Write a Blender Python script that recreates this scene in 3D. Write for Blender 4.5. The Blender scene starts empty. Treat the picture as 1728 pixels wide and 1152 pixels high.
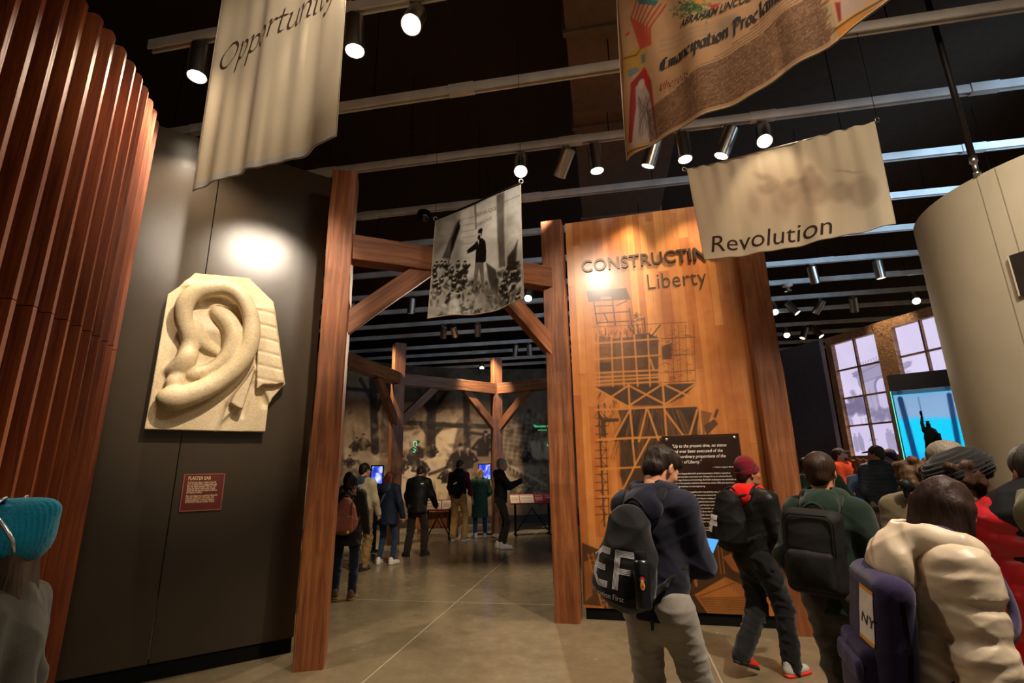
import bpy, bmesh, math, random
import numpy as np
from mathutils import Vector, Matrix
from mathutils.bvhtree import BVHTree
SC = bpy.context.scene
COL = SC.collection
# ---------------------------------------------------------------- camera, world, main lights, exposure
FPX, PITCH, ROLL, CAMZ = 842.0, math.radians(14.58), math.radians(-1.04), 1.58
cam = bpy.data.cameras.new('camera'); cam.sensor_width = 36.0; cam.lens = FPX/1728*36.0
cam.clip_start = .05; cam.clip_end = 200
camo = bpy.data.objects.new('camera', cam); COL.objects.link(camo); SC.camera = camo
_c, _s = math.cos(ROLL), math.sin(ROLL); _cp, _sp = math.cos(PITCH), math.sin(PITCH)
_rt = Vector((_c, -_s*_sp, _s*_cp)); _up = Vector((-_s, -_c*_sp, _c*_cp)); _fw = Vector((0, _cp, _sp))
camo.matrix_world = Matrix(((_rt.x, _up.x, -_fw.x, 0), (_rt.y, _up.y, -_fw.y, 0), (_rt.z, _up.z, -_fw.z, CAMZ), (0, 0, 0, 1)))
SC.view_settings.view_transform = 'Standard'; SC.view_settings.look = 'None'
SC.view_settings.gamma = 1; SC.view_settings.use_curve_mapping = False
SC.view_settings.exposure = 1.08
wd = bpy.data.worlds.new('hall_ambience'); SC.world = wd; wd.use_nodes = True
wd.node_tree.nodes['Background'].inputs[0].default_value = (1.0, .80, .58, 1)
wd.node_tree.nodes['Background'].inputs[1].default_value = .085

def ray(px, py):
    x = (px-864)/FPX; y = -(py-576)/FPX
    x, y = _c*x-_s*y, _s*x+_c*y
    return Vector((x, _cp-y*_sp, _sp+y*_cp))
def at(px, py, Y):
    d = ray(px, py); return Vector((0, 0, CAMZ))+d*(Y/d.y)
def onz(px, py, z=0.):
    d = ray(px, py); return Vector((0, 0, CAMZ))+d*((z-CAMZ)/d.z)
def area_light(name, loc, target, size, power, col, sizey=None):
    l = bpy.data.lights.new(name, 'AREA'); l.energy = power; l.color = col; l.size = size
    if sizey: l.shape = 'RECTANGLE'; l.size_y = sizey
    if name.startswith('glazed'): l.spread = math.radians(70)
    o = bpy.data.objects.new(name, l); COL.objects.link(o); o.location = loc
    o.rotation_euler = (Vector(target)-Vector(loc)).to_track_quat('-Z', 'Y').to_euler(); return o
def spot_light(name, loc, target, power, angle, col=(1, .82, .62), blend=.5, r=.04, parent=None):
    l = bpy.data.lights.new(name, 'SPOT'); l.energy = power; l.color = col
    l.spot_size = math.radians(angle); l.spot_blend = blend; l.shadow_soft_size = r
    o = bpy.data.objects.new(name, l); COL.objects.link(o)
    M = (Vector(target)-Vector(loc)).to_track_quat('-Z', 'Y').to_matrix().to_4x4(); M.translation = Vector(loc)
    if parent is not None:
        o.parent = parent; o.matrix_parent_inverse = parent.matrix_world.inverted()
    o.matrix_world = M; return o
WARM = (1, .84, .66)
# added overhead fill without a lamp body, and the daylight that comes in from the glazed side
area_light('hall_fill', (2.3, 1.5, 5.4), (2.3, 2.7, 0), 2.2, 62, WARM, 1.2)
area_light('glazed_front_daylight', (8.6, 2.9, 5.2), (5.2, 8.0, 5.55), 2.2, 58, (.42, .68, 1.0))
spot_light('banner_fill', (-.6, .9, 5.42), (-1.75, 3.0, 4.6), 120, 50, WARM, .8, .08)  # three added spots without fixtures, to brighten the banners
spot_light('banner_fill', (1.4, 1.3, 5.42), (2.65, 4.2, 4.1), 130, 30, WARM, .8, .08)
spot_light('banner_fill', (-.1, 2.1, 5.42), (-.4, 4.6, 3.6), 70, 30, WARM, .8, .08)
spot_light('curved_wall_fill', (2.9, .9, 5.42), (4.7, 3.6, 2.9), 240, 60, (1, .9, .76), .9, .1)  # added spot that lifts the curved wall, no fixture of its own
# the row of track lamps just above the picture: one on the ear, two on the wood panel
spot_light('ear_lamp', (-.456, 2.337, 5.42), (-2.66, 4.75, 2.9), 500, 34, WARM, .7, .05)
spot_light('panel_lamp', (0, 2.357, 5.42), (1.25, 5.9, 3.0), 260, 40, WARM, .7, .05)
spot_light('panel_lamp', (1.825, 2.045, 5.42), (1.9, 5.75, 2.8), 260, 40, WARM, .7, .05)
spot_light('visitor_fill', (2.9, 1.0, 5.42), (1.6, 3.6, .8), 560, 66, WARM, .8, .08)  # added broad spot to brighten the visitors and floor

# ---------------------------------------------------------------- materials
def lin(h):
    if not isinstance(h, str): return tuple(h)
    h = h.lstrip('#'); v = [int(h[i:i+2], 16)/255 for i in (0, 2, 4)]
    return tuple(c/12.92 if c <= .04045 else ((c+.055)/1.055)**2.4 for c in v)
def s2l(a):
    a = np.clip(a, 0, 1); return np.where(a <= .04045, a/12.92, ((a+.055)/1.055)**2.4)
class NT:
    def __init__(s, name):
        s.m = bpy.data.materials.new(name); s.m.use_nodes = True; s.t = s.m.node_tree; s.b = s.t.nodes['Principled BSDF']
    def n(s, typ, **kw):
        nd = s.t.nodes.new(typ)
        for k, v in kw.items():
            if k in nd.inputs: nd.inputs[k].default_value = v
            else: setattr(nd, k, v)
        return nd
    def l(s, a, b): s.t.links.new(a, b)
    def coords(s, scale=(1, 1, 1), kind='Object'):
        tc = s.n('ShaderNodeTexCoord'); mp = s.n('ShaderNodeMapping'); mp.inputs['Scale'].default_value = scale
        s.l(tc.outputs[kind], mp.inputs['Vector']); return mp.outputs['Vector']
    def ramp(s, fac, stops):
        r = s.n('ShaderNodeValToRGB'); e = r.color_ramp.elements
        while len(e) < len(stops): e.new(.5)
        for el, (p, c) in zip(e, stops): el.position = p; el.color = (*lin(c), 1)
        s.l(fac, r.inputs['Fac']); return r.outputs['Color']
    def mix(s, fac, a, b, mode='MIX'):
        m = s.n('ShaderNodeMix', data_type='RGBA', blend_type=mode)
        for i, v in ((0, fac), (6, a), (7, b)):
            if hasattr(v, 'is_linked'): s.l(v, m.inputs[i])
            elif isinstance(v, (int, float)): m.inputs[i].default_value = v
            else: m.inputs[i].default_value = (*lin(v), 1)
        return m.outputs[2]
    def bump(s, h, strength, dist=.01):
        b = s.n('ShaderNodeBump'); b.inputs['Strength'].default_value = strength; b.inputs['Distance'].default_value = dist
        s.l(h, b.inputs['Height']); s.l(b.outputs['Normal'], s.b.inputs['Normal'])
    def base(s, c):
        if hasattr(c, 'is_linked'): s.l(c, s.b.inputs['Base Color'])
        else: s.b.inputs['Base Color'].default_value = (*lin(c), 1)
MC = {}
def plain(name, col, rough=.6, metal=0, var=.12, scale=9., bump=0., spec=.5, bscale=None, coat=0):
    if name in MC: return MC[name]
    t = NT(name); v = t.coords()
    nz = t.n('ShaderNodeTexNoise', Scale=scale, Detail=4); t.l(v, nz.inputs['Vector'])
    c = lin(col); a = tuple(min(1, x*(1-var)) for x in c); b = tuple(min(1, x*(1+var)) for x in c)
    t.base(t.ramp(nz.outputs['Fac'], [(.3, a), (.7, b)]))
    t.b.inputs['Roughness'].default_value = rough; t.b.inputs['Metallic'].default_value = metal
    t.b.inputs['Specular IOR Level'].default_value = spec; t.b.inputs['Coat Weight'].default_value = coat
    if bump:
        n2 = t.n('ShaderNodeTexNoise', Scale=bscale or scale*6, Detail=3); t.l(v, n2.inputs['Vector']); t.bump(n2.outputs['Fac'], bump)
    MC[name] = t.m; return t.m
def fab(col, rough=.9, knit=0, spec=.15):          # woven or knitted cloth
    name = 'cloth_%s_%d_%d' % (col, int(rough*100), knit)
    if name in MC: return MC[name]
    t = NT(name); v = t.coords(); c = lin(col)
    nz = t.n('ShaderNodeTexNoise', Scale=7, Detail=5); t.l(v, nz.inputs['Vector'])
    t.base(t.ramp(nz.outputs['Fac'], [(.3, tuple(x*.82 for x in c)), (.7, tuple(min(1, x*1.15) for x in c))]))
    t.b.inputs['Roughness'].default_value = rough; t.b.inputs['Specular IOR Level'].default_value = spec
    if rough > .7: t.b.inputs['Sheen Weight'].default_value = .15
    n2 = t.n('ShaderNodeTexNoise', Scale=220 if not knit else 120, Detail=2); t.l(v, n2.inputs['Vector']); t.bump(n2.outputs['Fac'], (.25 if rough > .6 else .04) if not knit else .5, .004)
    MC[name] = t.m; return t.m
def skin(col='c98d6c'):
    name = 'skin_'+col
    if name in MC: return MC[name]
    t = NT(name); v = t.coords(); c = lin(col)
    nz = t.n('ShaderNodeTexNoise', Scale=22, Detail=4); t.l(v, nz.inputs['Vector'])
    t.base(t.ramp(nz.outputs['Fac'], [(.3, (c[0]*.92, c[1]*.85, c[2]*.82)), (.7, c)]))
    t.b.inputs['Roughness'].default_value = .5; t.b.inputs['Subsurface Weight'].default_value = .08
    t.b.inputs['Subsurface Radius'].default_value = (.02, .008, .005); MC[name] = t.m; return t.m
def hair(col):
    name = 'hair_'+col
    if name in MC: return MC[name]
    t = NT(name); v = t.coords((60, 60, 7)); c = lin(col)
    nz = t.n('ShaderNodeTexNoise', Scale=2.2, Detail=4, Distortion=.6); t.l(v, nz.inputs['Vector'])
    t.base(t.ramp(nz.outputs['Fac'], [(.3, tuple(x*.5 for x in c)), (.7, tuple(min(1, x*1.5) for x in c))]))
    t.b.inputs['Roughness'].default_value = .55; t.b.inputs['Specular IOR Level'].default_value = .25; t.bump(nz.outputs['Fac'], .5, .006); MC[name] = t.m; return t.m
def emit(name, col, strength):
    if name in MC: return MC[name]
    t = NT(name); t.base('101010'); t.b.inputs['Emission Color'].default_value = (*lin(col), 1); t.b.inputs['Emission Strength'].default_value = strength
    MC[name] = t.m; return t.m
def painted(name, rough=.85, em=0, spec=.2, weave=0, trans=0, coat=0):
    """surface printed from the mesh's own colour attribute"""
    if name in MC: return MC[name]
    t = NT(name); a = t.n('ShaderNodeVertexColor', layer_name='Col')
    t.l(a.outputs['Color'], t.b.inputs['Base Color']); t.b.inputs['Roughness'].default_value = rough; t.b.inputs['Specular IOR Level'].default_value = spec
    t.b.inputs['Coat Weight'].default_value = coat; t.b.inputs['Coat Roughness'].default_value = .2
    if em:
        t.l(a.outputs['Color'], t.b.inputs['Emission Color']); t.b.inputs['Emission Strength'].default_value = em
        t.b.inputs['Specular IOR Level'].default_value = .5
    if weave:
        n2 = t.n('ShaderNodeTexNoise', Scale=160, Detail=2); t.l(t.coords(), n2.inputs['Vector']); t.bump(n2.outputs['Fac'], .25, .004)
    if trans:
        tr = t.n('ShaderNodeBsdfTranslucent'); t.l(a.outputs['Color'], tr.inputs['Color'])
        mx = t.n('ShaderNodeMixShader'); mx.inputs[0].default_value = trans
        t.l(t.b.outputs[0], mx.inputs[1]); t.l(tr.outputs[0], mx.inputs[2]); t.l(mx.outputs[0], t.t.nodes['Material Output'].inputs['Surface'])
    MC[name] = t.m; return t.m
def timber_mat(name, dark, mid, light, gl=.55, knots=1):
    if name in MC: return MC[name]
    t = NT(name); v = t.coords((16, 16, .9))
    oi = t.n('ShaderNodeObjectInfo'); ad = t.n('ShaderNodeVectorMath', operation='ADD'); t.l(v, ad.inputs[0])
    mu = t.n('ShaderNodeVectorMath', operation='SCALE'); mu.inputs['Scale'].default_value = 37; t.l(oi.outputs['Random'], mu.inputs[0]); t.l(mu.outputs[0], ad.inputs[1])
    nz = t.n('ShaderNodeTexNoise', Scale=1.3, Detail=8, Roughness=.62, Distortion=.8); t.l(ad.outputs[0], nz.inputs['Vector'])
    c = t.ramp(nz.outputs['Fac'], [(.33, dark), (.5, mid), (.67, light)])
    v2 = t.coords((3, 3, 1.4)); vo = t.n('ShaderNodeTexVoronoi', Scale=1.0); t.l(v2, vo.inputs['Vector'])
    kn = t.ramp(vo.outputs['Distance'], [(.05, (1, 1, 1)), (.22, (0, 0, 0))])
    c2 = t.mix(kn, c, tuple(x*.3 for x in lin(dark))) if knots else c
    n3 = t.n('ShaderNodeTexNoise', Scale=1.1, Detail=3); t.l(t.coords((1, 1, .5)), n3.inputs['Vector'])
    gr = t.ramp(n3.outputs['Fac'], [(.35, (.45, .4, .36)), (.62, (1, 1, 1))])
    t.base(t.mix(.75, c2, gr, 'MULTIPLY'))
    t.b.inputs['Roughness'].default_value = gl; t.bump(nz.outputs['Fac'], .5, .012); MC[name] = t.m; return t.m
TIMBER = timber_mat('rough_timber', '6a3816', '915226', 'ab6d38')
TIMBER_OLD = timber_mat('old_timber', '63371a', '89532c', '9c683c')
DARKWALL = plain('charcoal_wall_paint', '3a3126', .22, var=.05, scale=3, bump=.06, bscale=400, spec=.45)
BLACK = plain('black_paint', '0b0a09', .8, spec=.15)
CEIL = plain('black_ceiling', '3a2e24', .9, spec=.1)
DUCT = plain('dark_duct_metal', '6a5646', .6, spec=.3)
STEEL = plain('brushed_steel', 'b9b4ac', .28, 1, var=.06, scale=4)
RAILM = plain('grey_rail_paint', 'cfcac3', .45, 0, var=.2, scale=2.5, spec=.4)
# ---------------------------------------------------------------- mesh helpers
def link(name, me, mat=None, parent=None):
    o = bpy.data.objects.new(name, me); COL.objects.link(o)
    if mat is not None and not me.materials: me.materials.append(mat)
    if parent is not None: o.parent = parent
    return o
def tag(o, label=None, cat=None, group=None, kind=None):
    if label: o['label'] = label
    if cat: o['category'] = cat
    if group: o['group'] = group
    if kind: o['kind'] = kind
    return o
def thing(name, loc, label, cat, rz=0, group=None):
    o = bpy.data.objects.new(name, None); COL.objects.link(o); o.location = loc; o.rotation_euler = (0, 0, rz); o.empty_display_size = .1
    bpy.context.view_layer.update(); return tag(o, label, cat, group)
def raw(name, V, Fs, smooth=False):
    me = bpy.data.meshes.new(name); me.from_pydata([tuple(v) for v in V], [], [tuple(f) for f in Fs]); me.update()
    if smooth: me.polygons.foreach_set('use_smooth', [True]*len(me.polygons))
    return me
def fast_mesh(name, V, Q, smooth=True):
    me = bpy.data.meshes.new(name); V = np.asarray(V, np.float32); Q = np.asarray(Q, np.int32)
    me.vertices.add(len(V)); me.vertices.foreach_set('co', V.ravel())
    k = Q.shape[1]; me.loops.add(Q.size); me.loops.foreach_set('vertex_index', Q.ravel())
    me.polygons.add(len(Q)); me.polygons.foreach_set('loop_start', np.arange(0, Q.size, k, dtype=np.int32))
    me.update(calc_edges=True); me.polygons.foreach_set('use_smooth', np.full(len(Q), smooth)); return me
class MB:
    def __init__(s): s.v = []; s.f = []
    def add(s, V, Fs):
        n = len(s.v); s.v += [tuple(v) for v in V]; s.f += [tuple(i+n for i in f) for f in Fs]; return s
    def box(s, lo, hi, M=None):
        x0, y0, z0 = lo; x1, y1, z1 = hi
        V = [Vector(p) for p in ((x0, y0, z0), (x1, y0, z0), (x1, y1, z0), (x0, y1, z0), (x0, y0, z1), (x1, y0, z1), (x1, y1, z1), (x0, y1, z1))]
        if M is not None: V = [M@v for v in V]
        return s.add(V, [(0, 3, 2, 1), (4, 5, 6, 7), (0, 1, 5, 4), (1, 2, 6, 5), (2, 3, 7, 6), (3, 0, 4, 7)])
    def lathe(s, prof, n=24, M=None, caps=True):
        V = []; Fs = []
        for r, z in prof:
            for i in range(n):
                a = 2*math.pi*i/n; v = Vector((r*math.cos(a), r*math.sin(a), z)); V.append(M@v if M is not None else v)
        for j in range(len(prof)-1):
            for i in range(n):
                a = j*n+i; b = j*n+(i+1) % n; Fs.append((a, b, b+n, a+n))
        if caps: Fs.append(tuple(range(n))[::-1]); Fs.append(tuple(range((len(prof)-1)*n, len(prof)*n)))
        return s.add(V, Fs)
    def tube(s, pts, r, n=8):
        pts = [Vector(p) for p in pts]; V = []; Fs = []; rr = r if isinstance(r, (list, tuple)) else [r]*len(pts)
        for j, p in enumerate(pts):
            d = (pts[min(j+1, len(pts)-1)]-pts[max(j-1, 0)]).normalized()
            a = d.orthogonal().normalized() if j == 0 else (pa-d*pa.dot(d)).normalized()
            pa = a; b = d.cross(a)
            for i in range(n): t = 2*math.pi*i/n; V.append(p+(a*math.cos(t)+b*math.sin(t))*rr[j])
        for j in range(len(pts)-1):
            for i in range(n):
                x = j*n+i; y = j*n+(i+1) % n; Fs.append((x, y, y+n, x+n))
        Fs.append(tuple(range(n))[::-1]); Fs.append(tuple(range((len(pts)-1)*n, len(pts)*n)))
        return s.add(V, Fs)
    def build(s, name, mat, parent=None, smooth=False, bevel=0, M=None):
        me = raw(name, s.v, s.f, smooth)
        if bevel:
            bm = bmesh.new(); bm.from_mesh(me); bmesh.ops.bevel(bm, geom=bm.edges[:], offset=bevel, segments=2, affect='EDGES', clamp_overlap=True); bm.to_mesh(me); bm.free()
        o = link(name, me, mat, parent)
        if M is not None: o.matrix_world = M
        return o
def smooth_by_angle(o, deg=40):
    me = o.data; me.polygons.foreach_set('use_smooth', [True]*len(me.polygons))
    bm = bmesh.new(); bm.from_mesh(me)
    for e in bm.edges:
        if len(e.link_faces) == 2 and e.calc_face_angle(0) > math.radians(deg): e.smooth = False
    bm.to_mesh(me); bm.free()
def frame(o, x, y=None, z=None):
    """4x4 from origin and axes"""
    x = Vector(x).normalized()
    if z is None: z = x.cross(Vector(y)).normalized()
    z = Vector(z).normalized(); y = z.cross(x).normalized(); x = y.cross(z)
    return Matrix(((x.x, y.x, z.x, o[0]), (x.y, y.y, z.y, o[1]), (x.z, y.z, z.z, o[2]), (0, 0, 0, 1)))
def text_mesh(s, size, extrude=0, shear=0, align='LEFT', spacing=1, line=1, bold=0):
    c = bpy.data.curves.new('lettering', 'FONT'); c.body = s; c.size = size; c.extrude = extrude; c.shear = shear; c.align_x = align
    c.space_character = spacing; c.space_line = line; c.offset = bold; c.resolution_u = 4
    o = bpy.data.objects.new('lettering', c); COL.objects.link(o); bpy.context.view_layer.update()
    me = bpy.data.meshes.new_from_object(o.evaluated_get(bpy.context.evaluated_depsgraph_get()))
    bpy.data.objects.remove(o); bpy.data.curves.remove(c); me.materials.clear(); return me
def warp(me, fn, maxlen=None):
    if maxlen:
        bm = bmesh.new(); bm.from_mesh(me)
        for _ in range(5):
            es = [e for e in bm.edges if e.calc_length() > maxlen]
            if not es: break
            bmesh.ops.subdivide_edges(bm, edges=es, cuts=1); bmesh.ops.triangulate(bm, faces=[f for f in bm.faces if len(f.verts) > 4])
        bm.to_mesh(me); bm.free()
    n = len(me.vertices); a = np.empty(n*3, np.float32); me.vertices.foreach_get('co', a); a = a.reshape(-1, 3)
    me.vertices.foreach_set('co', np.asarray(fn(a), np.float32).ravel()); me.update(); return me
def pen_strokes(strokes, wid, ang=40, step=.04, thin=.22):
    """broad nib lettering: strokes are lists of (x,y); returns V,F of quads"""
    V = []; Fs = []; nx, ny = math.cos(math.radians(ang))*wid/2, math.sin(math.radians(ang))*wid/2
    for st in strokes:
        P = [np.array(p, float) for p in st]
        if len(P) > 2:       # Catmull-Rom
            Q = []; E = [2*P[0]-P[1]]+P+[2*P[-1]-P[-2]]
            for i in range(1, len(E)-2):
                for t in np.linspace(0, 1, 9)[:-1]:
                    a, b, c, d = E[i-1:i+3]; Q.append(.5*((2*b)+(c-a)*t+(2*a-5*b+4*c-d)*t*t+(3*b-a-3*c+d)*t**3))
            Q.append(P[-1]); P = Q
        for i in range(len(P)-1):
            d = P[i+1]-P[i]; L = math.hypot(*d)
            if L < 1e-6: continue
            tx, ty = -d[1]/L*wid*thin/2, d[0]/L*wid*thin/2
            c = abs(d[0]*ny-d[1]*nx)/(L*wid/2)
            ox, oy = (nx, ny) if c > thin else (tx, ty)
            k = len(V)
            V += [(P[i][0]-ox, P[i][1]-oy, 0), (P[i+1][0]-ox, P[i+1][1]-oy, 0), (P[i+1][0]+ox, P[i+1][1]+oy, 0), (P[i][0]+ox, P[i][1]+oy, 0)]
            Fs.append((k, k+1, k+2, k+3))
    return V, Fs
# ---------------------------------------------------------------- painting on fine grids
class Canvas:
    def __init__(s, w, h, nx, ny, bg):
        s.w, s.h, s.nx, s.ny = w, h, nx, ny
        s.X, s.Y = np.meshgrid(np.linspace(0, w, nx), np.linspace(0, h, ny)); s.px = w/nx
        s.c = np.empty((ny, nx, 3)); s.c[:] = bg if not isinstance(bg, str) else [int(bg[i:i+2], 16)/255 for i in (0, 2, 4)]
    def rgb(s, c): return np.array([int(c[i:i+2], 16)/255 for i in (0, 2, 4)]) if isinstance(c, str) else np.array(c, float)
    def put(s, a, c, sl=None):
        if sl is None: s.c += a[..., None]*(s.rgb(c)-s.c)
        else: s.c[sl] += a[..., None]*(s.rgb(c)-s.c[sl])
    def win(s, x0, y0, x1, y1):
        i0 = max(0, int((x0)/s.w*(s.nx-1))-1); i1 = min(s.nx, int((x1)/s.w*(s.nx-1))+3); j0 = max(0, int(y0/s.h*(s.ny-1))-1); j1 = min(s.ny, int(y1/s.h*(s.ny-1))+3)
        return slice(j0, max(j0, j1)), slice(i0, max(i0, i1))
    def ell(s, x, y, rx, ry, c, a=1, soft=None, rot=0):
        soft = soft or s.px; R = max(rx, ry)+soft*2; sl = s.win(x-R, y-R, x+R, y+R); X, Y = s.X[sl]-x, s.Y[sl]-y
        if rot: X, Y = X*math.cos(rot)+Y*math.sin(rot), Y*math.cos(rot)-X*math.sin(rot)
        d = (np.hypot(X/rx, Y/ry)-1)*min(rx, ry); s.put(a*np.clip(.5-d/soft, 0, 1), c, sl)
    def line(s, pts, w, c, a=1, soft=None):
        soft = soft or s.px
        for (x0, y0), (x1, y1) in zip(pts[:-1], pts[1:]):
            m = w+soft*2; sl = s.win(min(x0, x1)-m, min(y0, y1)-m, max(x0, x1)+m, max(y0, y1)+m); X, Y = s.X[sl], s.Y[sl]
            dx, dy = x1-x0, y1-y0; t = np.clip(((X-x0)*dx+(Y-y0)*dy)/(dx*dx+dy*dy+1e-12), 0, 1)
            d = np.hypot(X-x0-t*dx, Y-y0-t*dy)-w/2; s.put(a*np.clip(.5-d/soft, 0, 1), c, sl)
    def poly(s, pts, c, a=1, soft=None):
        soft = soft or s.px; xs = [p[0] for p in pts]; ys = [p[1] for p in pts]
        sl = s.win(min(xs)-soft, min(ys)-soft, max(xs)+soft, max(ys)+soft); X, Y = s.X[sl], s.Y[sl]
        ins = np.zeros(X.shape, bool); D = np.full(X.shape, 1e9); n = len(pts)
        for i in range(n):
            x0, y0 = pts[i]; x1, y1 = pts[(i+1) % n]
            if y0 != y1: ins ^= ((y0 > Y) != (y1 > Y)) & (X < (x1-x0)*(Y-y0)/(y1-y0)+x0)
            dx, dy = x1-x0, y1-y0; t = np.clip(((X-x0)*dx+(Y-y0)*dy)/(dx*dx+dy*dy+1e-12), 0, 1); D = np.minimum(D, np.hypot(X-x0-t*dx, Y-y0-t*dy))
        s.put(a*np.clip(.5-np.where(ins, -D, D)/soft, 0, 1), c, sl)
    def noise(s, scale, amp, seed=0, oct=4, sx=1, sy=1):
        rng = np.random.default_rng(seed); N = np.zeros(s.X.shape)
        for o in range(oct):
            f = scale*2**o; gx, gy = int(s.w*f*sx)+3, int(s.h*f*sy)+3; G = rng.uniform(-1, 1, (gy, gx))
            u = s.X*f*sx; v = s.Y*f*sy; i = np.minimum(u.astype(int), gx-2); j = np.minimum(v.astype(int), gy-2); a = u-i; b = v-j; a = a*a*(3-2*a); b = b*b*(3-2*b)
            N += (G[j, i]*(1-a)*(1-b)+G[j, i+1]*a*(1-b)+G[j+1, i]*(1-a)*b+G[j+1, i+1]*a*b)/2**o
        s.last = N; s.c += amp*N[..., None]; return N
    def figure(s, x, y, h, body, face=None, w=.32, rng=random):
        """standing person silhouette, feet at (x,y)"""
        s.poly([(x-w*h*.42, y), (x-w*h*.5, y+h*.55), (x-w*h*.42, y+h*.8), (x, y+h*.87), (x+w*h*.42, y+h*.8), (x+w*h*.5, y+h*.55), (x+w*h*.42, y)], body, soft=h*.04)
        s.ell(x, y+h*.93, h*.065, h*.08, face or body, soft=h*.03)
        if face: s.ell(x, y+h*.985, h*.07, h*.04, body, soft=h*.03)
    def mesh(s, name, P, mat, parent=None):
        """P(x,y)->3d arrays on the canvas rectangle"""
        V = P(s.X.ravel(), s.Y.ravel()); i = np.arange(s.nx-1); j = np.arange(s.ny-1); I, J = np.meshgrid(i, j); a = (J*s.nx+I).ravel()
        me = fast_mesh(name, V, np.stack([a, a+1, a+1+s.nx, a+s.nx], 1))
        at_ = me.color_attributes.new('Col', 'FLOAT_COLOR', 'POINT'); cc = np.ones((s.ny*s.nx, 4), np.float32); cc[:, :3] = s2l(s.c.reshape(-1, 3)); at_.data.foreach_set('color', cc.ravel())
        return link(name, me, mat, parent)
def proj_x(p):
    v = Vector(p)-Vector((0, 0, CAMZ)); return 864+FPX*v.dot(_rt)/v.dot(_fw)
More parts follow.
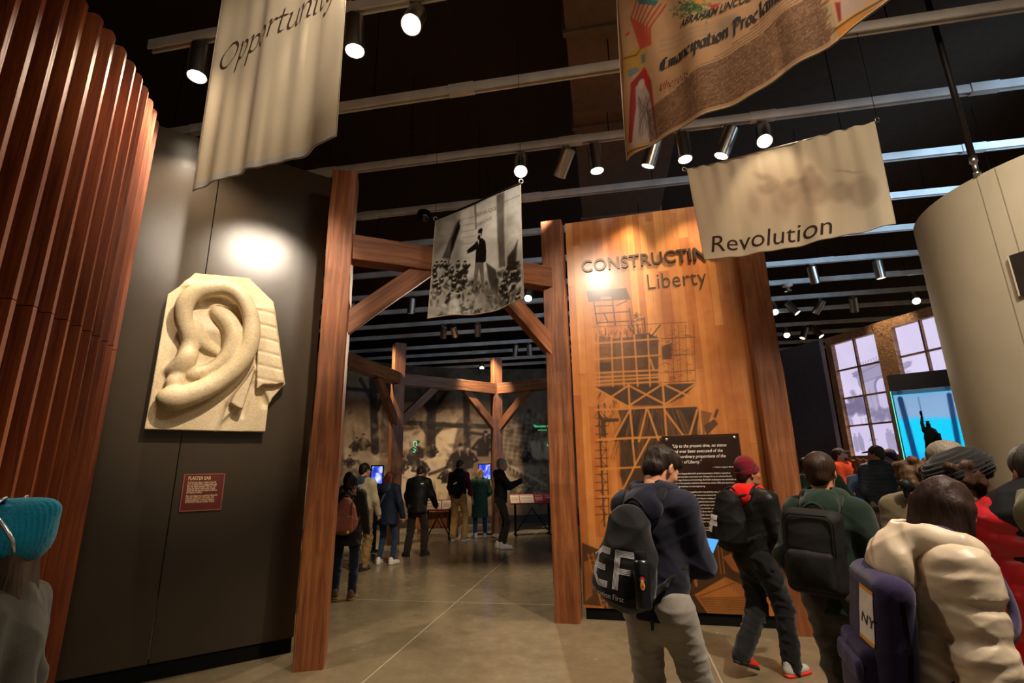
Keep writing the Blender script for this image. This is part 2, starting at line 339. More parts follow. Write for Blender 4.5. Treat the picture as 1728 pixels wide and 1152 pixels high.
# ---------------------------------------------------------------- smooth solids (distance fields meshed with surface nets)
class Sdf:
    def __init__(s, lo, hi, res):
        s.lo = np.array(lo, np.float64); s.res = res
        n = [int(math.ceil((hi[i]-lo[i])/res))+1 for i in range(3)]
        s.ax = [np.float32(lo[i])+np.arange(n[i], dtype=np.float32)*np.float32(res) for i in range(3)]
        s.d = np.full(n, 1.0, np.float32)
    def _sl(s, lo, hi):
        o = []
        for i in range(3):
            a = max(0, int((lo[i]-s.lo[i])/s.res)-1); b = min(s.d.shape[i], int((hi[i]-s.lo[i])/s.res)+3); o.append(slice(a, max(a, b)))
        return tuple(o)
    def grid(s, sl):
        return s.ax[0][sl[0]][:, None, None], s.ax[1][sl[1]][None, :, None], s.ax[2][sl[2]][None, None, :]
    def put(s, fn, lo, hi, k=.02, sub=False):
        sl = s._sl([a-k-2*s.res for a in lo], [a+k+2*s.res for a in hi])
        if any(q.stop <= q.start for q in sl): return s
        v = fn(*s.grid(sl)); a = s.d[sl]
        if not sub:
            h = np.maximum(k-np.abs(a-v), 0)/k; s.d[sl] = np.minimum(a, v)-h*h*k*.25
        else:
            v = -v; h = np.maximum(k-np.abs(a-v), 0)/k; s.d[sl] = np.maximum(a, v)+h*h*k*.25
        return s
    def cap(s, a, b, ra, rb=None, k=.02, flat=None, f=1., quilt=None, sub=False):
        a = np.array(a, float); b = np.array(b, float); rb = ra if rb is None else rb; R = max(ra, rb)*max(1, f); L = b-a; LL = float(L@L)+1e-12
        ln = math.sqrt(LL)
        if flat is not None: nrm = np.array(flat, float); nrm /= np.linalg.norm(nrm)
        def fn(X, Y, Z):
            x, y, z = X-a[0], Y-a[1], Z-a[2]; tr = (x*L[0]+y*L[1]+z*L[2])/LL; t = np.clip(tr, 0, 1)
            x, y, z = x-t*L[0], y-t*L[1], z-t*L[2]; q = x*x+y*y+z*z
            if flat is not None:
                c = x*nrm[0]+y*nrm[1]+z*nrm[2]; q = q-c*c+(c/f)**2
            r = ra+(rb-ra)*t
            if quilt: r = r+quilt[1]*(np.sqrt(np.abs(np.sin(math.pi*(tr*ln/quilt[0]+(quilt[2] if len(quilt) > 2 else 0)))))-.6)
            return ((np.sqrt(q)-r)*min(1, f)).astype(np.float32)
        m = R+(abs(quilt[1]) if quilt else 0)
        return s.put(fn, np.minimum(a, b)-m, np.maximum(a, b)+m, k, sub)
    def ell(s, c, r, R=None, k=.02, sub=False):
        c = np.array(c, float); r = np.array(r, float) if not isinstance(r, (int, float)) else np.array([r]*3, float)
        M = np.array(R, float) if R is not None else np.eye(3)       # columns = local axes
        def fn(X, Y, Z):
            x, y, z = X-c[0], Y-c[1], Z-c[2]
            p = [(x*M[0, i]+y*M[1, i]+z*M[2, i]) for i in range(3)]
            k0 = np.sqrt(sum((p[i]/r[i])**2 for i in range(3))); k1 = np.sqrt(sum((p[i]/r[i]**2)**2 for i in range(3)))+1e-9
            return (k0*(k0-1)/k1).astype(np.float32)
        m = r.max(); return s.put(fn, c-m, c+m, k, sub)
    def box(s, c, h, R=None, rnd=.02, k=.02, sub=False, bulge=0):
        c = np.array(c, float); h = np.array(h, float); M = np.array(R, float) if R is not None else np.eye(3)
        def fn(X, Y, Z):
            x, y, z = X-c[0], Y-c[1], Z-c[2]
            p = [(x*M[0, i]+y*M[1, i]+z*M[2, i]) for i in range(3)]
            q = [np.abs(p[i])-(h[i]-rnd) for i in range(3)]
            o = np.sqrt(sum(np.maximum(v, 0)**2 for v in q))+np.minimum(np.maximum(np.maximum(q[0], q[1]), q[2]), 0)-rnd
            if bulge: o = o-bulge*np.clip(1-(p[0]/h[0])**2, 0, 1)*np.clip(1-(p[2]/h[2])**2, 0, 1)
            return o.astype(np.float32)
        m = np.linalg.norm(h)+bulge; return s.put(fn, c-m, c+m, k, sub)
    def cut(s, p, n, k=.008):
        p = np.array(p, float); n = np.array(n, float); n /= np.linalg.norm(n); X, Y, Z = s.grid((slice(None),)*3)
        v = ((X-p[0])*n[0]+(Y-p[1])*n[1]+(Z-p[2])*n[2]).astype(np.float32); h = np.maximum(k-np.abs(s.d-v), 0)/k
        s.d = np.maximum(s.d, v)+h*h*k*.25; return s
    def nets(s):
        d = s.d; ins = d < 0; n = d.shape; cnt = np.zeros([m-1 for m in n], np.int8); C = [(i, j, k) for i in (0, 1) for j in (0, 1) for k in (0, 1)]
        for i, j, k in C: cnt += ins[i:n[0]-1+i, j:n[1]-1+j, k:n[2]-1+k]
        act = (cnt > 0) & (cnt < 8); I, J, K = np.nonzero(act); idx = np.full(act.shape, -1, np.int32); idx[I, J, K] = np.arange(len(I))
        acc = np.zeros((len(I), 3)); num = np.zeros(len(I))
        for ax in range(3):
            for u in (0, 1):
                for v in (0, 1):
                    o = [0, 0, 0]; o[(ax+1) % 3] = u; o[(ax+2) % 3] = v; e = list(o); e[ax] = 1
                    va = d[I+o[0], J+o[1], K+o[2]]; vb = d[I+e[0], J+e[1], K+e[2]]; m = (va < 0) != (vb < 0)
                    t = va[m]/(va[m]-vb[m]); P = np.tile(np.array(o, float), (m.sum(), 1)); P[:, ax] = t; acc[m] += P; num[m] += 1
        V = s.lo+(np.stack([I, J, K], 1)+acc/np.maximum(num, 1)[:, None])*s.res
        Qs = []
        for ax in range(3):
            b, c = (ax+1) % 3, (ax+2) % 3
            A = [slice(None)]*3; B = [slice(None)]*3; A[ax] = slice(0, -1); B[ax] = slice(1, None)
            for q in (b, c): A[q] = slice(1, -1); B[q] = slice(1, -1)
            ia = ins[tuple(A)]; m = np.nonzero(ia != ins[tuple(B)]); fl = ia[m]; g = [m[0], m[1], m[2]]; g[b] = g[b]+1; g[c] = g[c]+1
            def cell(db, dc):
                h = list(g); h[b] = h[b]+db; h[c] = h[c]+dc; return idx[h[0], h[1], h[2]]
            Q = np.stack([cell(-1, -1), cell(0, -1), cell(0, 0), cell(-1, 0)], 1); Q[~fl] = Q[~fl][:, ::-1]; Qs.append(Q)
        Q = np.concatenate(Qs); Q = Q[(Q >= 0).all(1)]; return V, Q
def relax(V, Q, it=1, lam=.5):
    for _ in range(it):
        acc = np.zeros_like(V); num = np.zeros(len(V))
        for i in range(4):
            a, b = Q[:, i], Q[:, (i+1) % 4]
            np.add.at(acc, a, V[b]); np.add.at(num, a, 1); np.add.at(acc, b, V[a]); np.add.at(num, b, 1)
        V = V+lam*(acc/np.maximum(num, 1)[:, None]-V)
    return V
def vnorm(V, Q):
    n = np.cross(V[Q[:, 2]]-V[Q[:, 0]], V[Q[:, 3]]-V[Q[:, 1]]); N = np.zeros_like(V)
    for i in range(4): np.add.at(N, Q[:, i], n)
    return N/(np.linalg.norm(N, axis=1)[:, None]+1e-12)
def folds(amp, freq=24, seed=0, zs=1.):
    r = np.random.default_rng(seed); D = r.normal(size=(5, 3)); D /= np.linalg.norm(D, axis=1)[:, None]; D[:, 2] = D[:, 2]*zs; ph = r.uniform(0, 6.28, (5, 2))
    def fn(V):
        o = np.zeros(len(V))
        for i in range(5):
            w = V@D[(i+2) % 5]*freq*.45+ph[i, 0]; o += (1-np.abs(np.sin(V@D[i]*freq*.5*(1+.2*i)+1.3*np.sin(w)+ph[i, 1])))**2-.35
        return amp*o/1.6
    return fn
def ribs(amp, n, c=(0, 0)):                          # knitted ribs round a vertical axis
    return lambda V: amp*np.cos(np.arctan2(V[:, 1]-c[1], V[:, 0]-c[0])*n)
def solid(S, name, mat, parent=None, disp=None, off=None, it=1):
    V, Q = S.nets()
    V = relax(V, Q, it)
    if disp is not None: V = V+vnorm(V, Q)*disp(V)[:, None]
    if off is not None: V = V-np.array(off)
    return link(name, fast_mesh(name, V, Q), mat, parent)
# ---------------------------------------------------------------- people
def rot(yaw=0, pitch=0, roll=0):                     # pitch > 0 looks down
    return np.array(Matrix.Rotation(yaw, 3, 'Z')@Matrix.Rotation(-pitch, 3, 'X')@Matrix.Rotation(roll, 3, 'Y'))
def ik(a, b, l1, l2, pole):
    a = np.array(a, float); b = np.array(b, float); d = b-a; L = np.linalg.norm(d); u = d/L
    if L > (l1+l2)*.995: b = a+u*(l1+l2)*.995; L = (l1+l2)*.995
    x = (l1*l1-l2*l2+L*L)/(2*L); h = math.sqrt(max(l1*l1-x*x, 0)); p = np.array(pole, float); p = p-u*(p@u); p /= np.linalg.norm(p)
    return a+u*x+p*h, b
D2 = math.radians
class Person:
    def __init__(s, label, x, y, H, yaw, lean=0, side=0, head=(0, 0, 0), lh=None, rh=None, lf=(-.1, 0), rf=(.1, 0), lift=(0, 0), res=.014, shw=1., epole=(0, -1, -.3), fit=1., toe=(8, -8), hands=(True, True), group=None):
        k = s.k = H/1.75; s.H = H; s.res = res; s.fit = fit
        s.root = thing('person', (x, y, 0), label, 'person', D2(yaw), group); s.x, s.y, s.yaw = x, y, D2(yaw)
        s.t = np.array([math.sin(D2(side)), math.sin(D2(lean)), math.cos(D2(lean))]); s.t /= np.linalg.norm(s.t)
        s.r = np.array([1, 0, 0.])-s.t*s.t[0]; s.r /= np.linalg.norm(s.r); s.fw = np.cross(s.t, s.r)
        low = min(math.sqrt(max(.2, (.87*k)**2-(f[0]-sx*.09*k)**2-f[1]**2))+.085*k+l for f, l, sx in ((lf, lift[0], -1), (rf, lift[1], 1)))
        s.pel = np.array([0, 0, min(.955*k, low+.02)])
        s.chest = s.pel+s.t*.33*k; s.neck = s.pel+s.t*.53*k
        s.head_R = rot(D2(head[1]), D2(head[0]), D2(head[2])); hp = D2(head[0])
        s.hb = s.neck+s.t*.035*k+s.fw*.012*k
        s.hc = s.hb+s.head_R@np.array([0, .012, .125])*k
        sh = .178*k*shw; s.sh = [s.neck-s.t*.065*k+s.r*sh*q for q in (-1, 1)]; s.hip = [s.pel-np.array([0, 0, .03*k])+np.array([.092*k*q, 0, 0]) for q in (-1, 1)]
        s.wr = []; s.el = []; s.kn = []; s.an = []; s.toe = []
        for i, (q, h) in enumerate(((-1, lh), (1, rh))):
            tgt = np.array(h, float) if h is not None else s.sh[i]+np.array([q*.055, .03, -.53])*k
            p = np.array(epole, float); p[0] += q*.45
            e, w = ik(s.sh[i], tgt, .285*k, .26*k, p); s.el.append(e); s.wr.append(w)
        for i, (f, l, q) in enumerate(((lf, lift[0], -1), (rf, lift[1], 1))):
            a = np.array([f[0], f[1], .085*k+l]); kn, an = ik(s.hip[i], a, .435*k, .435*k, (q*.12, 1, 0)); s.kn.append(kn); s.an.append(an); s.toe.append(D2(toe[i]))
        s.lift = lift; s.hands = hands; s.parts = {}
    def bounds(s, pad=.16):
        P = np.array(s.sh+s.el+s.wr+s.kn+s.an+[s.hc, s.pel]); return P.min(0)-pad, P.max(0)+pad
    def sdf(s, lo=None, hi=None, res=None, pad=.24):
        a, b = s.bounds(pad); a[2] = max(a[2], -.01)
        if lo is not None: a[2] = lo
        if hi is not None: b[2] = hi
        return Sdf(a, b, res or s.res)
    def mk(s, S, name, mat, disp=None, parent=None, it=1):
        o = solid(S, name, mat, parent or s.root, disp, it=it); s.parts[name] = o; return o
    # ---- skin: one continuous body
    def body(s, col='c98d6c', face=True, eyes=False):
        k = s.k; R = s.head_R; hl = lambda *p: s.hc+R@(np.array(p)*k)
        S = Sdf(s.hc-.19*k, s.hc+.17*k, min(.0055, s.res*.5))
        S.ell(hl(0, -.012, .032), np.array((.074, .094, .084))*k, R, .02).ell(hl(0, .022, -.028), np.array((.062, .07, .09))*k, R, .03)
        S.ell(hl(0, .058, -.088), np.array((.036, .03, .026))*k, R, .04)
        S.cap(hl(-.036, .078, .026), hl(.036, .078, .026), .012*k, k=.02)
        S.cap(hl(0, .088, .02), hl(0, .108, -.026), .007*k, .0125*k, k=.014)
        for q in (-1, 1):
            S.ell(hl(q*.031, .098, .008), .013*k, k=.016, sub=True); S.ell(hl(q*.031, .077, .008), .0125*k, k=.006)
            S.ell(hl(q*.04, .066, -.02), np.array((.02, .02, .018))*k, R, .03)
            S.ell(hl(q*.077, -.008, -.006), np.array((.011, .02, .033))*k, R@rot(q*.35), .008); S.ell(hl(q*.086, -.002, -.002), np.array((.006, .009, .017))*k, R, .008, sub=True)
            S.cap(hl(q*.008, .098, -.034), hl(q*.01, .098, -.032), .008*k, k=.01)
        S.cap(hl(-.02, .086, -.058), hl(.02, .086, -.058), .0085*k, k=.01); S.cap(hl(-.018, .086, -.07), hl(.018, .086, -.07), .0085*k, k=.01); S.cap(hl(-.022, .1, -.064), hl(.022, .1, -.064), .004*k, k=.006, sub=True)
        S.cap(hl(0, -.025, -.06), s.neck-s.t*.02*k, .056*k, .062*k, k=.03)
        V, Q = S.nets(); V = relax(V, Q); Vs, Qs = [V], [Q]; nv = len(V)
        # trunk and limbs under the clothes
        S = s.sdf(res=.024, pad=.12)
        S.cap(s.neck+s.t*.05*k, s.neck-s.t*.05*k, .052*k, .06*k, k=.03)
        S.cap(s.pel, s.chest-s.t*.05*k, .12*k, .12*k, k=.05, flat=s.fw, f=.7).cap(s.chest-s.t*.05*k, s.chest+s.t*.08*k, .13*k, .12*k, k=.05, flat=s.fw, f=.68)
        S.cap(s.sh[0], s.sh[1], .05*k, k=.05)
        for i in (0, 1):
            S.cap(s.sh[i], s.el[i], .048*k, .038*k, k=.03).cap(s.el[i], s.wr[i], .037*k, .027*k, k=.02)
            S.cap(s.hip[i], s.kn[i], .078*k, .052*k, k=.04).cap(s.kn[i], s.an[i], .052*k, .034*k, k=.02)
            f = np.array([math.sin(-s.toe[i]), math.cos(s.toe[i]), 0]); S.cap(s.an[i]-f*.02*k-np.array([0, 0, .04*k]), s.an[i]+f*.12*k-np.array([0, 0, .05*k]), .032*k, .026*k, k=.02)
        V, Q = S.nets(); V = relax(V, Q); Vs.append(V); Qs.append(Q+nv); nv += len(V)
        for i in (0, 1):
            if s.hands[i]:
                V, Q = s.hand(i); Vs.append(V); Qs.append(Q+nv); nv += len(V)
        o = link('body', fast_mesh('body', np.concatenate(Vs), np.concatenate(Qs)), skin(col), s.root); s.parts['body'] = o
        if eyes:
            for q in (-1, 1):
                S = Sdf(hl(q*.031, .084, .008)-.014, hl(q*.031, .084, .008)+.014, .003); S.ell(hl(q*.031, .0835, .008), .0082*k, k=.002); solid(S, 'eye', plain('dark_eye', '1a120e', .15), s.root)
        return s
    grip = {}
    def hand(s, i):
        k = s.k; w = s.wr[i]; q = -1 if i == 0 else 1; d = w-s.el[i]; d /= np.linalg.norm(d); g = s.grip.get(i, {})
        if 'dir' in g: d = np.array(g['dir'], float); d /= np.linalg.norm(d)
        n = np.array(g.get('palm', (-q, .15, 0)), float); n = n-d*(n@d); n /= np.linalg.norm(n)     # palm side
        a = np.cross(n, d)*1.0; th = np.array(g.get('thumb', (0, 1, .2)), float)
        if a@th < 0: a = -a
        curl = g.get('curl', .45); S = Sdf(w-.2*k, w+.2*k, .0042)
        P = lambda x, y, z: w+(a*x+d*y+n*z)*k                       # x towards the thumb, y along the hand, z palm side
        S.cap(P(0, -.03, 0), P(0, .012, 0), .026*k, .028*k, k=.02, flat=n, f=.75)
        S.cap(P(.012, .03, 0), P(.018, .075, 0), .03*k, .026*k, k=.02, flat=n, f=.5).cap(P(-.014, .03, 0), P(-.018, .072, 0), .028*k, .025*k, k=.02, flat=n, f=.5)
        for j, (x, L) in enumerate(((.031, .07), (.0105, .078), (-.0105, .073), (-.03, .058))):
            p = np.array([x, .085-.006*abs(j-1.2), 0]); ang = 0; r = .0088
            for m in range(3):
                ang += curl*(.75+.18*m+.08*j); q2 = p+np.array([x*.08, math.cos(ang), math.sin(ang)])*L*(.46, .32, .26)[m]; S.cap(P(*p), P(*q2), r*k, (r-.0008)*k, k=.004); p = q2; r -= .0008
        S.cap(P(.026, .018, .004), P(.05, .045, .012), .0125*k, .0105*k, k=.012).cap(P(.05, .045, .012), P(.054, .075, .02+.02*curl), .0103*k, .0085*k, k=.004)
        V, Q = S.nets(); return relax(V, Q), Q
    # ---- clothes
    def trousers(s, mat, r=(.095, .072, .058), fold=.008, hem=.05, seed=1, top=None, name='trousers'):
        k = s.k; z1 = (top if top is not None else s.pel[2]+.1*k); S = s.sdf(lo=-.01, hi=z1+.04, pad=.2)
        S.cap(s.pel-s.t*.05*k, s.pel+s.t*.12*k, .14*k*s.fit, .132*k*s.fit, k=.05, flat=s.fw, f=.74)
        for i in (0, 1):
            u = s.an[i]-s.kn[i]; u /= np.linalg.norm(u); e = s.an[i]+u*(.03-hem)*k
            S.cap(s.hip[i], s.kn[i], r[0]*k, r[1]*k, k=.05).cap(s.kn[i], e, r[1]*k, r[2]*k, k=.03)
            S.ell(s.hip[i]+np.array([0, -.045*k, .01]), np.array((.085, .08, .1))*k*s.fit, k=.05)
        S.cut((0, 0, z1), (0, 0, 1))
        f1 = folds(fold, 34, seed, 1.8)
        def dsp(V):
            w = .45+.55*np.clip(1.25-np.abs(V[:, 2]-min(s.kn[0][2], s.kn[1][2]))/(.3*k), 0, 1)+.6*np.clip((.22*k-V[:, 2])/(.16*k), 0, 1); return f1(V)*w
        return s.mk(S, name, mat, dsp)
    def shoes(s, mat, sole, side=(0, 1), r=.043, seed=2):
        k = s.k
        for i in side:
            f = np.array([-math.sin(s.toe[i]), math.cos(s.toe[i]), 0]); b = s.an[i]-np.array([0, 0, .085*k]); pit = min(.5, s.lift[i]*4); tip = f*math.cos(pit)-np.array([0, 0, math.sin(pit)])
            lo = b-.14*k; hi = b+.26*k; lo[2] = b[2]-.1*k; hi[2] = b[2]+.16*k; u = np.cross((0, 0, 1), f)
            up = np.cross(tip, u)*-1 if np.cross(tip, u)[2] < 0 else np.cross(tip, u)
            S = Sdf(lo, hi, .007); h = b-tip*.05*k+up*.048*k
            S.cap(h, h+tip*.07*k, .042*k, .042*k, k=.02).cap(h+tip*.04*k-up*.004*k, h+tip*.19*k-up*.012*k, r*k, .034*k, k=.03, flat=u, f=1.12).cap(h+up*.0*k, h+up*.045*k+tip*.01*k, .043*k, .045*k, k=.02)
            S.cut(b+up*.02*k, -up); o = solid(S, 'shoe', mat, s.root)
            S = Sdf(lo, hi, .006); S.cap(b-tip*.05*k+up*.014*k, b+tip*.145*k+up*.014*k, .05*k, .045*k, k=.01); S.cut(b+up*.028*k, up); S.cut(b+up*.0015*k, -up); solid(S, 'sole', sole, o)
    def jacket(s, mat, bulk=0., hem=.86, fold=.006, quilt=None, skirt=None, seed=3, name='jacket', sleeve=(.064, .053, .042), hem_r=None, cuff=.0, sides=(0, 1), collar=.0, elastic=False, freq=26):
        k = s.k; b = s.bulk = max(bulk, getattr(s, 'bulk', 0)) if name != 'sweater' else bulk; b = bulk; S = s.sdf(lo=max(-.01, hem*k-.06), pad=.26+b, res=s.res); f = .72
        qt = (quilt[0]*k, quilt[1]) if quilt else None; t = s.t; top = s.neck-t*.03*k
        S.cap(s.pel-t*.1*k, s.pel+t*.14*k, (.15+b)*k*s.fit, (.142+b)*k*s.fit, k=.06, flat=s.fw, f=f+.05, quilt=qt)
        S.cap(s.pel+t*.13*k, s.chest+t*.06*k, (.142+b)*k*s.fit, (.155+b)*k*s.fit, k=.05, flat=s.fw, f=f, quilt=qt)
        S.cap(s.chest+t*.06*k, top-t*.02*k, (.15+b*.6)*k, (.06+b*.3)*k, k=.06, flat=s.fw, f=f)
        S.cap(s.sh[0]+t*.0*k, s.sh[1]+t*.0*k, (.06+b*.6)*k, k=.06).cap(s.sh[0]*.45+s.neck*.55, s.sh[1]*.45+s.neck*.55, (.058+b*.4)*k, k=.05)
        if skirt: S.cap(s.pel, np.array([s.pel[0], s.pel[1], skirt*k]), (.155+b)*k*s.fit, (.19+b)*k*s.fit, k=.05, flat=(0, 1, 0), f=.78)
        if collar:
            for a in range(10):
                a0, a1 = a*.628, (a+1)*.628; p = [s.neck+s.r*math.cos(q)*.07*k+s.fw*math.sin(q)*.068*k-s.fw*.005*k for q in (a0, a1)]; S.cap(p[0], p[0]*.5+p[1]*.5+t*collar*k, .024*k, .018*k, k=.02)
        for i in (0, 1):
            q2 = (qt[0]*.8, qt[1]*.8) if qt else None
            S.cap(s.sh[i], s.el[i], (sleeve[0]+b*.75)*k, (sleeve[1]+b*.7)*k, k=.05, quilt=q2)
            u = s.wr[i]-s.el[i]; u = u/np.linalg.norm(u); S.cap(s.el[i], s.wr[i]+u*(.012-cuff)*k, (sleeve[1]+b*.7)*k, (sleeve[2]+b*.5)*k, k=.04, quilt=q2)
            if elastic: S.cap(s.wr[i]-u*.02*k, s.wr[i]+u*.012*k, .034*k, .033*k, k=.01)
        S.cut((0, 0, hem*k), (0, 0, -1))
        f1 = folds(fold, freq, seed, 1.3)
        def dsp(V):
            d = np.minimum.reduce([np.linalg.norm(V-e, axis=1) for e in s.el]); w = .5+.7*np.exp(-(d/(.13*k))**2)+.35*np.exp(-((V[:, 2]-hem*k-.06)/.09)**2); return f1(V)*w
        return s.mk(S, name, mat, dsp)
    def hood(s, mat, size=1., sag=.12, fold=.006, seed=7, fur=0):
        """hood lying down behind the neck"""
        k = s.k; lo = s.neck-.3*k; hi = s.neck+.26*k; S = Sdf(lo, hi, min(s.res, .011)); t, r, f = s.t, s.r, s.fw
        N = 14
        for a in range(N):
            ps = []
            for j in (0, 1):
                th = math.pi*(-.12+1.24*(a+j)/N); w = math.sin(max(0, min(math.pi, th)))
                ps.append(s.neck+r*math.cos(th)*.092*k*size-f*(w*.092*size-.035)*k+t*(.005+.035*w)*k)
            S.cap(ps[0], ps[1], .036*k*size, k=.03)
        S.ell(s.neck-f*.115*k*size-t*sag*.45*k, np.array((.105, .05, .09))*k*size, np.stack([r, f, t], 1), .05)
        S.ell(s.neck-f*.06*k*size+t*.06*k, np.array((.06, .03, .05))*k*size, np.stack([r, f, t], 1), .02, sub=True)
        return s.mk(S, 'hood', mat, folds(fold+fur, 30 if not fur else 120, seed))
    def lump(s, prims, name, mat, disp=None, res=None, parent=None):
        """free part from capsules given in body coordinates: (a,b,ra,rb[,flat,f])"""
        P = np.array([p for q in prims for p in q[:2]], float); m = max(max(q[2], q[3]) for q in prims)+.04; S = Sdf(P.min(0)-m, P.max(0)+m, res or s.res)
        for q in prims: S.cap(q[0], q[1], q[2], q[3], k=.02, flat=q[4] if len(q) > 4 else None, f=q[5] if len(q) > 5 else 1)
        return s.mk(S, name, mat, disp, parent)
    def hl(s, *p): return s.hc+s.head_R@(np.array(p)*s.k)
    def hair(s, style, col, seed=5):
        k = s.k; R = s.head_R; hl = s.hl; S = Sdf(s.hc-.42*k, s.hc+.2*k, min(s.res, .0075)); amp, fr = .004, 70
        if style in ('short', 'buzz'):
            g = .014 if style == 'short' else .004
            S.ell(hl(0, -.014, .034), np.array((.076+g, .096+g, .086+g))*k, R, .02); S.ell(hl(0, -.055, -.03), np.array((.066, .055+g*.6, .06))*k, R, .02)
            S.ell(hl(0, .075, -.045), np.array((.1, .085, .11))*k, R, .02, sub=True); S.ell(hl(0, .01, -.075), np.array((.12, .075, .07))*k, R, .02, sub=True)
            amp = .004 if style == 'short' else .0015
            if style == 'buzz': fr = 160
        elif style == 'quiff':
            S.ell(hl(0, -.014, .045), np.array((.087, .108, .09))*k, R, .02); S.ell(hl(0, .045, .1), np.array((.06, .06, .034))*k, R, .03); S.ell(hl(0, .09, .075), np.array((.05, .03, .036))*k, R, .03)
            S.ell(hl(0, -.052, -.02), np.array((.075, .064, .072))*k, R, .02)
            S.ell(hl(0, .085, -.05), np.array((.1, .08, .11))*k, R, .02, sub=True); S.ell(hl(0, .02, -.07), np.array((.12, .07, .07))*k, R, .02, sub=True); amp = .005; fr = 95
        elif style in ('long', 'bob'):
            L = .3 if style == 'long' else .13
            S.ell(hl(0, -.014, .034), np.array((.086, .106, .095))*k, R, .02)
            for x in (-.06, -.02, .02, .06):
                S.cap(hl(x, -.06, 0), s.hc+R@(np.array([x*1.2, -.075, 0])*k)-np.array([0, 0, L*k])-s.fw*.03*k, .042*k, .034*k, k=.03)
            for x in (-.075, .075): S.cap(hl(x, .0, 0), hl(x*1.05, -.005, -.12),   .026*k, .022*k, k=.03)
            S.ell(hl(0, .1, -.045), np.array((.066, .085, .11))*k, R, .03, sub=True); amp = .006; fr = 55
        elif style == 'bun':
            S.ell(hl(0, -.014, .034), np.array((.084, .104, .093))*k, R, .02); S.ell(hl(0, -.06, -.03), np.array((.066, .06, .06))*k, R, .03); S.ell(hl(0, -.085, .085), .048*k, R, .02)
            S.ell(hl(0, .1, -.045), np.array((.08, .085, .11))*k, R, .02, sub=True); amp = .005
        elif style == 'curly':
            rr = random.Random(seed); S.ell(hl(0, -.014, .03), np.array((.1, .118, .1))*k, R, .02)
            for _ in range(60):
                a, b = rr.uniform(2.6, 6.8), rr.uniform(-.26, .1); S.ell(hl(math.cos(a)*.1, math.sin(a)*.1-.01, b), rr.uniform(.025, .042)*k, k=.012)
            S.ell(hl(0, .11, -.03), np.array((.066, .08, .1))*k, R, .02, sub=True); amp = .008
        f1 = folds(amp*k, fr, seed, .35); return s.mk(S, 'hair', hair(col), f1)
    def beanie(s, mat, cuffmat=None, low=.0, tall=.03, name='beanie'):
        k = s.k; R = s.head_R; hl = s.hl; S = Sdf(s.hc-.2*k, s.hc+.24*k, .0065); up = R[:, 2]
        S.ell(hl(0, -.012, .035), np.array((.088, .108, .098))*k, R, .02); S.ell(hl(0, -.03, .07+tall), np.array((.07, .08, .07))*k, R, .05)
        S.cut(hl(0, 0, low), -(up*1+R[:, 1]*-.25)); c = hl(0, -.012, 0)
        o = s.mk(S, name, mat, lambda V: ribs(.0022, 46, c)(V)+folds(.004, 26, 3)(V))
        S = Sdf(s.hc-.2*k, s.hc+.2*k, .006); S.ell(hl(0, -.012, .035), np.array((.094, .114, .104))*k, R, .02); n = up-R[:, 1]*.25
        S.cut(hl(0, 0, low), -n); S.cut(hl(0, 0, low+.055), n); s.mk(S, 'hat_cuff', cuffmat or mat, ribs(.0025, 46, c), parent=o); return o
    def cap(s, mat, back=False, name='cap'):
        k = s.k; R = s.head_R; hl = s.hl; q = -1 if back else 1; S = Sdf(s.hc-.22*k, s.hc+.24*k, .0065)
        S.ell(hl(0, -.012, .04), np.array((.085, .104, .09))*k, R, .02); S.cut(hl(0, 0, .035), -R[:, 2])
        o = s.mk(S, name, mat); S = Sdf(s.hc-.22*k, s.hc+.24*k, .006); S.ell(hl(0, q*.1, .04), np.array((.07, .09, .012))*k, R@rot(0, .18*q), .01)
        s.mk(S, 'brim', mat, parent=o); return o
    def W(s, p):                                      # body coordinates to the hall
        c, n = math.cos(s.yaw), math.sin(s.yaw); return Vector((s.x+p[0]*c-p[1]*n, s.y+p[0]*n+p[1]*c, p[2]))
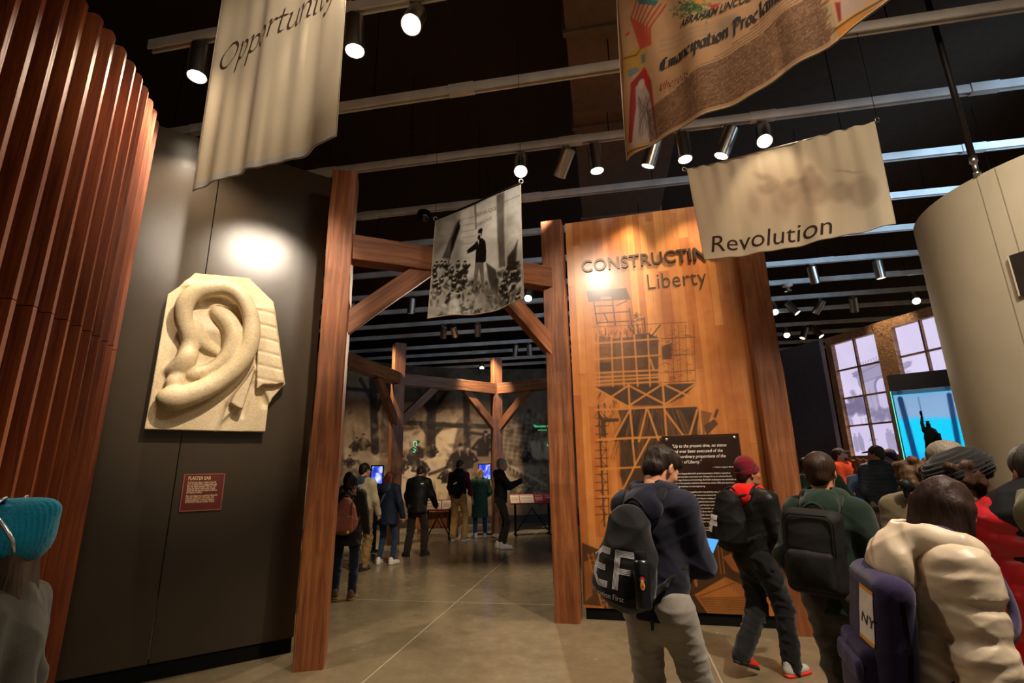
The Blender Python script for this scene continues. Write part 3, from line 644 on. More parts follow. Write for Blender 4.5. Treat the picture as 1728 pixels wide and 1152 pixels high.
def pack(p, label, mat, strapmat, w=.3, h=.45, d=.16, drop=.0, tilt=0, shape='box', seed=4, bulge=.03, pockets=True, shift=0., sag=0.):
    """rucksack worn on the back of person p: returns root, body object"""
    k = p.k; t, r, f = p.t, p.r, p.fw; Bk = getattr(p, 'bulk', .02)*k; c = p.chest-t*(.04+drop)*k-f*(.12*k*max(1, p.fit)+Bk*.7+d*.5)+r*shift
    Rm = np.stack([r, f, t], 1)
    if tilt: a = D2(tilt); Rm = np.stack([r*math.cos(a)+t*math.sin(a), f, t*math.cos(a)-r*math.sin(a)], 1)
    base = c-Rm[:, 2]*h*.5; root = thing('backpack', p.W(base), label, 'backpack', p.yaw)
    m = max(w, h)*.5+.12; S = Sdf(c-m, c+m, min(p.res, .009))
    if shape == 'box':
        S.box(c, (w/2, d/2, h/2), Rm, .05, .02, bulge=bulge)
    else:                                             # soft drawstring sack, wide at the bottom
        S.ell(c-Rm[:, 2]*h*.12, (w*.55, d*.62, h*.38), Rm, .05); S.ell(c+Rm[:, 2]*h*.18, (w*.4, d*.5, h*.34), Rm, .06); S.ell(c-Rm[:, 2]*h*.28-Rm[:, 1]*sag, (w*.5, d*.6, h*.24), Rm, .06)
    V, Q = S.nets(); V = relax(V, Q); N = vnorm(V, Q); V = V+N*folds(.011 if shape != 'box' else .004, 26, seed, .7)(V)[:, None]-base
    ob = link('bag_body', fast_mesh('bag_body', V, Q), mat, root)
    bv = BVHTree.FromPolygons([tuple(v) for v in V], [tuple(q) for q in Q])
    if pockets:
        S = Sdf(c-m, c+m, min(p.res, .009)); S.box(c-Rm[:, 1]*(d*.5+bulge*.6)-Rm[:, 2]*h*.2, (w*.4, .03, h*.22), Rm, .025, bulge=.012); solid(S, 'front_pocket', mat, root, folds(.003, 30, seed+1), base)
    for q in (-1, 1):
        a = p.neck+r*q*.085*k-t*.02*k; b = .065*k*max(1, p.fit)
        pts = [c+Rm[:, 2]*h*.42+Rm[:, 1]*d*.4+r*q*.06*k, a-f*(.085*k*p.fit+Bk)+t*Bk*.6, a+t*(.052*k+Bk*1.1), a+f*(.085*k*p.fit+Bk)-t*(.04*k-Bk*.5), p.chest+r*q*.115*k+f*(.125*k*p.fit+Bk), p.chest+r*q*(.165*k+Bk*.8)+f*.06*k-t*.1*k, c-Rm[:, 2]*h*.36+Rm[:, 1]*d*.3+r*q*w*.4]
        P = [np.array(x) for x in pts]; Qp = []; E = [2*P[0]-P[1]]+P+[2*P[-1]-P[-2]]
        for i in range(1, len(E)-2):
            for u in np.linspace(0, 1, 6)[:-1]:
                A, B, C, Dd = E[i-1:i+3]; Qp.append(.5*((2*B)+(C-A)*u+(2*A-5*B+4*C-Dd)*u*u+(3*B-A-3*C+Dd)*u**3))
        Qp.append(P[-1]); S = Sdf(np.min(Qp, 0)-.05, np.max(Qp, 0)+.05, .0085)
        for i in range(len(Qp)-1):
            nn = Qp[i]-(p.chest+t*.02); S.cap(Qp[i], Qp[i+1], .026*k, k=.01, flat=nn, f=.42)
        solid(S, 'strap', strapmat, root, None, base)
    S = Sdf(c-m, c+m, .008); hp = [c+Rm[:, 2]*(h*.5+.03*math.sin(x*math.pi/6))+Rm[:, 0]*(x-3)*.016+Rm[:, 1]*d*.2 for x in range(7)]
    for i in range(6): S.cap(hp[i], hp[i+1], .009, k=.005)
    solid(S, 'grab_handle', strapmat, root, None, base)
    root['_'] = 0; del root['_']
    return root, ob, bv, c-base, Rm
def stick(me, bv, o, x, y, off=.003):
    """press a flat mesh against a solid: its plane at o with axes x,y, pushed along -x cross y"""
    x = Vector(x).normalized(); y = Vector(y).normalized(); n = x.cross(y).normalized(); o = Vector(o)
    def fn(a):
        out = []
        for v in a:
            p = o+x*float(v[0])+y*float(v[1])+n*.35; h = bv.ray_cast(p, -n, 1.2); out.append(tuple((h[0] if h[0] is not None else p-n*.35)+n*(off+float(v[2]))))
        return np.array(out)
    return warp(me, fn, .02)
# ================================================================ the setting
def struct(name, mb, mat, **kw): return tag(mb.build(name, mat, **kw), kind='structure')
# floor: polished mottled concrete
t = NT('polished_concrete'); v = t.coords()
n1 = t.n('ShaderNodeTexNoise', Scale=.55, Detail=7, Roughness=.62, Distortion=.4); t.l(v, n1.inputs['Vector'])
n2 = t.n('ShaderNodeTexNoise', Scale=5, Detail=6, Roughness=.7); t.l(v, n2.inputs['Vector'])
c = t.mix(.35, t.ramp(n1.outputs['Fac'], [(.3, '5f5340'), (.5, '776a52'), (.72, '8c7e64')]), t.ramp(n2.outputs['Fac'], [(.3, '5a4f3d'), (.7, '8d8068')]))
n3 = t.n('ShaderNodeTexNoise', Scale=1.7, Detail=9, Roughness=.72, Distortion=1.6); t.l(v, n3.inputs['Vector'])
t.base(t.mix(t.ramp(n3.outputs['Fac'], [(.63, (0, 0, 0)), (.72, (.4, .4, .4))]), c, 'a89c84'))
t.l(t.ramp(n2.outputs['Fac'], [(.3, (.16, .16, .16)), (.75, (.3, .3, .3))]), t.b.inputs['Roughness']); t.b.inputs['Specular IOR Level'].default_value = .4
t.bump(n2.outputs['Fac'], .05, .01); FLOORM = t.m
struct('floor', MB().box((-14, -6, -.1), (16, 24, 0)), FLOORM)
JOINT = plain('joint_filler', '9a9078', .5)
def joint(n, a, b, w=.007):
    a = Vector(a); b = Vector(b); d = (b-a).normalized(); q = Vector((-d.y, d.x, 0))*w
    struct('trim_%d' % n, MB().add([a-q, b-q, b+q, a+q, *(p+Vector((0, 0, .0012)) for p in (a-q, b-q, b+q, a+q))], [(0, 3, 2, 1), (4, 5, 6, 7), (0, 1, 5, 4), (1, 2, 6, 5), (2, 3, 7, 6), (3, 0, 4, 7)]), JOINT)
j0, j1 = onz(660, 1110), onz(902, 902); jd = (j1-j0).normalized()
joint(1, j0-jd*3.5, j1+jd*3.0); k0, k1 = onz(560, 1010), onz(925, 1020); kd = (k1-k0).normalized(); joint(2, k0-kd*.2, k1+kd*4)
m0, m1 = onz(1180, 1070), onz(1213, 1140); joint(3, m0, m1+(m1-m0)*1.2)
# ceiling slab and the black upper walls
struct('ceiling', MB().box((-14, -6, 7.0), (16, 24, 7.1)), CEIL)
struct('wall_back', MB().box((-14, 20.2, 0), (16, 20.4, 7)), BLACK)
struct('wall_left', MB().box((-9.8, -6, 0), (-9.6, 20.2, 7)), BLACK)
# charcoal wall that carries the plaster ear
A0 = Vector((-2.972, 4.52, 0)); EU = Vector((.8176, .5758, 0)); EN = Vector((.5758, -.8176, 0))
ME = frame(A0, EU, z=EN)                                # x along the wall, y up, z out of the wall
for nm, x0, x1 in (('wall_display_left', -1.5, -.004), ('wall_display_right', .004, 1.10)):
    struct(nm, MB().box((x0, .13, -.14), (x1, 4.93, 0)), DARKWALL, M=ME, bevel=.003)
struct('baseboard_display', MB().box((-1.5, 0, -.14), (1.09, .128, -.025)), BLACK, M=ME)
# curved wall of upright hardwood fins on the left
FIN = []
tops = [(149, 0), (175, 28), (196, 55), (215, 83), (230, 107), (242, 128), (252, 149), (260, 170), (266, 187), (269, 205)]
ZT = 4.86
fp = [onz(a, b, ZT) for a, b in tops]; fp = [Vector((p.x, p.y, 0)) for p in fp]
while fp[0].y > -.2:
    q = fp[0]*2-fp[1]; fp.insert(0, Vector((min(-2.86, fp[0].x+(.004 if fp[0].y > 1.5 else -.01)), fp[0].y-.137, 0)))
WFIN = timber_mat('hardwood_fin', '6e2d0b', '8c4010', '9c4e18', .62, 0)
tag(WFIN and MB().box((-.05, 0, 0), (.05, 8, 5.0)).build('wall_fin_backing', BLACK, M=frame((-3.32, -2.6, 0), (1, 0, 0), z=(0, 0, 1))@Matrix.Rotation(D2(3.0), 4, 'Z')), kind='structure')
froot = tag(bpy.data.objects.new('wall_fins', None), kind='structure'); COL.objects.link(froot); froot.location = (-2.9, 2.5, 0); bpy.context.view_layer.update()
def fin_mesh(z0, z1, rnd, W=.26, T=.036):
    prof = [(0, z0), (W, z0)]
    if rnd: prof += [(W-.045+.045*math.cos(a), z1-.045+.045*math.sin(a)) for a in np.linspace(0, math.pi/2, 5)]
    else: prof += [(W, z1)]
    prof += [(0, z1)]; n = len(prof); mb = MB()
    mb.add([(x, -T/2, z) for x, z in prof]+[(x, T/2, z) for x, z in prof], [tuple(range(n)), tuple(range(2*n-1, n-1, -1))]+[(i, n+i, n+(i+1) % n, (i+1) % n) for i in range(n)])
    return mb
jz = 2.62
mlo = raw('fin', *(lambda m: (m.v, m.f))(fin_mesh(0, jz-.003, False))); mlo.materials.append(WFIN)
mhi = raw('fin', *(lambda m: (m.v, m.f))(fin_mesh(jz+.003, ZT, True))); mhi.materials.append(WFIN)
for i, p in enumerate(fp):
    d = (fp[min(i+1, len(fp)-1)]-fp[max(i-1, 0)]); ang = math.atan2(d.y, d.x)-math.pi/2*.86
    for me in (mlo, mhi):
        o = link('fin', me, None, froot); o.matrix_parent_inverse = froot.matrix_world.inverted()
        o.matrix_world = Matrix.Translation(p)@Matrix.Rotation(ang, 4, 'Z')@Matrix.Translation((-.26, 0, 0))
# tall curved plastered wall on the right
CC, CR, CH = Vector((5.51, 4.30)), 1.287, 4.1
PLAS = plain('cream_plaster', 'b7ab92', .75, var=.05, scale=2.2, bump=.12, bscale=140, spec=.25)
V = []; Fs = []; n = 96; ri = CR-.12
for z, r in ((0, CR), (CH, CR), (CH, ri), (0, ri)):
    for i in range(n): a = 2*math.pi*i/n; V.append((CC.x+r*math.cos(a), CC.y+r*math.sin(a), z))
for j in range(4):
    for i in range(n): Fs.append((j*n+i, j*n+(i+1) % n, ((j+1) % 4)*n+(i+1) % n, ((j+1) % 4)*n+i))
cw = link('wall_curved', raw('wall_curved', V, Fs), PLAS); tag(cw, kind='structure'); smooth_by_angle(cw)
SEAM = plain('plaster_seam', '8d836f', .8)
for i, px in enumerate((1655, 1690)):                  # vertical panel joints
    r = ray(px, 320); dxy = Vector((r.x, r.y)).normalized(); b = dxy.dot(CC); disc = b*b-CC.dot(CC)+CR*CR; s_ = b-math.sqrt(max(disc, 0)); P = dxy*s_; nrm = (P-CC).normalized(); tt = Vector((-nrm.y, nrm.x))
    mb = MB(); mb.box((-.0025, -.004, .02), (.0025, .0015, CH-.01)); struct('trim_%d' % (4+i), mb, SEAM, M=frame((P.x, P.y, 0), (tt.x, tt.y, 0), z=(0, 0, 1)))
# dark wall with the two tall projected windows, far right
W0 = Vector((6.985, 10.803, 0)); WU = Vector((.246, -.969, 0)).normalized(); WN = Vector((-.969, -.246, 0)).normalized(); WH = 4.32
MW = frame(W0, WU, y=(0, 0, 1)); 
if MW.to_3x3()@Vector((0, 0, 1))@WN < 0: pass
MW = frame(W0, WU, z=WN)
if (MW.to_3x3()@Vector((0, 1, 0))).z < 0: MW = frame(W0, -WU, z=WN)
SX = 1 if (MW.to_3x3()@Vector((1, 0, 0))).dot(WU) > 0 else -1
def wbox(mb, s0, s1, z0, z1, d0, d1): a, b = sorted((s0*SX, s1*SX)); return mb.box((a, z0, d0), (b, z1, d1))
OAKF = timber_mat('window_oak', '7a5432', 'a67a50', 'b98d62', .5, 0)
BLUEDARK = plain('dusky_partition_paint', '4a4650', .7)
struct('wall_right', wbox(MB(), -.02, 4.2, 0, WH, -.3, -.16), BLACK, M=MW)
P0, P1 = onz(1400, 585, 4.3), onz(1310, 592, 4.3)
far = [(W0.x-.02, W0.y+.05), (P1.x+.2, P1.y), (5.9, 16.6), (4.4, 20.2)]
for i, (a, b) in enumerate(zip(far[:-1], far[1:])):
    a = Vector((*a, 0)); b = Vector((*b, 0)); L = (b-a).length
    struct('wall_right_%d' % (i+2), MB().box((0, 0, -.12), (L, 4.3, 0)), (BLUEDARK, DARKWALL, BLACK)[i], M=frame(a, b-a, y=(0, 0, 1)))
cols = [.14, 1.16, 1.52, 2.54, 2.90, 3.92]
fr = MB()
for s0, s1 in ((0, .14), (1.16, 1.52), (2.54, 2.90)): wbox(fr, s0, s1, 1.3, WH, -.16, .02)
wbox(fr, 0, 2.9, 4.14, WH, -.16, .018); wbox(fr, 0, 2.9, 1.3, 1.765, -.16, .018); wbox(fr, 0, 2.9, 0, 1.3, -.16, -.02)
struct('window_frame', fr, OAKF, M=MW)
# projected picture behind the glazing bars: a pale square with a great stone arch
def window(n, s0, s1, ox):
    W_, H_ = s1-s0, 4.14-1.765; cv = Canvas(W_, H_, 110, 250, 'dcd2f4'); g = '8d86a6'
    if n == 1:
        cv.poly([(.38, 1.42), (.38, 1.56), (.3, 1.62), (.3, 1.68), (W_+.1, 1.86), (W_+.1, 1.2), (.5, 1.2)], 'a39cbd', soft=.02)
        cv.poly([(.5, .55), (.48, 1.45), (W_+.1, 1.6), (W_+.1, .55)], 'b3acca', soft=.02); cv.line([(.3, 1.62), (W_, 1.78)], .025, g); cv.line([(.45, 1.45), (W_, 1.55)], .02, g); cv.line([(.3, 1.68), (W_, 1.86)], .05, g, .6)
        for i in range(12): cv.line([(.4+i*.06, 1.8+i*.009), (.4+i*.06, 1.84+i*.009)], .02, g, .7)
        cv.ell(.88, 1.32, .17, .2, '8f88a8'); cv.ell(.9, 1.31, .14, .17, 'd3caee'); cv.poly([(.76, .6), (.76, 1.31), (1.1, 1.31), (1.1, .6)], 'd0c7ec')
        cv.line([(.74, .7), (.72, 1.3)], .03, g, .7); cv.line([(.62, .7), (.6, 1.3)], .02, g, .5)
        rr = random.Random(3)
        for i in range(90): cv.ell(rr.uniform(0, .45), rr.gauss(.98, .1), .06, .05, '7b7494', .5, .03)
        for i in range(60): cv.ell(rr.uniform(.55, 1.), rr.gauss(.78, .06), .05, .04, '8a83a4', .5, .03)
        cv.poly([(0, 0), (0, .62), (W_, .62), (W_, 0)], 'd6cdf2', soft=.03)
        for i in range(14): x = rr.uniform(0, .5); cv.line([(x, .62), (x, .74)], .012, g, .8)
        cv.line([(.47, .32), (.44, .58)], .022, g); cv.ell(.47, .3, .09, .02, 'aaa3c4'); cv.line([(.44, .5), (.5, .5)], .012, g)
        for i in range(5): x, y = rr.uniform(.05, .25), rr.uniform(.06, .12); cv.figure(x, y, rr.uniform(.22, .36), 'a29bbd')
        for i in range(5): x, y = rr.uniform(.75, .98), rr.uniform(.05, .1); cv.figure(x, y, rr.uniform(.3, .45), 'aca5c6')
    else:
        cv.poly([(0, .6), (0, 1.55), (.14, 1.6), (.18, 1.68), (.1, 1.7), (0, 1.68)], 'a8a1c2', soft=.02)
        for i in range(7): cv.line([(0, 1.05+i*.09), (.12, 1.06+i*.09)], .015, g, .6)
        cv.poly([(0, 0), (0, .6), (W_, .6), (W_, 0)], 'd0c7ee', soft=.05)
    cv.noise(3, .015, n)
    me_root = tag(bpy.data.objects.new('window_%d' % n, None), kind='structure'); COL.objects.link(me_root); me_root.matrix_world = MW; bpy.context.view_layer.update()
    o = cv.mesh('pane', lambda X, Y: np.stack([(s0+X)*SX, 1.765+Y, np.full(X.shape, -.09)], 1), painted('projected_picture', .25, .42), me_root)
    if SX < 0: o.data.flip_normals()
    mb = MB(); mid = (s0+s1)/2-.01; wbox(mb, mid-.016, mid+.016, 1.765, 4.14, -.11, -.03)
    for z in (2.376, 2.957, 3.56): wbox(mb, s0, s1, z-.016, z+.016, -.11, -.032)
    m = mb.build('glazing_bar', OAKF, me_root); return me_root
window(1, .14, 1.16, 0); window(2, 1.52, 2.54, 0)
# curved picture wall of the workshop: a faded brown photograph of craftsmen among timber frames
mp = [Vector(p) for p in ((-7.1, 9.0), (-6.6, 11.6), (-5.5, 14.0), (-3.4, 16.0), (-.4, 16.9), (2.6, 16.8), (4.6, 16.2))]
def mural_path():
    E = [2*mp[0]-mp[1]]+mp+[2*mp[-1]-mp[-2]]; out = []
    for i in range(1, len(E)-2):
        for u in np.linspace(0, 1, 12)[:-1]:
            a, b, c, d = E[i-1:i+3]; out.append(.5*((2*b)+(c-a)*u+(2*a-5*b+4*c-d)*u*u+(3*b-a-3*c+d)*u**3))
    out.append(mp[-1]); return np.array([tuple(p) for p in out])
MPTH = mural_path(); MLEN = np.concatenate([[0], np.cumsum(np.linalg.norm(np.diff(MPTH, axis=0), axis=1))])
def mural_s(px):                                         # distance along the wall seen at picture column px
    r = ray(px, 780); ang = math.atan2(r.x, r.y); A = np.arctan2(MPTH[:, 0], MPTH[:, 1]); return float(np.interp(ang, A, MLEN))
def mural_z(px, py):
    r = ray(px, py); s_ = mural_s(px); x = np.interp(s_, MLEN, MPTH[:, 0]); y = np.interp(s_, MLEN, MPTH[:, 1]); return CAMZ+r.z*math.hypot(x, y)/math.hypot(r.x, r.y)
def mq(px, py): return mural_s(px), mural_z(px, py)
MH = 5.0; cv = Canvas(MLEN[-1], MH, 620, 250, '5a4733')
cv.c *= (.62+.5*np.clip(1.25-cv.Y/MH, 0, 1))[..., None]                   # darker towards the top
N = cv.noise(.8, .06, 1)
LIGHT, MID, DK = 'a89274', '78624b', '1d140d'
def mpoly(pts, c, a=1, soft=.08): cv.poly([mq(*p) for p in pts], c, a, soft)
def mline(pts, w, c, a=1, soft=.05): cv.line([mq(*p) for p in pts], w, c, a, soft)
mpoly([(578, 625), (640, 625), (640, 790), (578, 790)], MID, .8); mpoly([(672, 680), (720, 675), (718, 720), (672, 720)], MID, .9)
mpoly([(728, 690), (784, 690), (784, 715), (728, 715)], '84705a', .9); mpoly([(795, 700), (832, 695), (832, 790), (795, 780)], MID, .7)
mpoly([(675, 728), (716, 722), (716, 755), (675, 760)], '8d785e', .9); mpoly([(728, 730), (772, 720), (760, 775), (728, 775)], LIGHT, .95)
mpoly([(672, 775), (745, 765), (760, 790), (757, 830), (672, 850)], LIGHT, .9); mpoly([(705, 800), (760, 808), (755, 845), (735, 850), (712, 830)], 'a8926f', .95)
mpoly([(895, 745), (930, 735), (930, 775), (900, 775)], LIGHT, .95); mpoly([(850, 790), (930, 780), (930, 800), (850, 800)], '8a755b', .9)
mpoly([(580, 755), (640, 765), (640, 800), (580, 785)], '8a765c', .85)
for a, b, w in (((622, 640), (632, 760), .26), ((725, 650), (727, 765), .3), ((786, 660), (788, 760), .22), ((578, 655), (640, 660), .12), ((670, 712), (835, 720), .16), ((795, 730), (832, 735), .1)): mline([a, b], w, DK, .85)
for a, b in (((632, 690), (600, 640)), ((632, 690), (645, 655)), ((725, 700), (700, 655)), ((725, 700), (760, 650)), ((727, 740), (708, 715)), ((727, 740), (748, 715))): mline([a, b], .14, DK, .8)
rr = random.Random(11)
for i in range(9):                                       # lattice of laths at the right
    mline([(848+i*9, 700), (836+i*9, 775)], .04, 'a08a6a', .5); mline([(846, 705+i*8), (905, 715+i*8)], .03, 'a08a6a', .45)
for i in range(11):                                      # plaster ribs, scalloped edge
    x, y = 852+i*6.2, 782+i*3.2; mpoly([(x, y), (x+4.5, y+2), (x+2, y+12)], DK, .75, .04)
mline([(850, 780), (920, 818)], .1, 'b09a78', .8); mline([(850, 800), (910, 838)], .14, 'a8916e', .8)
for i in range(34): mline([(845+rr.uniform(0, 80), 800+rr.uniform(0, 25))]*1+[(850+rr.uniform(0, 75), 825+rr.uniform(0, 20))], .05, rr.choice(('8d775a', DK, 'b09a78')), .4)
def worker(px, py, hpx, face=True):
    s_, z = mq(px, py); _, z2 = mq(px, py-hpx); h = z2-z; w = h*.2; lean = rr.uniform(-.12, .12)*h
    cv.poly([(s_-w*1.1, z), (s_-w*1.2, z+h*.3), (s_-w*1.1+lean, z+h*.62), (s_-w*.5+lean, z+h*.74), (s_+w*.5+lean, z+h*.74), (s_+w*1.1+lean, z+h*.62), (s_+w*1.25, z+h*.3), (s_+w*1.0, z)], DK, .95, .05)
    cv.line([(s_-w*1.1+lean, z+h*.6), (s_-w*rr.uniform(1.2, 2.2), z+h*.3), (s_-w*rr.uniform(.2, 1.4), z+h*.22)], w*.5, DK, .9, .04); cv.line([(s_+w*1.1+lean, z+h*.6), (s_+w*rr.uniform(1.2, 2.2), z+h*.32), (s_+w*rr.uniform(.2, 1.4), z+h*.2)], w*.5, DK, .9, .04)
    cv.ell(s_+lean*1.2, z+h*.84, w*.34, h*.085, '7d6850', 1, .04); cv.ell(s_+lean*1.2, z+h*.9, w*.4, h*.06, DK, 1, .04); cv.line([(s_+lean-w*.1, z+h*.7), (s_+lean+w*.05, z+h*.55)], w*.16, '8a765c', .8, .03)
for q in ((698, 785, 44), (712, 805, 38), (676, 800, 34), (612, 760, 30), (598, 762, 26), (775, 800, 55), (815, 770, 46), (790, 790, 40), (706, 835, 46), (752, 815, 30), (887, 780, 26), (730, 770, 24), (590, 790, 24)): worker(*q)
mline([(725, 800), (765, 785)], .1, DK, .8); mline([(668, 760), (705, 795)], .06, DK, .6); mline([(580, 778), (604, 778)], .07, DK, .8); mline([(604, 778), (618, 800)], .07, DK, .8)
for i in range(260):
    x, y = rr.uniform(576, 932), rr.uniform(690, 850); s_, z = mq(x, y); cv.ell(s_, z, rr.uniform(.04, .2), rr.uniform(.03, .1), rr.choice((DK, DK, '7b664c', 'a48d6c')), rr.uniform(.15, .5), .06, rr.uniform(0, 3))
cv.noise(3, .03, 4); cv.noise(9, .02, 5)
def mural_P(X, Y): return np.stack([np.interp(X, MLEN, MPTH[:, 0]), np.interp(X, MLEN, MPTH[:, 1]), Y], 1)
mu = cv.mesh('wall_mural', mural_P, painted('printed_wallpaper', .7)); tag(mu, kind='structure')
GREEN = emit('projected_green_caption', '5cffb0', .4)
def mural_place(me, px, py, off=.03):
    s0_, z0_ = mq(px, py)
    def fn(a):
        P = mural_P(s0_+a[:, 0], z0_+a[:, 1]); d = -P.copy(); d[:, 2] = 0; d /= np.linalg.norm(d, axis=1)[:, None]; return P+d*off
    return warp(me, fn)
# base rail of the workshop displays in front of the picture wall
mb = MB(); 
for i in range(0, len(MPTH)-4, 3):
    a, b = Vector((*MPTH[i], 0)), Vector((*MPTH[i+3], 0)); ca = -a.normalized()*.25; cb = -b.normalized()*.25
    mb.add([a+ca, b+cb, b, a, *(p+Vector((0, 0, .22)) for p in (a+ca, b+cb, b, a))], [(0, 3, 2, 1), (4, 5, 6, 7), (0, 1, 5, 4), (1, 2, 6, 5), (2, 3, 7, 6), (3, 0, 4, 7)])
struct('baseboard_mural', mb, plain('dark_base', '241a12', .6))
for x, y, sz, body in ((901, 721, .12, '"Become the L'), (909, 726.5, .06, 'of the world')):
    o = link('trim_caption', mural_place(text_mesh(body, sz), x, y), GREEN); tag(o, kind='structure')
gm = MB()                                                # thin green outline projected on one craftsman
for a_, b_ in (((697, 745), (702, 745)), ((702, 745), (702, 752)), ((697, 745), (697, 751)), ((698, 753), (701, 755)), ((697, 757), (701, 759)), ((701, 759), (699, 762)), ((696, 762), (700, 763)), ((924, 749), (926, 753))):
    P_ = [Vector(mural_P(np.array([mq(*q)[0]]), np.array([mq(*q)[1]]))[0]) for q in (a_, b_)]; gm.tube([p_*.995+Vector((0, 0, p_.z*.005)) for p_ in P_], .012, 5)
tag(gm.build('trim_projected_outline', GREEN), kind='structure')
# ================================================================ ceiling: rails, ducts, rod
RY = D2(-10.0); RU = Vector((math.cos(RY), math.sin(RY), 0)); RN = Vector((-math.sin(RY), math.cos(RY), 0)); RZ = 5.6
ORD = ['nearest', 'second nearest', 'third nearest', 'fourth nearest', 'fifth nearest', 'sixth nearest', 'seventh nearest', 'eighth nearest', 'ninth nearest', 'tenth nearest', 'eleventh nearest', 'twelfth nearest', 'thirteenth nearest', 'farthest visible']
RAILS = [3.27, 4.40, 5.52, 6.74, 7.87, 9.09, 10.35, 11.5, 12.68, 13.78, 15.27, 16.4, 17.6, 18.66]
for i, n in enumerate(RAILS):
    x0, x1 = (-5.6 if i < 3 else -7.2-.12*i), 14.0
    if i == 0: x0 = (onz(258, 82, RZ)).dot(RU)
    if i >= 9: x1 = 11.6
    M = frame(RN*n+Vector((0, 0, RZ)), RU, z=(0, 0, 1)); rt = thing('ceiling_rail', RN*n+Vector((0, 0, RZ)), 'grey metal lighting rail across the dark ceiling, %s to the camera' % ORD[i], 'rail', RY, 'lighting rails under the ceiling')
    mb = MB().box((x0, -.036, -.012), (x1, .036, .05)).box((x0, -.036, -.05), (x1, -.018, -.012)).box((x0, .018, -.05), (x1, .036, -.012)); mb.build('channel', RAILM, rt)
    rr = random.Random(i); x = x0+rr.uniform(.8, 2)
    while x < x1-.3: MB().box((x, -.042, -.053), (x+.28, .042, .055)).build('splice_sleeve', RAILM, rt); x += rr.uniform(2.2, 3.4)
    x = x0+.7
    while x < x1: MB().tube([(x, 0, .05), (x, 0, 1.4)], .006, 6).build('hanger_rod', BLACK, rt); x += 2.6
def duct(label, x, n0, n1, w, z0, z1, seams, dirv=None):
    o = RU*x+RN*n0; d = (RN if dirv is None else dirv); L = n1-n0; rt = thing('ceiling_duct', (o.x, o.y, z0), label, 'duct', math.atan2(-d.x, d.y))
    MB().box((-w/2, 0, 0), (w/2, L, z1-z0)).build('duct_body', DUCT, rt, bevel=.01)
    for s_ in seams: MB().box((-w/2-.03, s_, -.03), (w/2+.03, s_+.06, z1-z0)).build('flange', DUCT, rt)
duct('wide dark grey air duct running away above the entrance', .55, 3.0, 12, 1.35, 5.95, 6.5, (1.2, 2.7, 5.2))
duct('dark grey duct crossing diagonally near the curved wall, upper right', 8.2, 5.0, 12, 1.9, 5.9, 6.4, (3.0,), Vector((.55, .83, 0)).normalized())
rd = thing('hanging_rod', (4.26, 4.03, CH), 'thin dark suspension rod between ceiling and top of the curved wall', 'rod')
MB().tube([(0, 0, .16), (0, 0, 2.9)], .026, 12).build('rod', plain('dark_rod_metal', '2c2723', .5, .6), rd, smooth=True)
MB().lathe([(.03, 0), (.03, .04), (.02, .05), (.02, .13), (.032, .14), (.032, .2)], 12).build('clevis', STEEL, rd, smooth=True)
# ================================================================ timber posts, beams and braces
def timber(name, label, cat, a, b, w, h, face, mat=None, seed=0, group=None, knob=0):
    """squared timber from a to b; face = direction its broad face looks"""
    a, b = Vector(a), Vector(b); L = (b-a).length; z = (b-a)/L; y = Vector(face); y = (y-z*y.dot(z)).normalized(); x = y.cross(z); n = max(4, int(L/.14)); rr = random.Random(seed)
    V = []; Fs = []; c = .008
    prof = [(-w/2+c, -h/2), (w/2-c, -h/2), (w/2, -h/2+c), (w/2, h/2-c), (w/2-c, h/2), (-w/2+c, h/2), (-w/2, h/2-c), (-w/2, -h/2+c)]; m = 8
    ph = [rr.uniform(0, 6) for _ in range(4)]
    for j in range(n+1):
        t_ = j/n; wx = .004*math.sin(t_*L*1.7+ph[0])+rr.uniform(-.0025, .0025); wy = .004*math.sin(t_*L*2.1+ph[1])+rr.uniform(-.0025, .0025)
        for q, (px, py) in enumerate(prof):
            e = 1+.012*math.sin(t_*L*3.3+ph[2]+q*.8)-(rr.random() < .06)*.03; V.append((px*e+wx, py*e+wy, t_*L))
    for j in range(n):
        for q in range(m): Fs.append((j*m+q, j*m+(q+1) % m, (j+1)*m+(q+1) % m, (j+1)*m+q))
    Fs.append(tuple(range(m))[::-1]); Fs.append(tuple(range(n*m, n*m+m)))
    o = link(name, raw(name, V, Fs), mat or TIMBER); o.matrix_world = Matrix(((x.x, y.x, z.x, a.x), (x.y, y.y, z.y, a.y), (x.z, y.z, z.z, a.z), (0, 0, 0, 1))); return tag(o, label, cat, group)
def dirn(deg): return Vector((math.cos(D2(deg)), math.sin(D2(deg)), 0))
PH = 4.73
def post(label, cx, cy, yaw, w=.255, mat=None, seed=0, top=PH): return timber('timber_post', label, 'post', (cx, cy, 0), (cx, cy, top), w, w, Vector((math.sin(D2(yaw)), -math.cos(D2(yaw)), 0)), mat, seed, 'rough timber posts')
q0 = Vector((-1.872, 4.674, 0)); u0 = dirn(12.5); PL = q0+u0*.125+Vector((-u0.y, u0.x, 0))*.125
post('tall rough timber post at the right edge of the plaster ear wall', PL.x, PL.y, 12.5, .25, seed=1)
PU = dirn(-14); PV = Vector((-PU.y, PU.x, 0)); PO = Vector((.735, 6.045, 0))
PM = PO-PU*.16+PV*.0-PV*.06; post('tall rough timber post between the entrance and the wood panel', PM.x, PM.y, -14, .27, seed=2)
PR = PO+PU*2.165-PV*.06; post('tall rough timber post at the right side of the wood panel', PR.x, PR.y, -14, .27, seed=3, top=4.74)
B1 = Vector((-2.85, 12.25, 0)); B2 = Vector((-.47, 14.12, 0))
post('far timber post left in the workshop, behind the visitors', B1.x, B1.y, 28, .28, TIMBER_OLD, 4, 4.75); post('far timber post right in the workshop beside the blue screen', B2.x, B2.y, 20, .27, TIMBER_OLD, 5, 4.75)
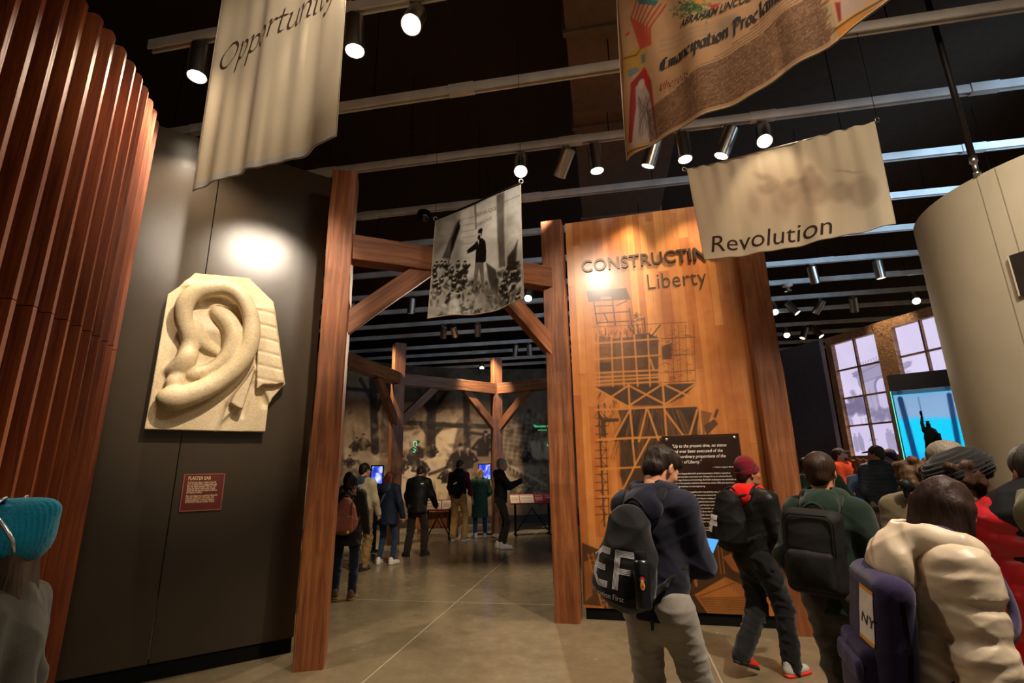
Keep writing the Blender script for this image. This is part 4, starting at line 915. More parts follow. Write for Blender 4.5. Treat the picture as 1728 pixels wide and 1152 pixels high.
d1 = (PM-PL).normalized(); n1_ = Vector((d1.y, -d1.x, 0))
timber('timber_beam', 'timber beam spanning the entrance behind the crowd scene banner', 'beam', PL+d1*.1+Vector((0, 0, 3.88)), PM-d1*.1+Vector((0, 0, 3.95)), .2, .28, (0, 0, 1), seed=6, group='timber beams')
timber('diagonal_brace', 'diagonal timber brace from left entrance post up to the beam', 'brace', PL+d1*.02+Vector((0, 0, 2.98)), PL+d1*.95+Vector((0, 0, 3.84)), .13, .2, d1.cross(n1_)*-1+d1*.0, seed=7, group='diagonal braces')
timber('diagonal_brace', 'diagonal timber brace from middle post up to the beam, right of the crowd scene banner', 'brace', PM-d1*.02+Vector((0, 0, 2.98)), PM-d1*.98+Vector((0, 0, 3.88)), .13, .2, (0, 0, 1), seed=8, group='diagonal braces')
G0 = onz(576, 604, 3.85); G0 = Vector((G0.x, G0.y, 0)); G3 = onz(935, 640, 3.95); G3 = Vector((G3.x, G3.y, 0))
for k, (a, b, la, lb) in enumerate(((G0, B1, 'far timber beam from behind left entrance post to left workshop post', 1), (B1, B2, 'far timber beam between the two workshop posts', 1), (B2, G3, 'far timber beam from right workshop post toward the middle post', 1))):
    d = (b-a).normalized(); timber('timber_beam', la, 'beam', a+d*.1+Vector((0, 0, 3.85)), b-d*.1+Vector((0, 0, 3.85)), .22, .3, (0, 0, 1), TIMBER_OLD, 10+k, 'timber beams')
for k, (p, q, la) in enumerate(((B1, G0, 'far diagonal brace left of the left workshop post'), (B1, B2, 'far diagonal brace right of the left workshop post'), (B2, B1, 'far diagonal brace left of the right workshop post'), (B2, G3, 'far diagonal brace right of the right workshop post'))):
    d = (q-p).normalized(); timber('diagonal_brace', la, 'brace', p+d*.05+Vector((0, 0, 2.75)), p+d*1.05+Vector((0, 0, 3.74)), .14, .2, (0, 0, 1), TIMBER_OLD, 14+k, 'diagonal braces')
# ================================================================ wood panel with printed scaffold and title
MP = frame(PO, PU, z=-PV)                                # x right, y up, z towards the hall
if (MP.to_3x3()@Vector((0, 1, 0))).z < 0: raise RuntimeError
def onplane(px, py, o, n): r = ray(px, py); C0 = Vector((0, 0, CAMZ)); return C0+r*((o-C0).dot(n)/r.dot(n))
def pq(px, py): p = onplane(px, py, PO, PV)-PO; return p.dot(PU), p.z
PW, PT, PB = 2.03, 4.76, .12
panel = thing('wood_panel', PO, 'tall glossy wood plank panel printed with a scaffolded statue', 'panel', D2(-14))
MB().box((0, PB, -.1), (PW, PT, -.003)).build('panel_core', plain('panel_edge', '3a2110', .6), panel, M=MP)
MB().box((.02, 0, -.09), (PW-.02, PB, -.03)).build('plinth', BLACK, panel, M=MP)
cv = Canvas(PW, PT-PB, 350, 800, 'b5702e'); rr = random.Random(8); X, Y = cv.X, cv.Y
pal = ['b0692b', 'a65f26', 'c07c38', '97511f', 'b87332', 'ad662a', 'c58240', '9f5a24', 'b46e30']
x = 0
while x < PW:
    w = rr.choice((.075, .09, .11, .12)); y = -rr.uniform(0, 1.5)
    while y < PT:
        h = rr.uniform(1.1, 2.6); cc = cv.rgb(rr.choice(pal)); m = (X >= x) & (X < x+w) & (Y >= y) & (Y < y+h)
        g = cv.rgb(rr.choice(pal)); tt = np.clip((X-x)/w+.25*np.sin(Y*1.3+x*9), 0, 1)[..., None]; cv.c[m] = (cc*(1-.3*tt)+g*.3*tt)[m]
        cv.line([(x, y), (x+w, y)], .003, '5f3413', .6); y += h
    cv.line([(x, 0), (x, PT)], .0025, '5f3413', .45); x += w
cv.noise(14, .035, 3, 3, 1, .12); cv.noise(2.5, .03, 4, 3, 1, .3)
wood = cv.c.copy()
def z3(zx, zy): s_, z = pq(960+zx/3.973, 470+zy/3.973); return s_, z-PB
def z7(zx, zy): s_, z = pq(960+zx/2.505, 600+zy/2.505); return s_, z-PB
INK = '33200f'
def ip(f, pts, a=.85, soft=.012, c=INK): cv.poly([f(*p) for p in pts], c, a, soft)
def il(f, pts, w=.012, a=.85, c=INK): cv.line([f(*p) for p in pts], w, c, a, .008)
ip(z3, [(115, 82), (385, 62), (414, 140), (132, 156)], .8); ip(z3, [(214, 122), (284, 120), (284, 136), (214, 138)], .9, c='a8682c')
for p in ([(168, 158), (190, 310)], [(292, 148), (312, 310)], [(404, 200), (424, 320)], [(168, 185), (300, 180)], [(175, 235), (410, 220)], [(190, 295), (405, 285)], [(235, 235), (262, 290)], [(320, 180), (390, 148)], [(505, 262), (512, 360)], [(460, 318), (468, 370)], [(400, 320), (440, 368)], [(553, 385), (612, 312)]): il(z3, p, .014)
for i in range(22): a = (rr.uniform(415, 475), rr.uniform(235, 320)); il(z3, [a, (a[0]+rr.uniform(-25, 25), a[1]+rr.uniform(-20, 20))], .01, .7)
for i in range(40): a = (rr.uniform(180, 600), rr.uniform(320, 380)); il(z3, [a, (a[0]+rr.uniform(-8, 8), a[1]+rr.uniform(20, 50))], .008, .6)
ip(z3, [(440, 375), (530, 365), (600, 395), (600, 720), (440, 720)], .72); ip(z3, [(195, 385), (290, 395), (290, 720), (195, 720)], .45)
ip(z3, [(205, 560), (290, 560), (290, 625), (205, 625)], .7); ip(z3, [(290, 400), (440, 390), (440, 720), (290, 720)], .6); ip(z3, [(615, 460), (690, 430), (690, 540), (625, 540)], .65)
for i in range(90): a = (rr.uniform(190, 690), rr.uniform(380, 700)); il(z3, [a, (a[0]+rr.uniform(-30, 30), a[1]+rr.uniform(-12, 12))], .008, .5)
for i in range(60): a = (rr.uniform(640, 830), rr.uniform(330, 690)); il(z3, [a, (a[0]+rr.uniform(-40, 40), a[1]+rr.uniform(-12, 8))], .006, .5)
for y0, y1 in ((395, 392), (510, 505), (625, 612), (690, 684)): il(z3, [(610, y0+8), (845, y1)], .008, .7)
for x0 in (690, 735, 780, 835): il(z3, [(x0, 310), (x0+16, 690)], .007, .55)
il(z3, [(160, 325), (790, 292)], .007, .6)
# statue robe below the gallery
ip(z3, [(180, 725), (860, 700), (770, 790), (640, 850), (400, 850), (300, 800)], .88)
cv.poly([pq(*p)[0:1]+(pq(*p)[1]-PB,) for p in ((1058, 688), (1176, 684), (1178, 735), (1150, 742), (1135, 800), (1140, 920), (1090, 930), (1058, 850), (1046, 800), (1046, 745), (1040, 735))], INK, .9, .03)
ip(z3, [(330, 880), (880, 870), (860, 990), (800, 1060), (300, 1090), (350, 960)], .78); ip(z3, [(880, 880), (960, 900), (905, 1050), (870, 1040)], .5); ip(z3, [(905, 985), (975, 940), (1000, 975), (925, 1050)], .8); ip(z3, [(968, 928), (990, 870), (1005, 882), (985, 935)], .8)
for i in range(28): x0 = rr.uniform(380, 780); il(z3, [(x0, 880), (x0+(x0-560)*.5+rr.uniform(-20, 20), 1090)], .012, .4, '7d4c1f')
ip(z3, [(190, 880), (240, 950), (250, 1060), (215, 1060), (215, 960)], .8); ip(z3, [(230, 940), (335, 935), (335, 958), (230, 962)], .85)
for i in range(30): a = (rr.uniform(190, 340), rr.uniform(740, 1000)); il(z3, [a, (a[0]+rr.uniform(-30, 30), a[1]+rr.uniform(20, 50))], .008, .55)
for yy in range(0, 14): il(z7, [(112, 230+yy*34), (165, 228+yy*34)], .012, .6); il(z7, [(130+2*(yy % 2)*12, 230+yy*34), (160-24*(yy % 2), 264+yy*34)], .01, .6)
il(z7, [(125, 210), (150, 720)], .02, .7); il(z7, [(150, 210), (172, 720)], .012, .6)
for i in range(70):                                   # folds of the robe
    u_ = rr.uniform(-1, 1); x0 = 560+u_*210; x1 = 560+u_*300; y0 = rr.uniform(870, 1000); cv.line([z3(x0, y0), z3(x0+(x1-x0)*.5+rr.uniform(-14, 14), y0+110), z3(x1, y0+230)], rr.uniform(.004, .014), rr.choice(('6e4420', '86531f', '1c120a', '1c120a')), rr.uniform(.25, .6), .01)
# rooftops at the foot of the print
ip(z7, [(55, 790), (130, 820), (150, 1060), (60, 1050)], .8); ip(z7, [(150, 870), (480, 770), (720, 820), (830, 990), (820, 1115), (150, 1110)], .88)
ip(z7, [(60, 1060), (100, 1062), (190, 1075), (190, 1100), (60, 1095)], .9, c='a8682c'); ip(z7, [(64, 870), (95, 860), (100, 1010), (70, 1040)], .75, c='96592a')
ip(z7, [(530, 1010), (660, 935), (800, 1000), (800, 1118), (605, 1112)], .95, c='a3622a')
for i in range(15): il(z7, [(545+i*5, 1018+i*7), (795, 1010+i*7.5) if i else (700, 960)], .006, .8)
for i in range(9): il(z7, [(660+i*9, 940+i*4), (668+i*16, 970+i*12)], .006, .5)
for x0 in (565, 580, 600, 625, 640): il(z7, [(x0, 770), (x0+18, 920)], .012, .8, '8d5526')
ip(z7, [(650, 850), (700, 830), (740, 910), (745, 930), (690, 905)], .9, c='8d5526'); il(z7, [(530, 910), (538, 970)], .03, .8, 'a3622a')
il(z7, [(80, 838), (150, 1095)], .014, .9, 'a3622a'); il(z7, [(100, 835), (172, 1090)], .014, .9, 'a3622a')
for i in range(12): il(z7, [(82+i*6, 845+i*21), (102+i*6, 842+i*21)], .01, .9, 'a3622a')
# pale scaffold poles: the bare wood shows through
def bare(f, pts, w=.022): cv.line([f(*p) for p in pts], w, 'b77636', .9, .008)
for y0, y1 in ((435, 402), (540, 512), (632, 612), (662, 642), (690, 660), (712, 690)): bare(z3, [(172, y0), (612, y1)])
for x0, x1 in ((196, 205), (285, 295), (352, 370), (438, 462), (530, 545), (612, 632)): bare(z3, [(x0, 380), (x1, 720)], .02)
for p in ([(180, 735), (400, 860)], [(400, 715), (220, 835)], [(400, 715), (640, 840)], [(630, 705), (405, 850)], [(630, 705), (850, 810)], [(855, 700), (640, 845)], [(400, 710), (408, 860)], [(628, 700), (640, 860)], [(178, 880), (890, 850)], [(190, 1080), (800, 1052)], [(640, 860), (655, 1060)], [(410, 880), (430, 1090)], [(875, 860), (890, 1040)], [(405, 885), (310, 1060)], [(520, 875), (470, 1090)], [(530, 880), (600, 1080)], [(640, 880), (770, 1055)], [(860, 880), (810, 1050)], [(545, 540), (568, 610)]): bare(z3, p, .024)
for p in ([(125, 355), (300, 345)], [(130, 480), (300, 470)], [(130, 595), (210, 592)], [(268, 350), (280, 470)], [(340, 350), (270, 480)], [(272, 480), (160, 700)]): bare(z7, p, .022)
cv.noise(10, .02, 9, 2)
PX = lambda a: None
def panel_P(X, Y): V = np.stack([X, Y+PB, np.full(X.shape, .0)], 1); return V
fc = cv.mesh('plank_facing', panel_P, painted('varnished_planks', .36, spec=.5, coat=.3), panel); fc.matrix_world = MP
def fit(me, x0, x1, y0, y1):
    n = len(me.vertices); a = np.empty(n*3, np.float32); me.vertices.foreach_get('co', a); a = a.reshape(-1, 3); lo, hi = a.min(0), a.max(0)
    a[:, 0] = x0+(a[:, 0]-lo[0])/(hi[0]-lo[0])*(x1-x0); a[:, 1] = y0+(a[:, 1]-lo[1])/(hi[1]-lo[1])*(y1-y0); me.vertices.foreach_set('co', a.ravel()); me.update(); return me
LETTER = plain('dark_bronze_letters', '4a3a2c', .35, .5)
xx = 0.; word = 'CONSTRUCTING'
advw = {c: .1 for c in word}
me = fit(text_mesh(word, .23, .009, bold=.004, spacing=1.06), .187, 1.86, 4.035, 4.2)
o = link('title_letters', me, LETTER, panel); o.matrix_world = MP@Matrix.Translation((0, 0, .0095))
me = fit(text_mesh('Liberty', .23, .003, spacing=1.02, bold=-.002), .985, 1.67, 3.66, 3.915); o = link('title_letters', me, LETTER, panel); o.matrix_world = MP@Matrix.Translation((0, 0, .0035))
# clear text plate on stand-offs
tp = thing('text_plate', PO+PU*1.0-PV*.03+Vector((0, 0, .84)), 'dark translucent text plate with white quotation fixed to the wood panel', 'sign', D2(-14))
PLX = plain('smoked_acrylic', '2c1c15', .12, var=.03, spec=.6); PLX.node_tree.nodes['Principled BSDF'].inputs['Alpha'].default_value = .8
TX0, TX1, TY0, TY1 = .985, 1.80, .84, 1.94; ZP = .035
MB().box((TX0, TY0, ZP-.008), (TX1, TY1, ZP)).build('plate', PLX, tp, M=MP)
for x, y in ((TX0+.05, TY1-.045), (TX1-.05, TY1-.045), (TX0+.05, TY0+.045), (TX1-.05, TY0+.045)):
    MB().lathe([(.012, 0), (.012, ZP+.004), (.018, ZP+.005), (.018, ZP+.012), (.015, ZP+.015)], 16).build('standoff', STEEL, tp, M=MP@Matrix.Translation((x, y, 0)), smooth=True)
WHITE = plain('white_print', 'e6ddd2', .6, var=.02)
def put_lines(parent, M, lines, size, x, y, lead, mat, shear=0, z=0, wfit=None):
    for i, s_ in enumerate(lines):
        if not s_: continue
        me = text_mesh(s_, size, 0, shear)
        if wfit: n = len(me.vertices); a = np.empty(n*3, np.float32); me.vertices.foreach_get('co', a); a = a.reshape(-1, 3); a[:, 0] *= wfit[i]/max(a[:, 0].max(), 1e-4); me.vertices.foreach_set('co', a.ravel()); me.update()
        o = link('lettering', me, mat, parent); o.matrix_world = M@Matrix.Translation((x, y-lead*i, z))
put_lines(tp, MP, ['"Up to the present time, no statue', 'had ever been executed of the', 'extraordinary proportions of the', 'Statue of Liberty."'], .05, TX0+.1, TY1-.135, .058, WHITE, .2, ZP+.001, (.575, .53, .555, .3))
put_lines(tp, MP, ['\u2014 Frédéric-Auguste Bartholdi, 1885'], .02, TX0+.5, TY1-.36, .02, WHITE, .2, ZP+.001)
put_lines(tp, MP, ['Frédéric Auguste Bartholdi\'s grand interpretation of liberty required an', 'equally innovative construction plan. Designed in an era enlivened by the', 'marriage of science and technology, Bartholdi\'s masterpiece was remarkable as', 'one of the greatest technical achievements of the 1800s and stands as a', 'bridge between art and engineering.'], .024, TX0+.1, TY1-.425, .034, WHITE, 0, ZP+.001, (.58, .59, .63, .61, .31))
put_lines(tp, MP, ['The Statue was shaped by a firm line built by many. Beginning in 1875,', 'over 60 craftsmen at the renowned metalworking firm Gaget, Gauthier &', 'Compagnie labored over the Statue\'s creation. Bartholdi supervised every detail', 'of construction, which involved both traditional techniques and new', 'technologies. Stone, marble, and bronze would be too heavy and costly for', 'a statue standing at 151 feet, so workers used an ancient metalworking', 'process known as repoussé (from the French "to push forward"),', 'hammering the form out of thin sheets of copper. With the copper', 'upper skin connected to an ingenious interior framework, the figure', 'of liberty took shape into what was then the tallest monument.'], .024, TX0+.1, TY1-.62, .034, WHITE, 0, ZP+.001, (.6, .62, .66, .6, .62, .6, .58, .57, .58, .56))
put_lines(tp, MP, ['Bartholdi\'s workshop in Paris, from the series of construction photographs', 'taken while the statue was being assembled'], .017, TX0+.1, TY1-.985, .024, WHITE, 0, ZP+.001)
# ================================================================ plaster ear and its label
def eq(zx, zy, dep=0.):
    p = onplane(230+zx/3.84, 440+zy/3.84, A0+EN*dep, EN); d = p-A0; return d.dot(EU), d.z
def e3(zx, zy, dep): a, b = eq(zx, zy, dep); return (a, b, dep)
S = Sdf((-.36, 1.9, -.02), (.9, 3.62, .42), .0085)
def prism(poly, z0, z1, k=.01, sub=False, taper=0):
    P = np.array(poly, float)
    def fn(X, Y, Z):
        ins = np.zeros((X.shape[0], Y.shape[1], 1), bool); Dm = np.full(ins.shape, 1e9, np.float32); x = X; y = Y
        for i in range(len(P)):
            (x0, y0), (x1, y1) = P[i], P[(i+1) % len(P)]
            if y0 != y1: ins ^= ((y0 > y) != (y1 > y)) & (x < (x1-x0)*(y-y0)/(y1-y0)+x0)
            dx, dy = x1-x0, y1-y0; t_ = np.clip(((x-x0)*dx+(y-y0)*dy)/(dx*dx+dy*dy), 0, 1); Dm = np.minimum(Dm, np.hypot(x-x0-t_*dx, y-y0-t_*dy))
        d = np.where(ins, -Dm, Dm)+taper*np.maximum(Z-z0, 0); return np.maximum(d, np.maximum(Z-z1, z0-Z)).astype(np.float32)
    m = .03; S.put(fn, (*(P.min(0)-m), z0-m), (*(P.max(0)+m), z1+m), k, sub)
SD = .1
prism([eq(*p, SD) for p in ((380, 78), (730, 110), (890, 265), (905, 350), (965, 800), (930, 835), (880, 890), (855, 950), (835, 1108), (52, 1090), (205, 215), (300, 150))], .004, SD)
prism([eq(*p, SD+.05) for p in ((300, 150), (325, 112), (420, 130), (380, 180), (320, 200))], .05, SD+.05, .06, taper=.6)
def chain(pts, k=.03, sub=False):
    E = [np.array(e3(x, y, d)+(r,)) for x, y, d, r in pts]; E = [2*E[0]-E[1]]+E+[2*E[-1]-E[-2]]; Q = []
    for i in range(1, len(E)-2):
        for u in np.linspace(0, 1, 7)[:-1]:
            a, b, c, d = E[i-1:i+3]; Q.append(.5*((2*b)+(c-a)*u+(2*a-5*b+4*c-d)*u*u+(3*b-a-3*c+d)*u**3))
    Q.append(E[-2]); 
    for a, b in zip(Q[:-1], Q[1:]): S.cap(a[:3], b[:3], a[3], b[3], k=k, sub=sub)
prism([eq(*p, .14) for p in ((330, 500), (300, 350), (380, 210), (560, 170), (690, 240), (750, 420), (730, 600), (640, 720), (480, 830), (250, 930), (160, 900), (230, 740), (330, 640))], .05, .15, .05, taper=.3)
S.ell(e3(480, 600, .2), (.17, .2, .09), k=.06, sub=True); S.ell(e3(520, 330, .2), (.17, .15, .085), k=.05, sub=True)
chain([(350, 560, .13, .05), (335, 470, .16, .055), (305, 380, .19, .058), (315, 280, .22, .06), (380, 205, .24, .06), (480, 175, .25, .058), (590, 175, .25, .058), (680, 235, .25, .06), (735, 340, .24, .062), (748, 460, .23, .064), (725, 570, .22, .066), (655, 680, .21, .068), (560, 760, .2, .07), (440, 830, .2, .08), (300, 880, .2, .085), (210, 890, .19, .075)], .03)
chain([(520, 330, .12, .05), (585, 380, .15, .062), (630, 470, .17, .066), (620, 570, .17, .062), (570, 650, .16, .055), (470, 710, .15, .045), (350, 735, .15, .04)], .04)
chain([(380, 420, .14, .04), (400, 490, .13, .045), (450, 550, .12, .04), (530, 600, .1, .03)], .03)
chain([(430, 400, .08, .03), (480, 420, .07, .025)], .03); chain([(345, 560, .15, .045), (330, 620, .17, .05), (300, 670, .15, .05), (240, 720, .09, .05)], .05); chain([(270, 750, .14, .035), (240, 800, .14, .05)], .04)
S.ell(e3(235, 895, .18), (.11, .085, .095), k=.06)
# wavy hair behind the ear, broken ribbon below
prism([eq(*p, .16) for p in ((770, 290), (895, 300), (910, 430), (960, 790), (900, 800), (820, 800), (780, 830), (785, 560))], .05, .165, .03)
for i in range(6): y = 322+i*88; chain([(782, y-5, .172, .012), (850, y+8, .176, .012), (925+i*5, y+32, .17, .012)], .012, True)
for i in range(34): y = 330+i*14; chain([(786, y-2, .174, .0045), (850, y+8, .176, .0045), (915+i, y+26, .172, .0045)], .006, True)
chain([(800, 850, .1, .03), (830, 930, .09, .03)], .03, True)
prism([eq(*p, .2) for p in ((650, 965), (590, 925), (620, 860), (700, 760), (780, 640), (785, 700), (745, 830), (700, 978))], .05, .21, .03, taper=.15)
prism([eq(*p, .15) for p in ((525, 1095), (530, 1050), (580, 900), (660, 840), (650, 970))], .05, .14, .04, taper=.3); chain([(690, 1000, .11, .02), (720, 900, .12, .02), (765, 800, .12, .02)], .03, True); chain([(640, 960, .21, .015), (700, 985, .21, .015)], .01, True)
t = NT('old_plaster'); v = t.coords(); na = t.n('ShaderNodeTexNoise', Scale=5, Detail=6, Roughness=.65); t.l(v, na.inputs['Vector']); nb = t.n('ShaderNodeTexNoise', Scale=60, Detail=4); t.l(v, nb.inputs['Vector'])
t.base(t.mix(.25, t.ramp(na.outputs['Fac'], [(.3, 'b39d78'), (.5, 'c6b18c'), (.7, 'd2c09e')]), t.ramp(nb.outputs['Fac'], [(.35, '98825c'), (.6, 'd6c6a6')]))); t.b.inputs['Roughness'].default_value = .5; t.b.inputs['Specular IOR Level'].default_value = .35; t.bump(nb.outputs['Fac'], .25, .006)
V, Q = S.nets(); V = relax(V, Q); er = link('plaster_ear', fast_mesh('plaster_ear', V-np.array([.25, 2.7, 0]), Q), t.m); er.matrix_world = ME@Matrix.Translation((.25, 2.7, .001))
tag(er, 'giant cream plaster ear with wavy hair on the charcoal wall', 'sculpture')
lp = thing('wall_label', A0+EU*.22+EN*.004+Vector((0, 0, 1.29)), 'small dark red PLASTER EAR label below the plaster ear', 'sign', math.atan2(EU.y, EU.x))
def lq(zx, zy): p = onplane(290+zx/11.52, 780+zy/11.52, A0+EN*.012, EN)-A0; return p.dot(EU), p.z
c00 = lq(150, 945); c10 = lq(950, 918); c11 = lq(1028, 222); c01 = lq(245, 232); LX0 = (c00[0]+c01[0])/2; LX1 = (c10[0]+c11[0])/2; LY0 = (c00[1]+c10[1])/2; LY1 = (c01[1]+c11[1])/2; LW, LH = LX1-LX0, LY1-LY0
MB().box((LX0, LY0, .002), (LX1, LY1, .012)).build('plate', plain('oxblood_plate', '5a1c14', .45), lp, M=ME); bb = .005; mb = MB()
for x0, x1, y0, y1 in ((LX0-.004, LX0+bb, LY0, LY1), (LX1-bb, LX1+.004, LY0, LY1), (LX0, LX1, LY0-.004, LY0+bb), (LX0, LX1, LY1-bb, LY1+.004)): mb.box((x0, y0, .002), (x1, y1, .0145))
mb.build('border', plain('worn_red_border', '8a4a38', .5), lp, M=ME)
CREAM = plain('cream_print', 'e9c9a0', .6, var=.02)
put_lines(lp, ME, ['PLASTER EAR'], .05*LW/.36, LX0+LW*.1, LY1-LH*.155, 0, CREAM, 0, .0135, (LW*.56,))
put_lines(lp, ME, ['This full-scale plaster model of the left', 'ear is a replica of the original plaster cast', 'that was made between 1876 and 1877', 'during the Statue\'s construction. Copper', 'sheets like this one were used to construct', 'the Statue of Liberty.'], .03*LW/.36, LX0+LW*.1, LY1-LH*.255, LH*.0545, CREAM, 0, .0135, tuple(LW*q for q in (.7, .73, .72, .71, .75, .38)))
put_lines(lp, ME, ['After the Statue was completed, Bartholdi', 'kept this original ear in his studio. The', 'original plaster ear is now on exhibit at', 'the Bartholdi Museum, Colmar, France.'], .03*LW/.36, LX0+LW*.1, LY1-LH*.62, LH*.0545, CREAM, 0, .0135, tuple(LW*q for q in (.77, .69, .71, .72)))
# ================================================================ cloth banners
class Banner:
    def __init__(s, label, TL, TR, BR, BL, waves, sag=(0, 0)):
        s.c = [Vector(p) for p in (TL, TR, BR, BL)]; s.w = (s.c[2]-s.c[3]).length; s.h = (s.c[0]-s.c[3]).length; s.waves = waves; s.sag = sag
        s.n = (s.c[2]-s.c[3]).cross(s.c[0]-s.c[3]).normalized()          # towards the hall
        s.root = thing('hanging_banner', s.c[3]*.5+s.c[2]*.5, label, 'banner', 0, 'cloth banners hanging from the ceiling')
    def P(s, x, y, off=0.):
        u = (np.asarray(x)/s.w)[:, None]; v = (np.asarray(y)/s.h)[:, None]; TL, TR, BR, BL = [np.array(c) for c in s.c]
        p = BL*(1-u)*(1-v)+BR*u*(1-v)+TR*u*v+TL*(1-u)*v; d = np.zeros_like(u)
        for a, f, ph, pw, sk in s.waves: d += a*np.sin(2*math.pi*(f*u+sk*v)+ph)*np.abs(1-v)**pw if pw >= 0 else a*np.sin(2*math.pi*(f*u+sk*v)+ph)*np.abs(v)**(-pw)
        p = p+np.array(s.n)*(d+off); p[:, 2] += (s.sag[0]*np.sin(math.pi*u)*(1-v)+s.sag[1]*np.sin(2*math.pi*u)*(1-v))[:, 0]; return p
    def uv(s, px, py):
        p = onplane(px, py, s.c[3], s.n)-s.c[3]; e1 = (s.c[2]-s.c[3]).normalized(); e2 = (s.c[0]-s.c[3]).normalized(); e12 = e1.dot(e2); a, b = p.dot(e1), p.dot(e2); x = (a-b*e12)/(1-e12*e12); return x, b-x*e12
    def own(s, o): o.matrix_world = Matrix.Identity(4); return o
    def cloth(s, cv, mat): o = s.own(cv.mesh('cloth', s.P, mat, s.root)); return o
    def deco(s, me, mat, name='lettering', off=.004): return s.own(link(name, warp(me, lambda a: s.P(a[:, 0], a[:, 1], off), .05), mat, s.root))
    def hems(s, mat):
        mb = MB()
        for ys in (.0,):
            xs = np.linspace(0, s.w, 40); mb.tube([Vector(q) for q in s.P(xs, np.full(40, ys))], .006, 6)
        for x in (.0, s.w):
            ys = np.linspace(0, s.h, 30); mb.tube([Vector(q) for q in s.P(np.full(30, x), ys)], .004, 6)
        s.own(mb.build('hem', mat, s.root, smooth=True))
    def rod(s, mat, ext=.03, wires=True):
        a, b = s.c[0], s.c[1]; d = (b-a).normalized(); mb = MB().tube([a-d*ext, b+d*ext], .011, 10); s.own(mb.build('top_rod', mat, s.root, smooth=True))
        if wires:
            for q in (a-d*ext, b+d*ext):
                s.own(MB().tube([q+Vector((0, 0, -.03)), Vector((q.x, q.y, 5.9))], .003, 6).build('hanging_wire', BLACK, s.root)); s.own(MB().tube([q+Vector((.02*math.cos(t_), 0, .02+.022*math.sin(t_))) for t_ in np.linspace(0, 6.28, 12)], .005, 6).build('ring_hook', STEEL, s.root, smooth=True))
CLOTHM = painted('printed_banner_cloth', .85, weave=1, trans=.3); INKB = plain('brown_print', '3c211c', .85, var=.05)
HEMM = fab('b3a48c')
GL = {'O': [[(.62, 1.42), (.2, 1.1), (.06, .6), (.25, .08), (.7, 0), (1.12, .4), (1.2, .95), (.95, 1.35), (.6, 1.42), (.35, 1.3)]], 'p': [[(.08, .93), (.22, 1), (.16, -.75)], [(.2, .65), (.45, 1), (.72, .85), (.7, .3), (.42, .0), (.2, .12)]],
      'o': [[(.4, 1), (.12, .75), (.12, .25), (.4, 0), (.68, .25), (.68, .75), (.4, 1)]], 'r': [[(.05, .9), (.2, 1), (.2, 0)], [(.2, .6), (.42, 1), (.62, .93)]], 't': [[(.25, 1.45), (.22, .2), (.38, .02), (.58, .12)], [(0, 1), (.55, 1)]],
      'u': [[(.03, .93), (.17, 1), (.14, .25), (.33, .02), (.68, .4)], [(.7, 1), (.68, .12), (.86, .06)]], 'n': [[(.05, .9), (.2, 1), (.18, 0)], [(.2, .6), (.5, 1), (.7, .85), (.68, .12), (.85, .06)]], 'i': [[(.05, .9), (.2, 1), (.2, .12), (.36, .06)], [(.21, 1.36), (.27, 1.42)]],
      'y': [[(.06, .93), (.18, 1), (.16, .25), (.36, .02), (.66, .4)], [(.7, 1), (.62, 0), (.35, -.65), (.08, -.6)]], 'E': [[(.95, 1.4), (.5, 1.5), (.12, 1.1), (.12, .4), (.5, 0), (1, .2)], [(.15, .8), (.75, .88)], [(.55, 1.5), (.5, .1)], [(.3, 1.35), (.3, .2)]],
      'm': [[(.05, .9), (.2, 1), (.2, 0)], [(.2, .7), (.45, 1), (.6, .85), (.6, 0)], [(.6, .7), (.85, 1), (1., .85), (1., .1), (1.15, .05)]], 'a': [[(.62, .9), (.35, 1), (.1, .6), (.15, .15), (.4, .03), (.65, .35)], [(.68, 1), (.68, .1), (.85, .05)]],
      'c': [[(.65, .85), (.4, 1), (.12, .7), (.12, .25), (.4, 0), (.65, .12)]], 'l': [[(.1, 1.5), (.22, 1.6), (.22, .15), (.37, .05)]], 'P': [[(.2, 1.5), (.35, 1.35), (.32, -.35)], [(.0, 1.2), (.4, 1.58), (.98, 1.4), (.98, .9), (.6, .65), (.32, .8)], [(.5, 1.4), (.5, .8)]],
      'W': [[(.1, 1.3), (.2, .3), (.4, 0)], [(.4, 1.3), (.4, .1), (.7, .1)], [(.75, 1.4), (.8, .6), (.6, 0)]], 'h': [[(.1, 1.5), (.2, 1.6), (.2, 0)], [(.2, .6), (.5, 1), (.68, .8), (.65, .1)]], 'e': [[(.15, .5), (.6, .65), (.5, 1), (.2, .8), (.12, .3), (.4, 0), (.65, .15)]], 's': [[(.55, .9), (.3, 1), (.15, .75), (.5, .3), (.35, 0), (.08, .1)]]}
ADV = {'O': 1.35, 'm': 1.25, 'E': 1.15, 'P': 1.1, 'i': .42, 'l': .45, 't': .62, 'r': .68, ' ': .5, 'W': .95}
def script_mesh(word, size, wid=.2, ang=40, shear=.2, thin=.2):
    st = []; x = 0.
    for ch in word:
        for s_ in GL.get(ch, []): st.append([((x+px+shear*py)*size, py*size) for px, py in s_])
        x += ADV.get(ch, .85)
    V, Fs = pen_strokes(st, wid*size, ang, thin=thin); return raw('lettering', V, Fs), x*size
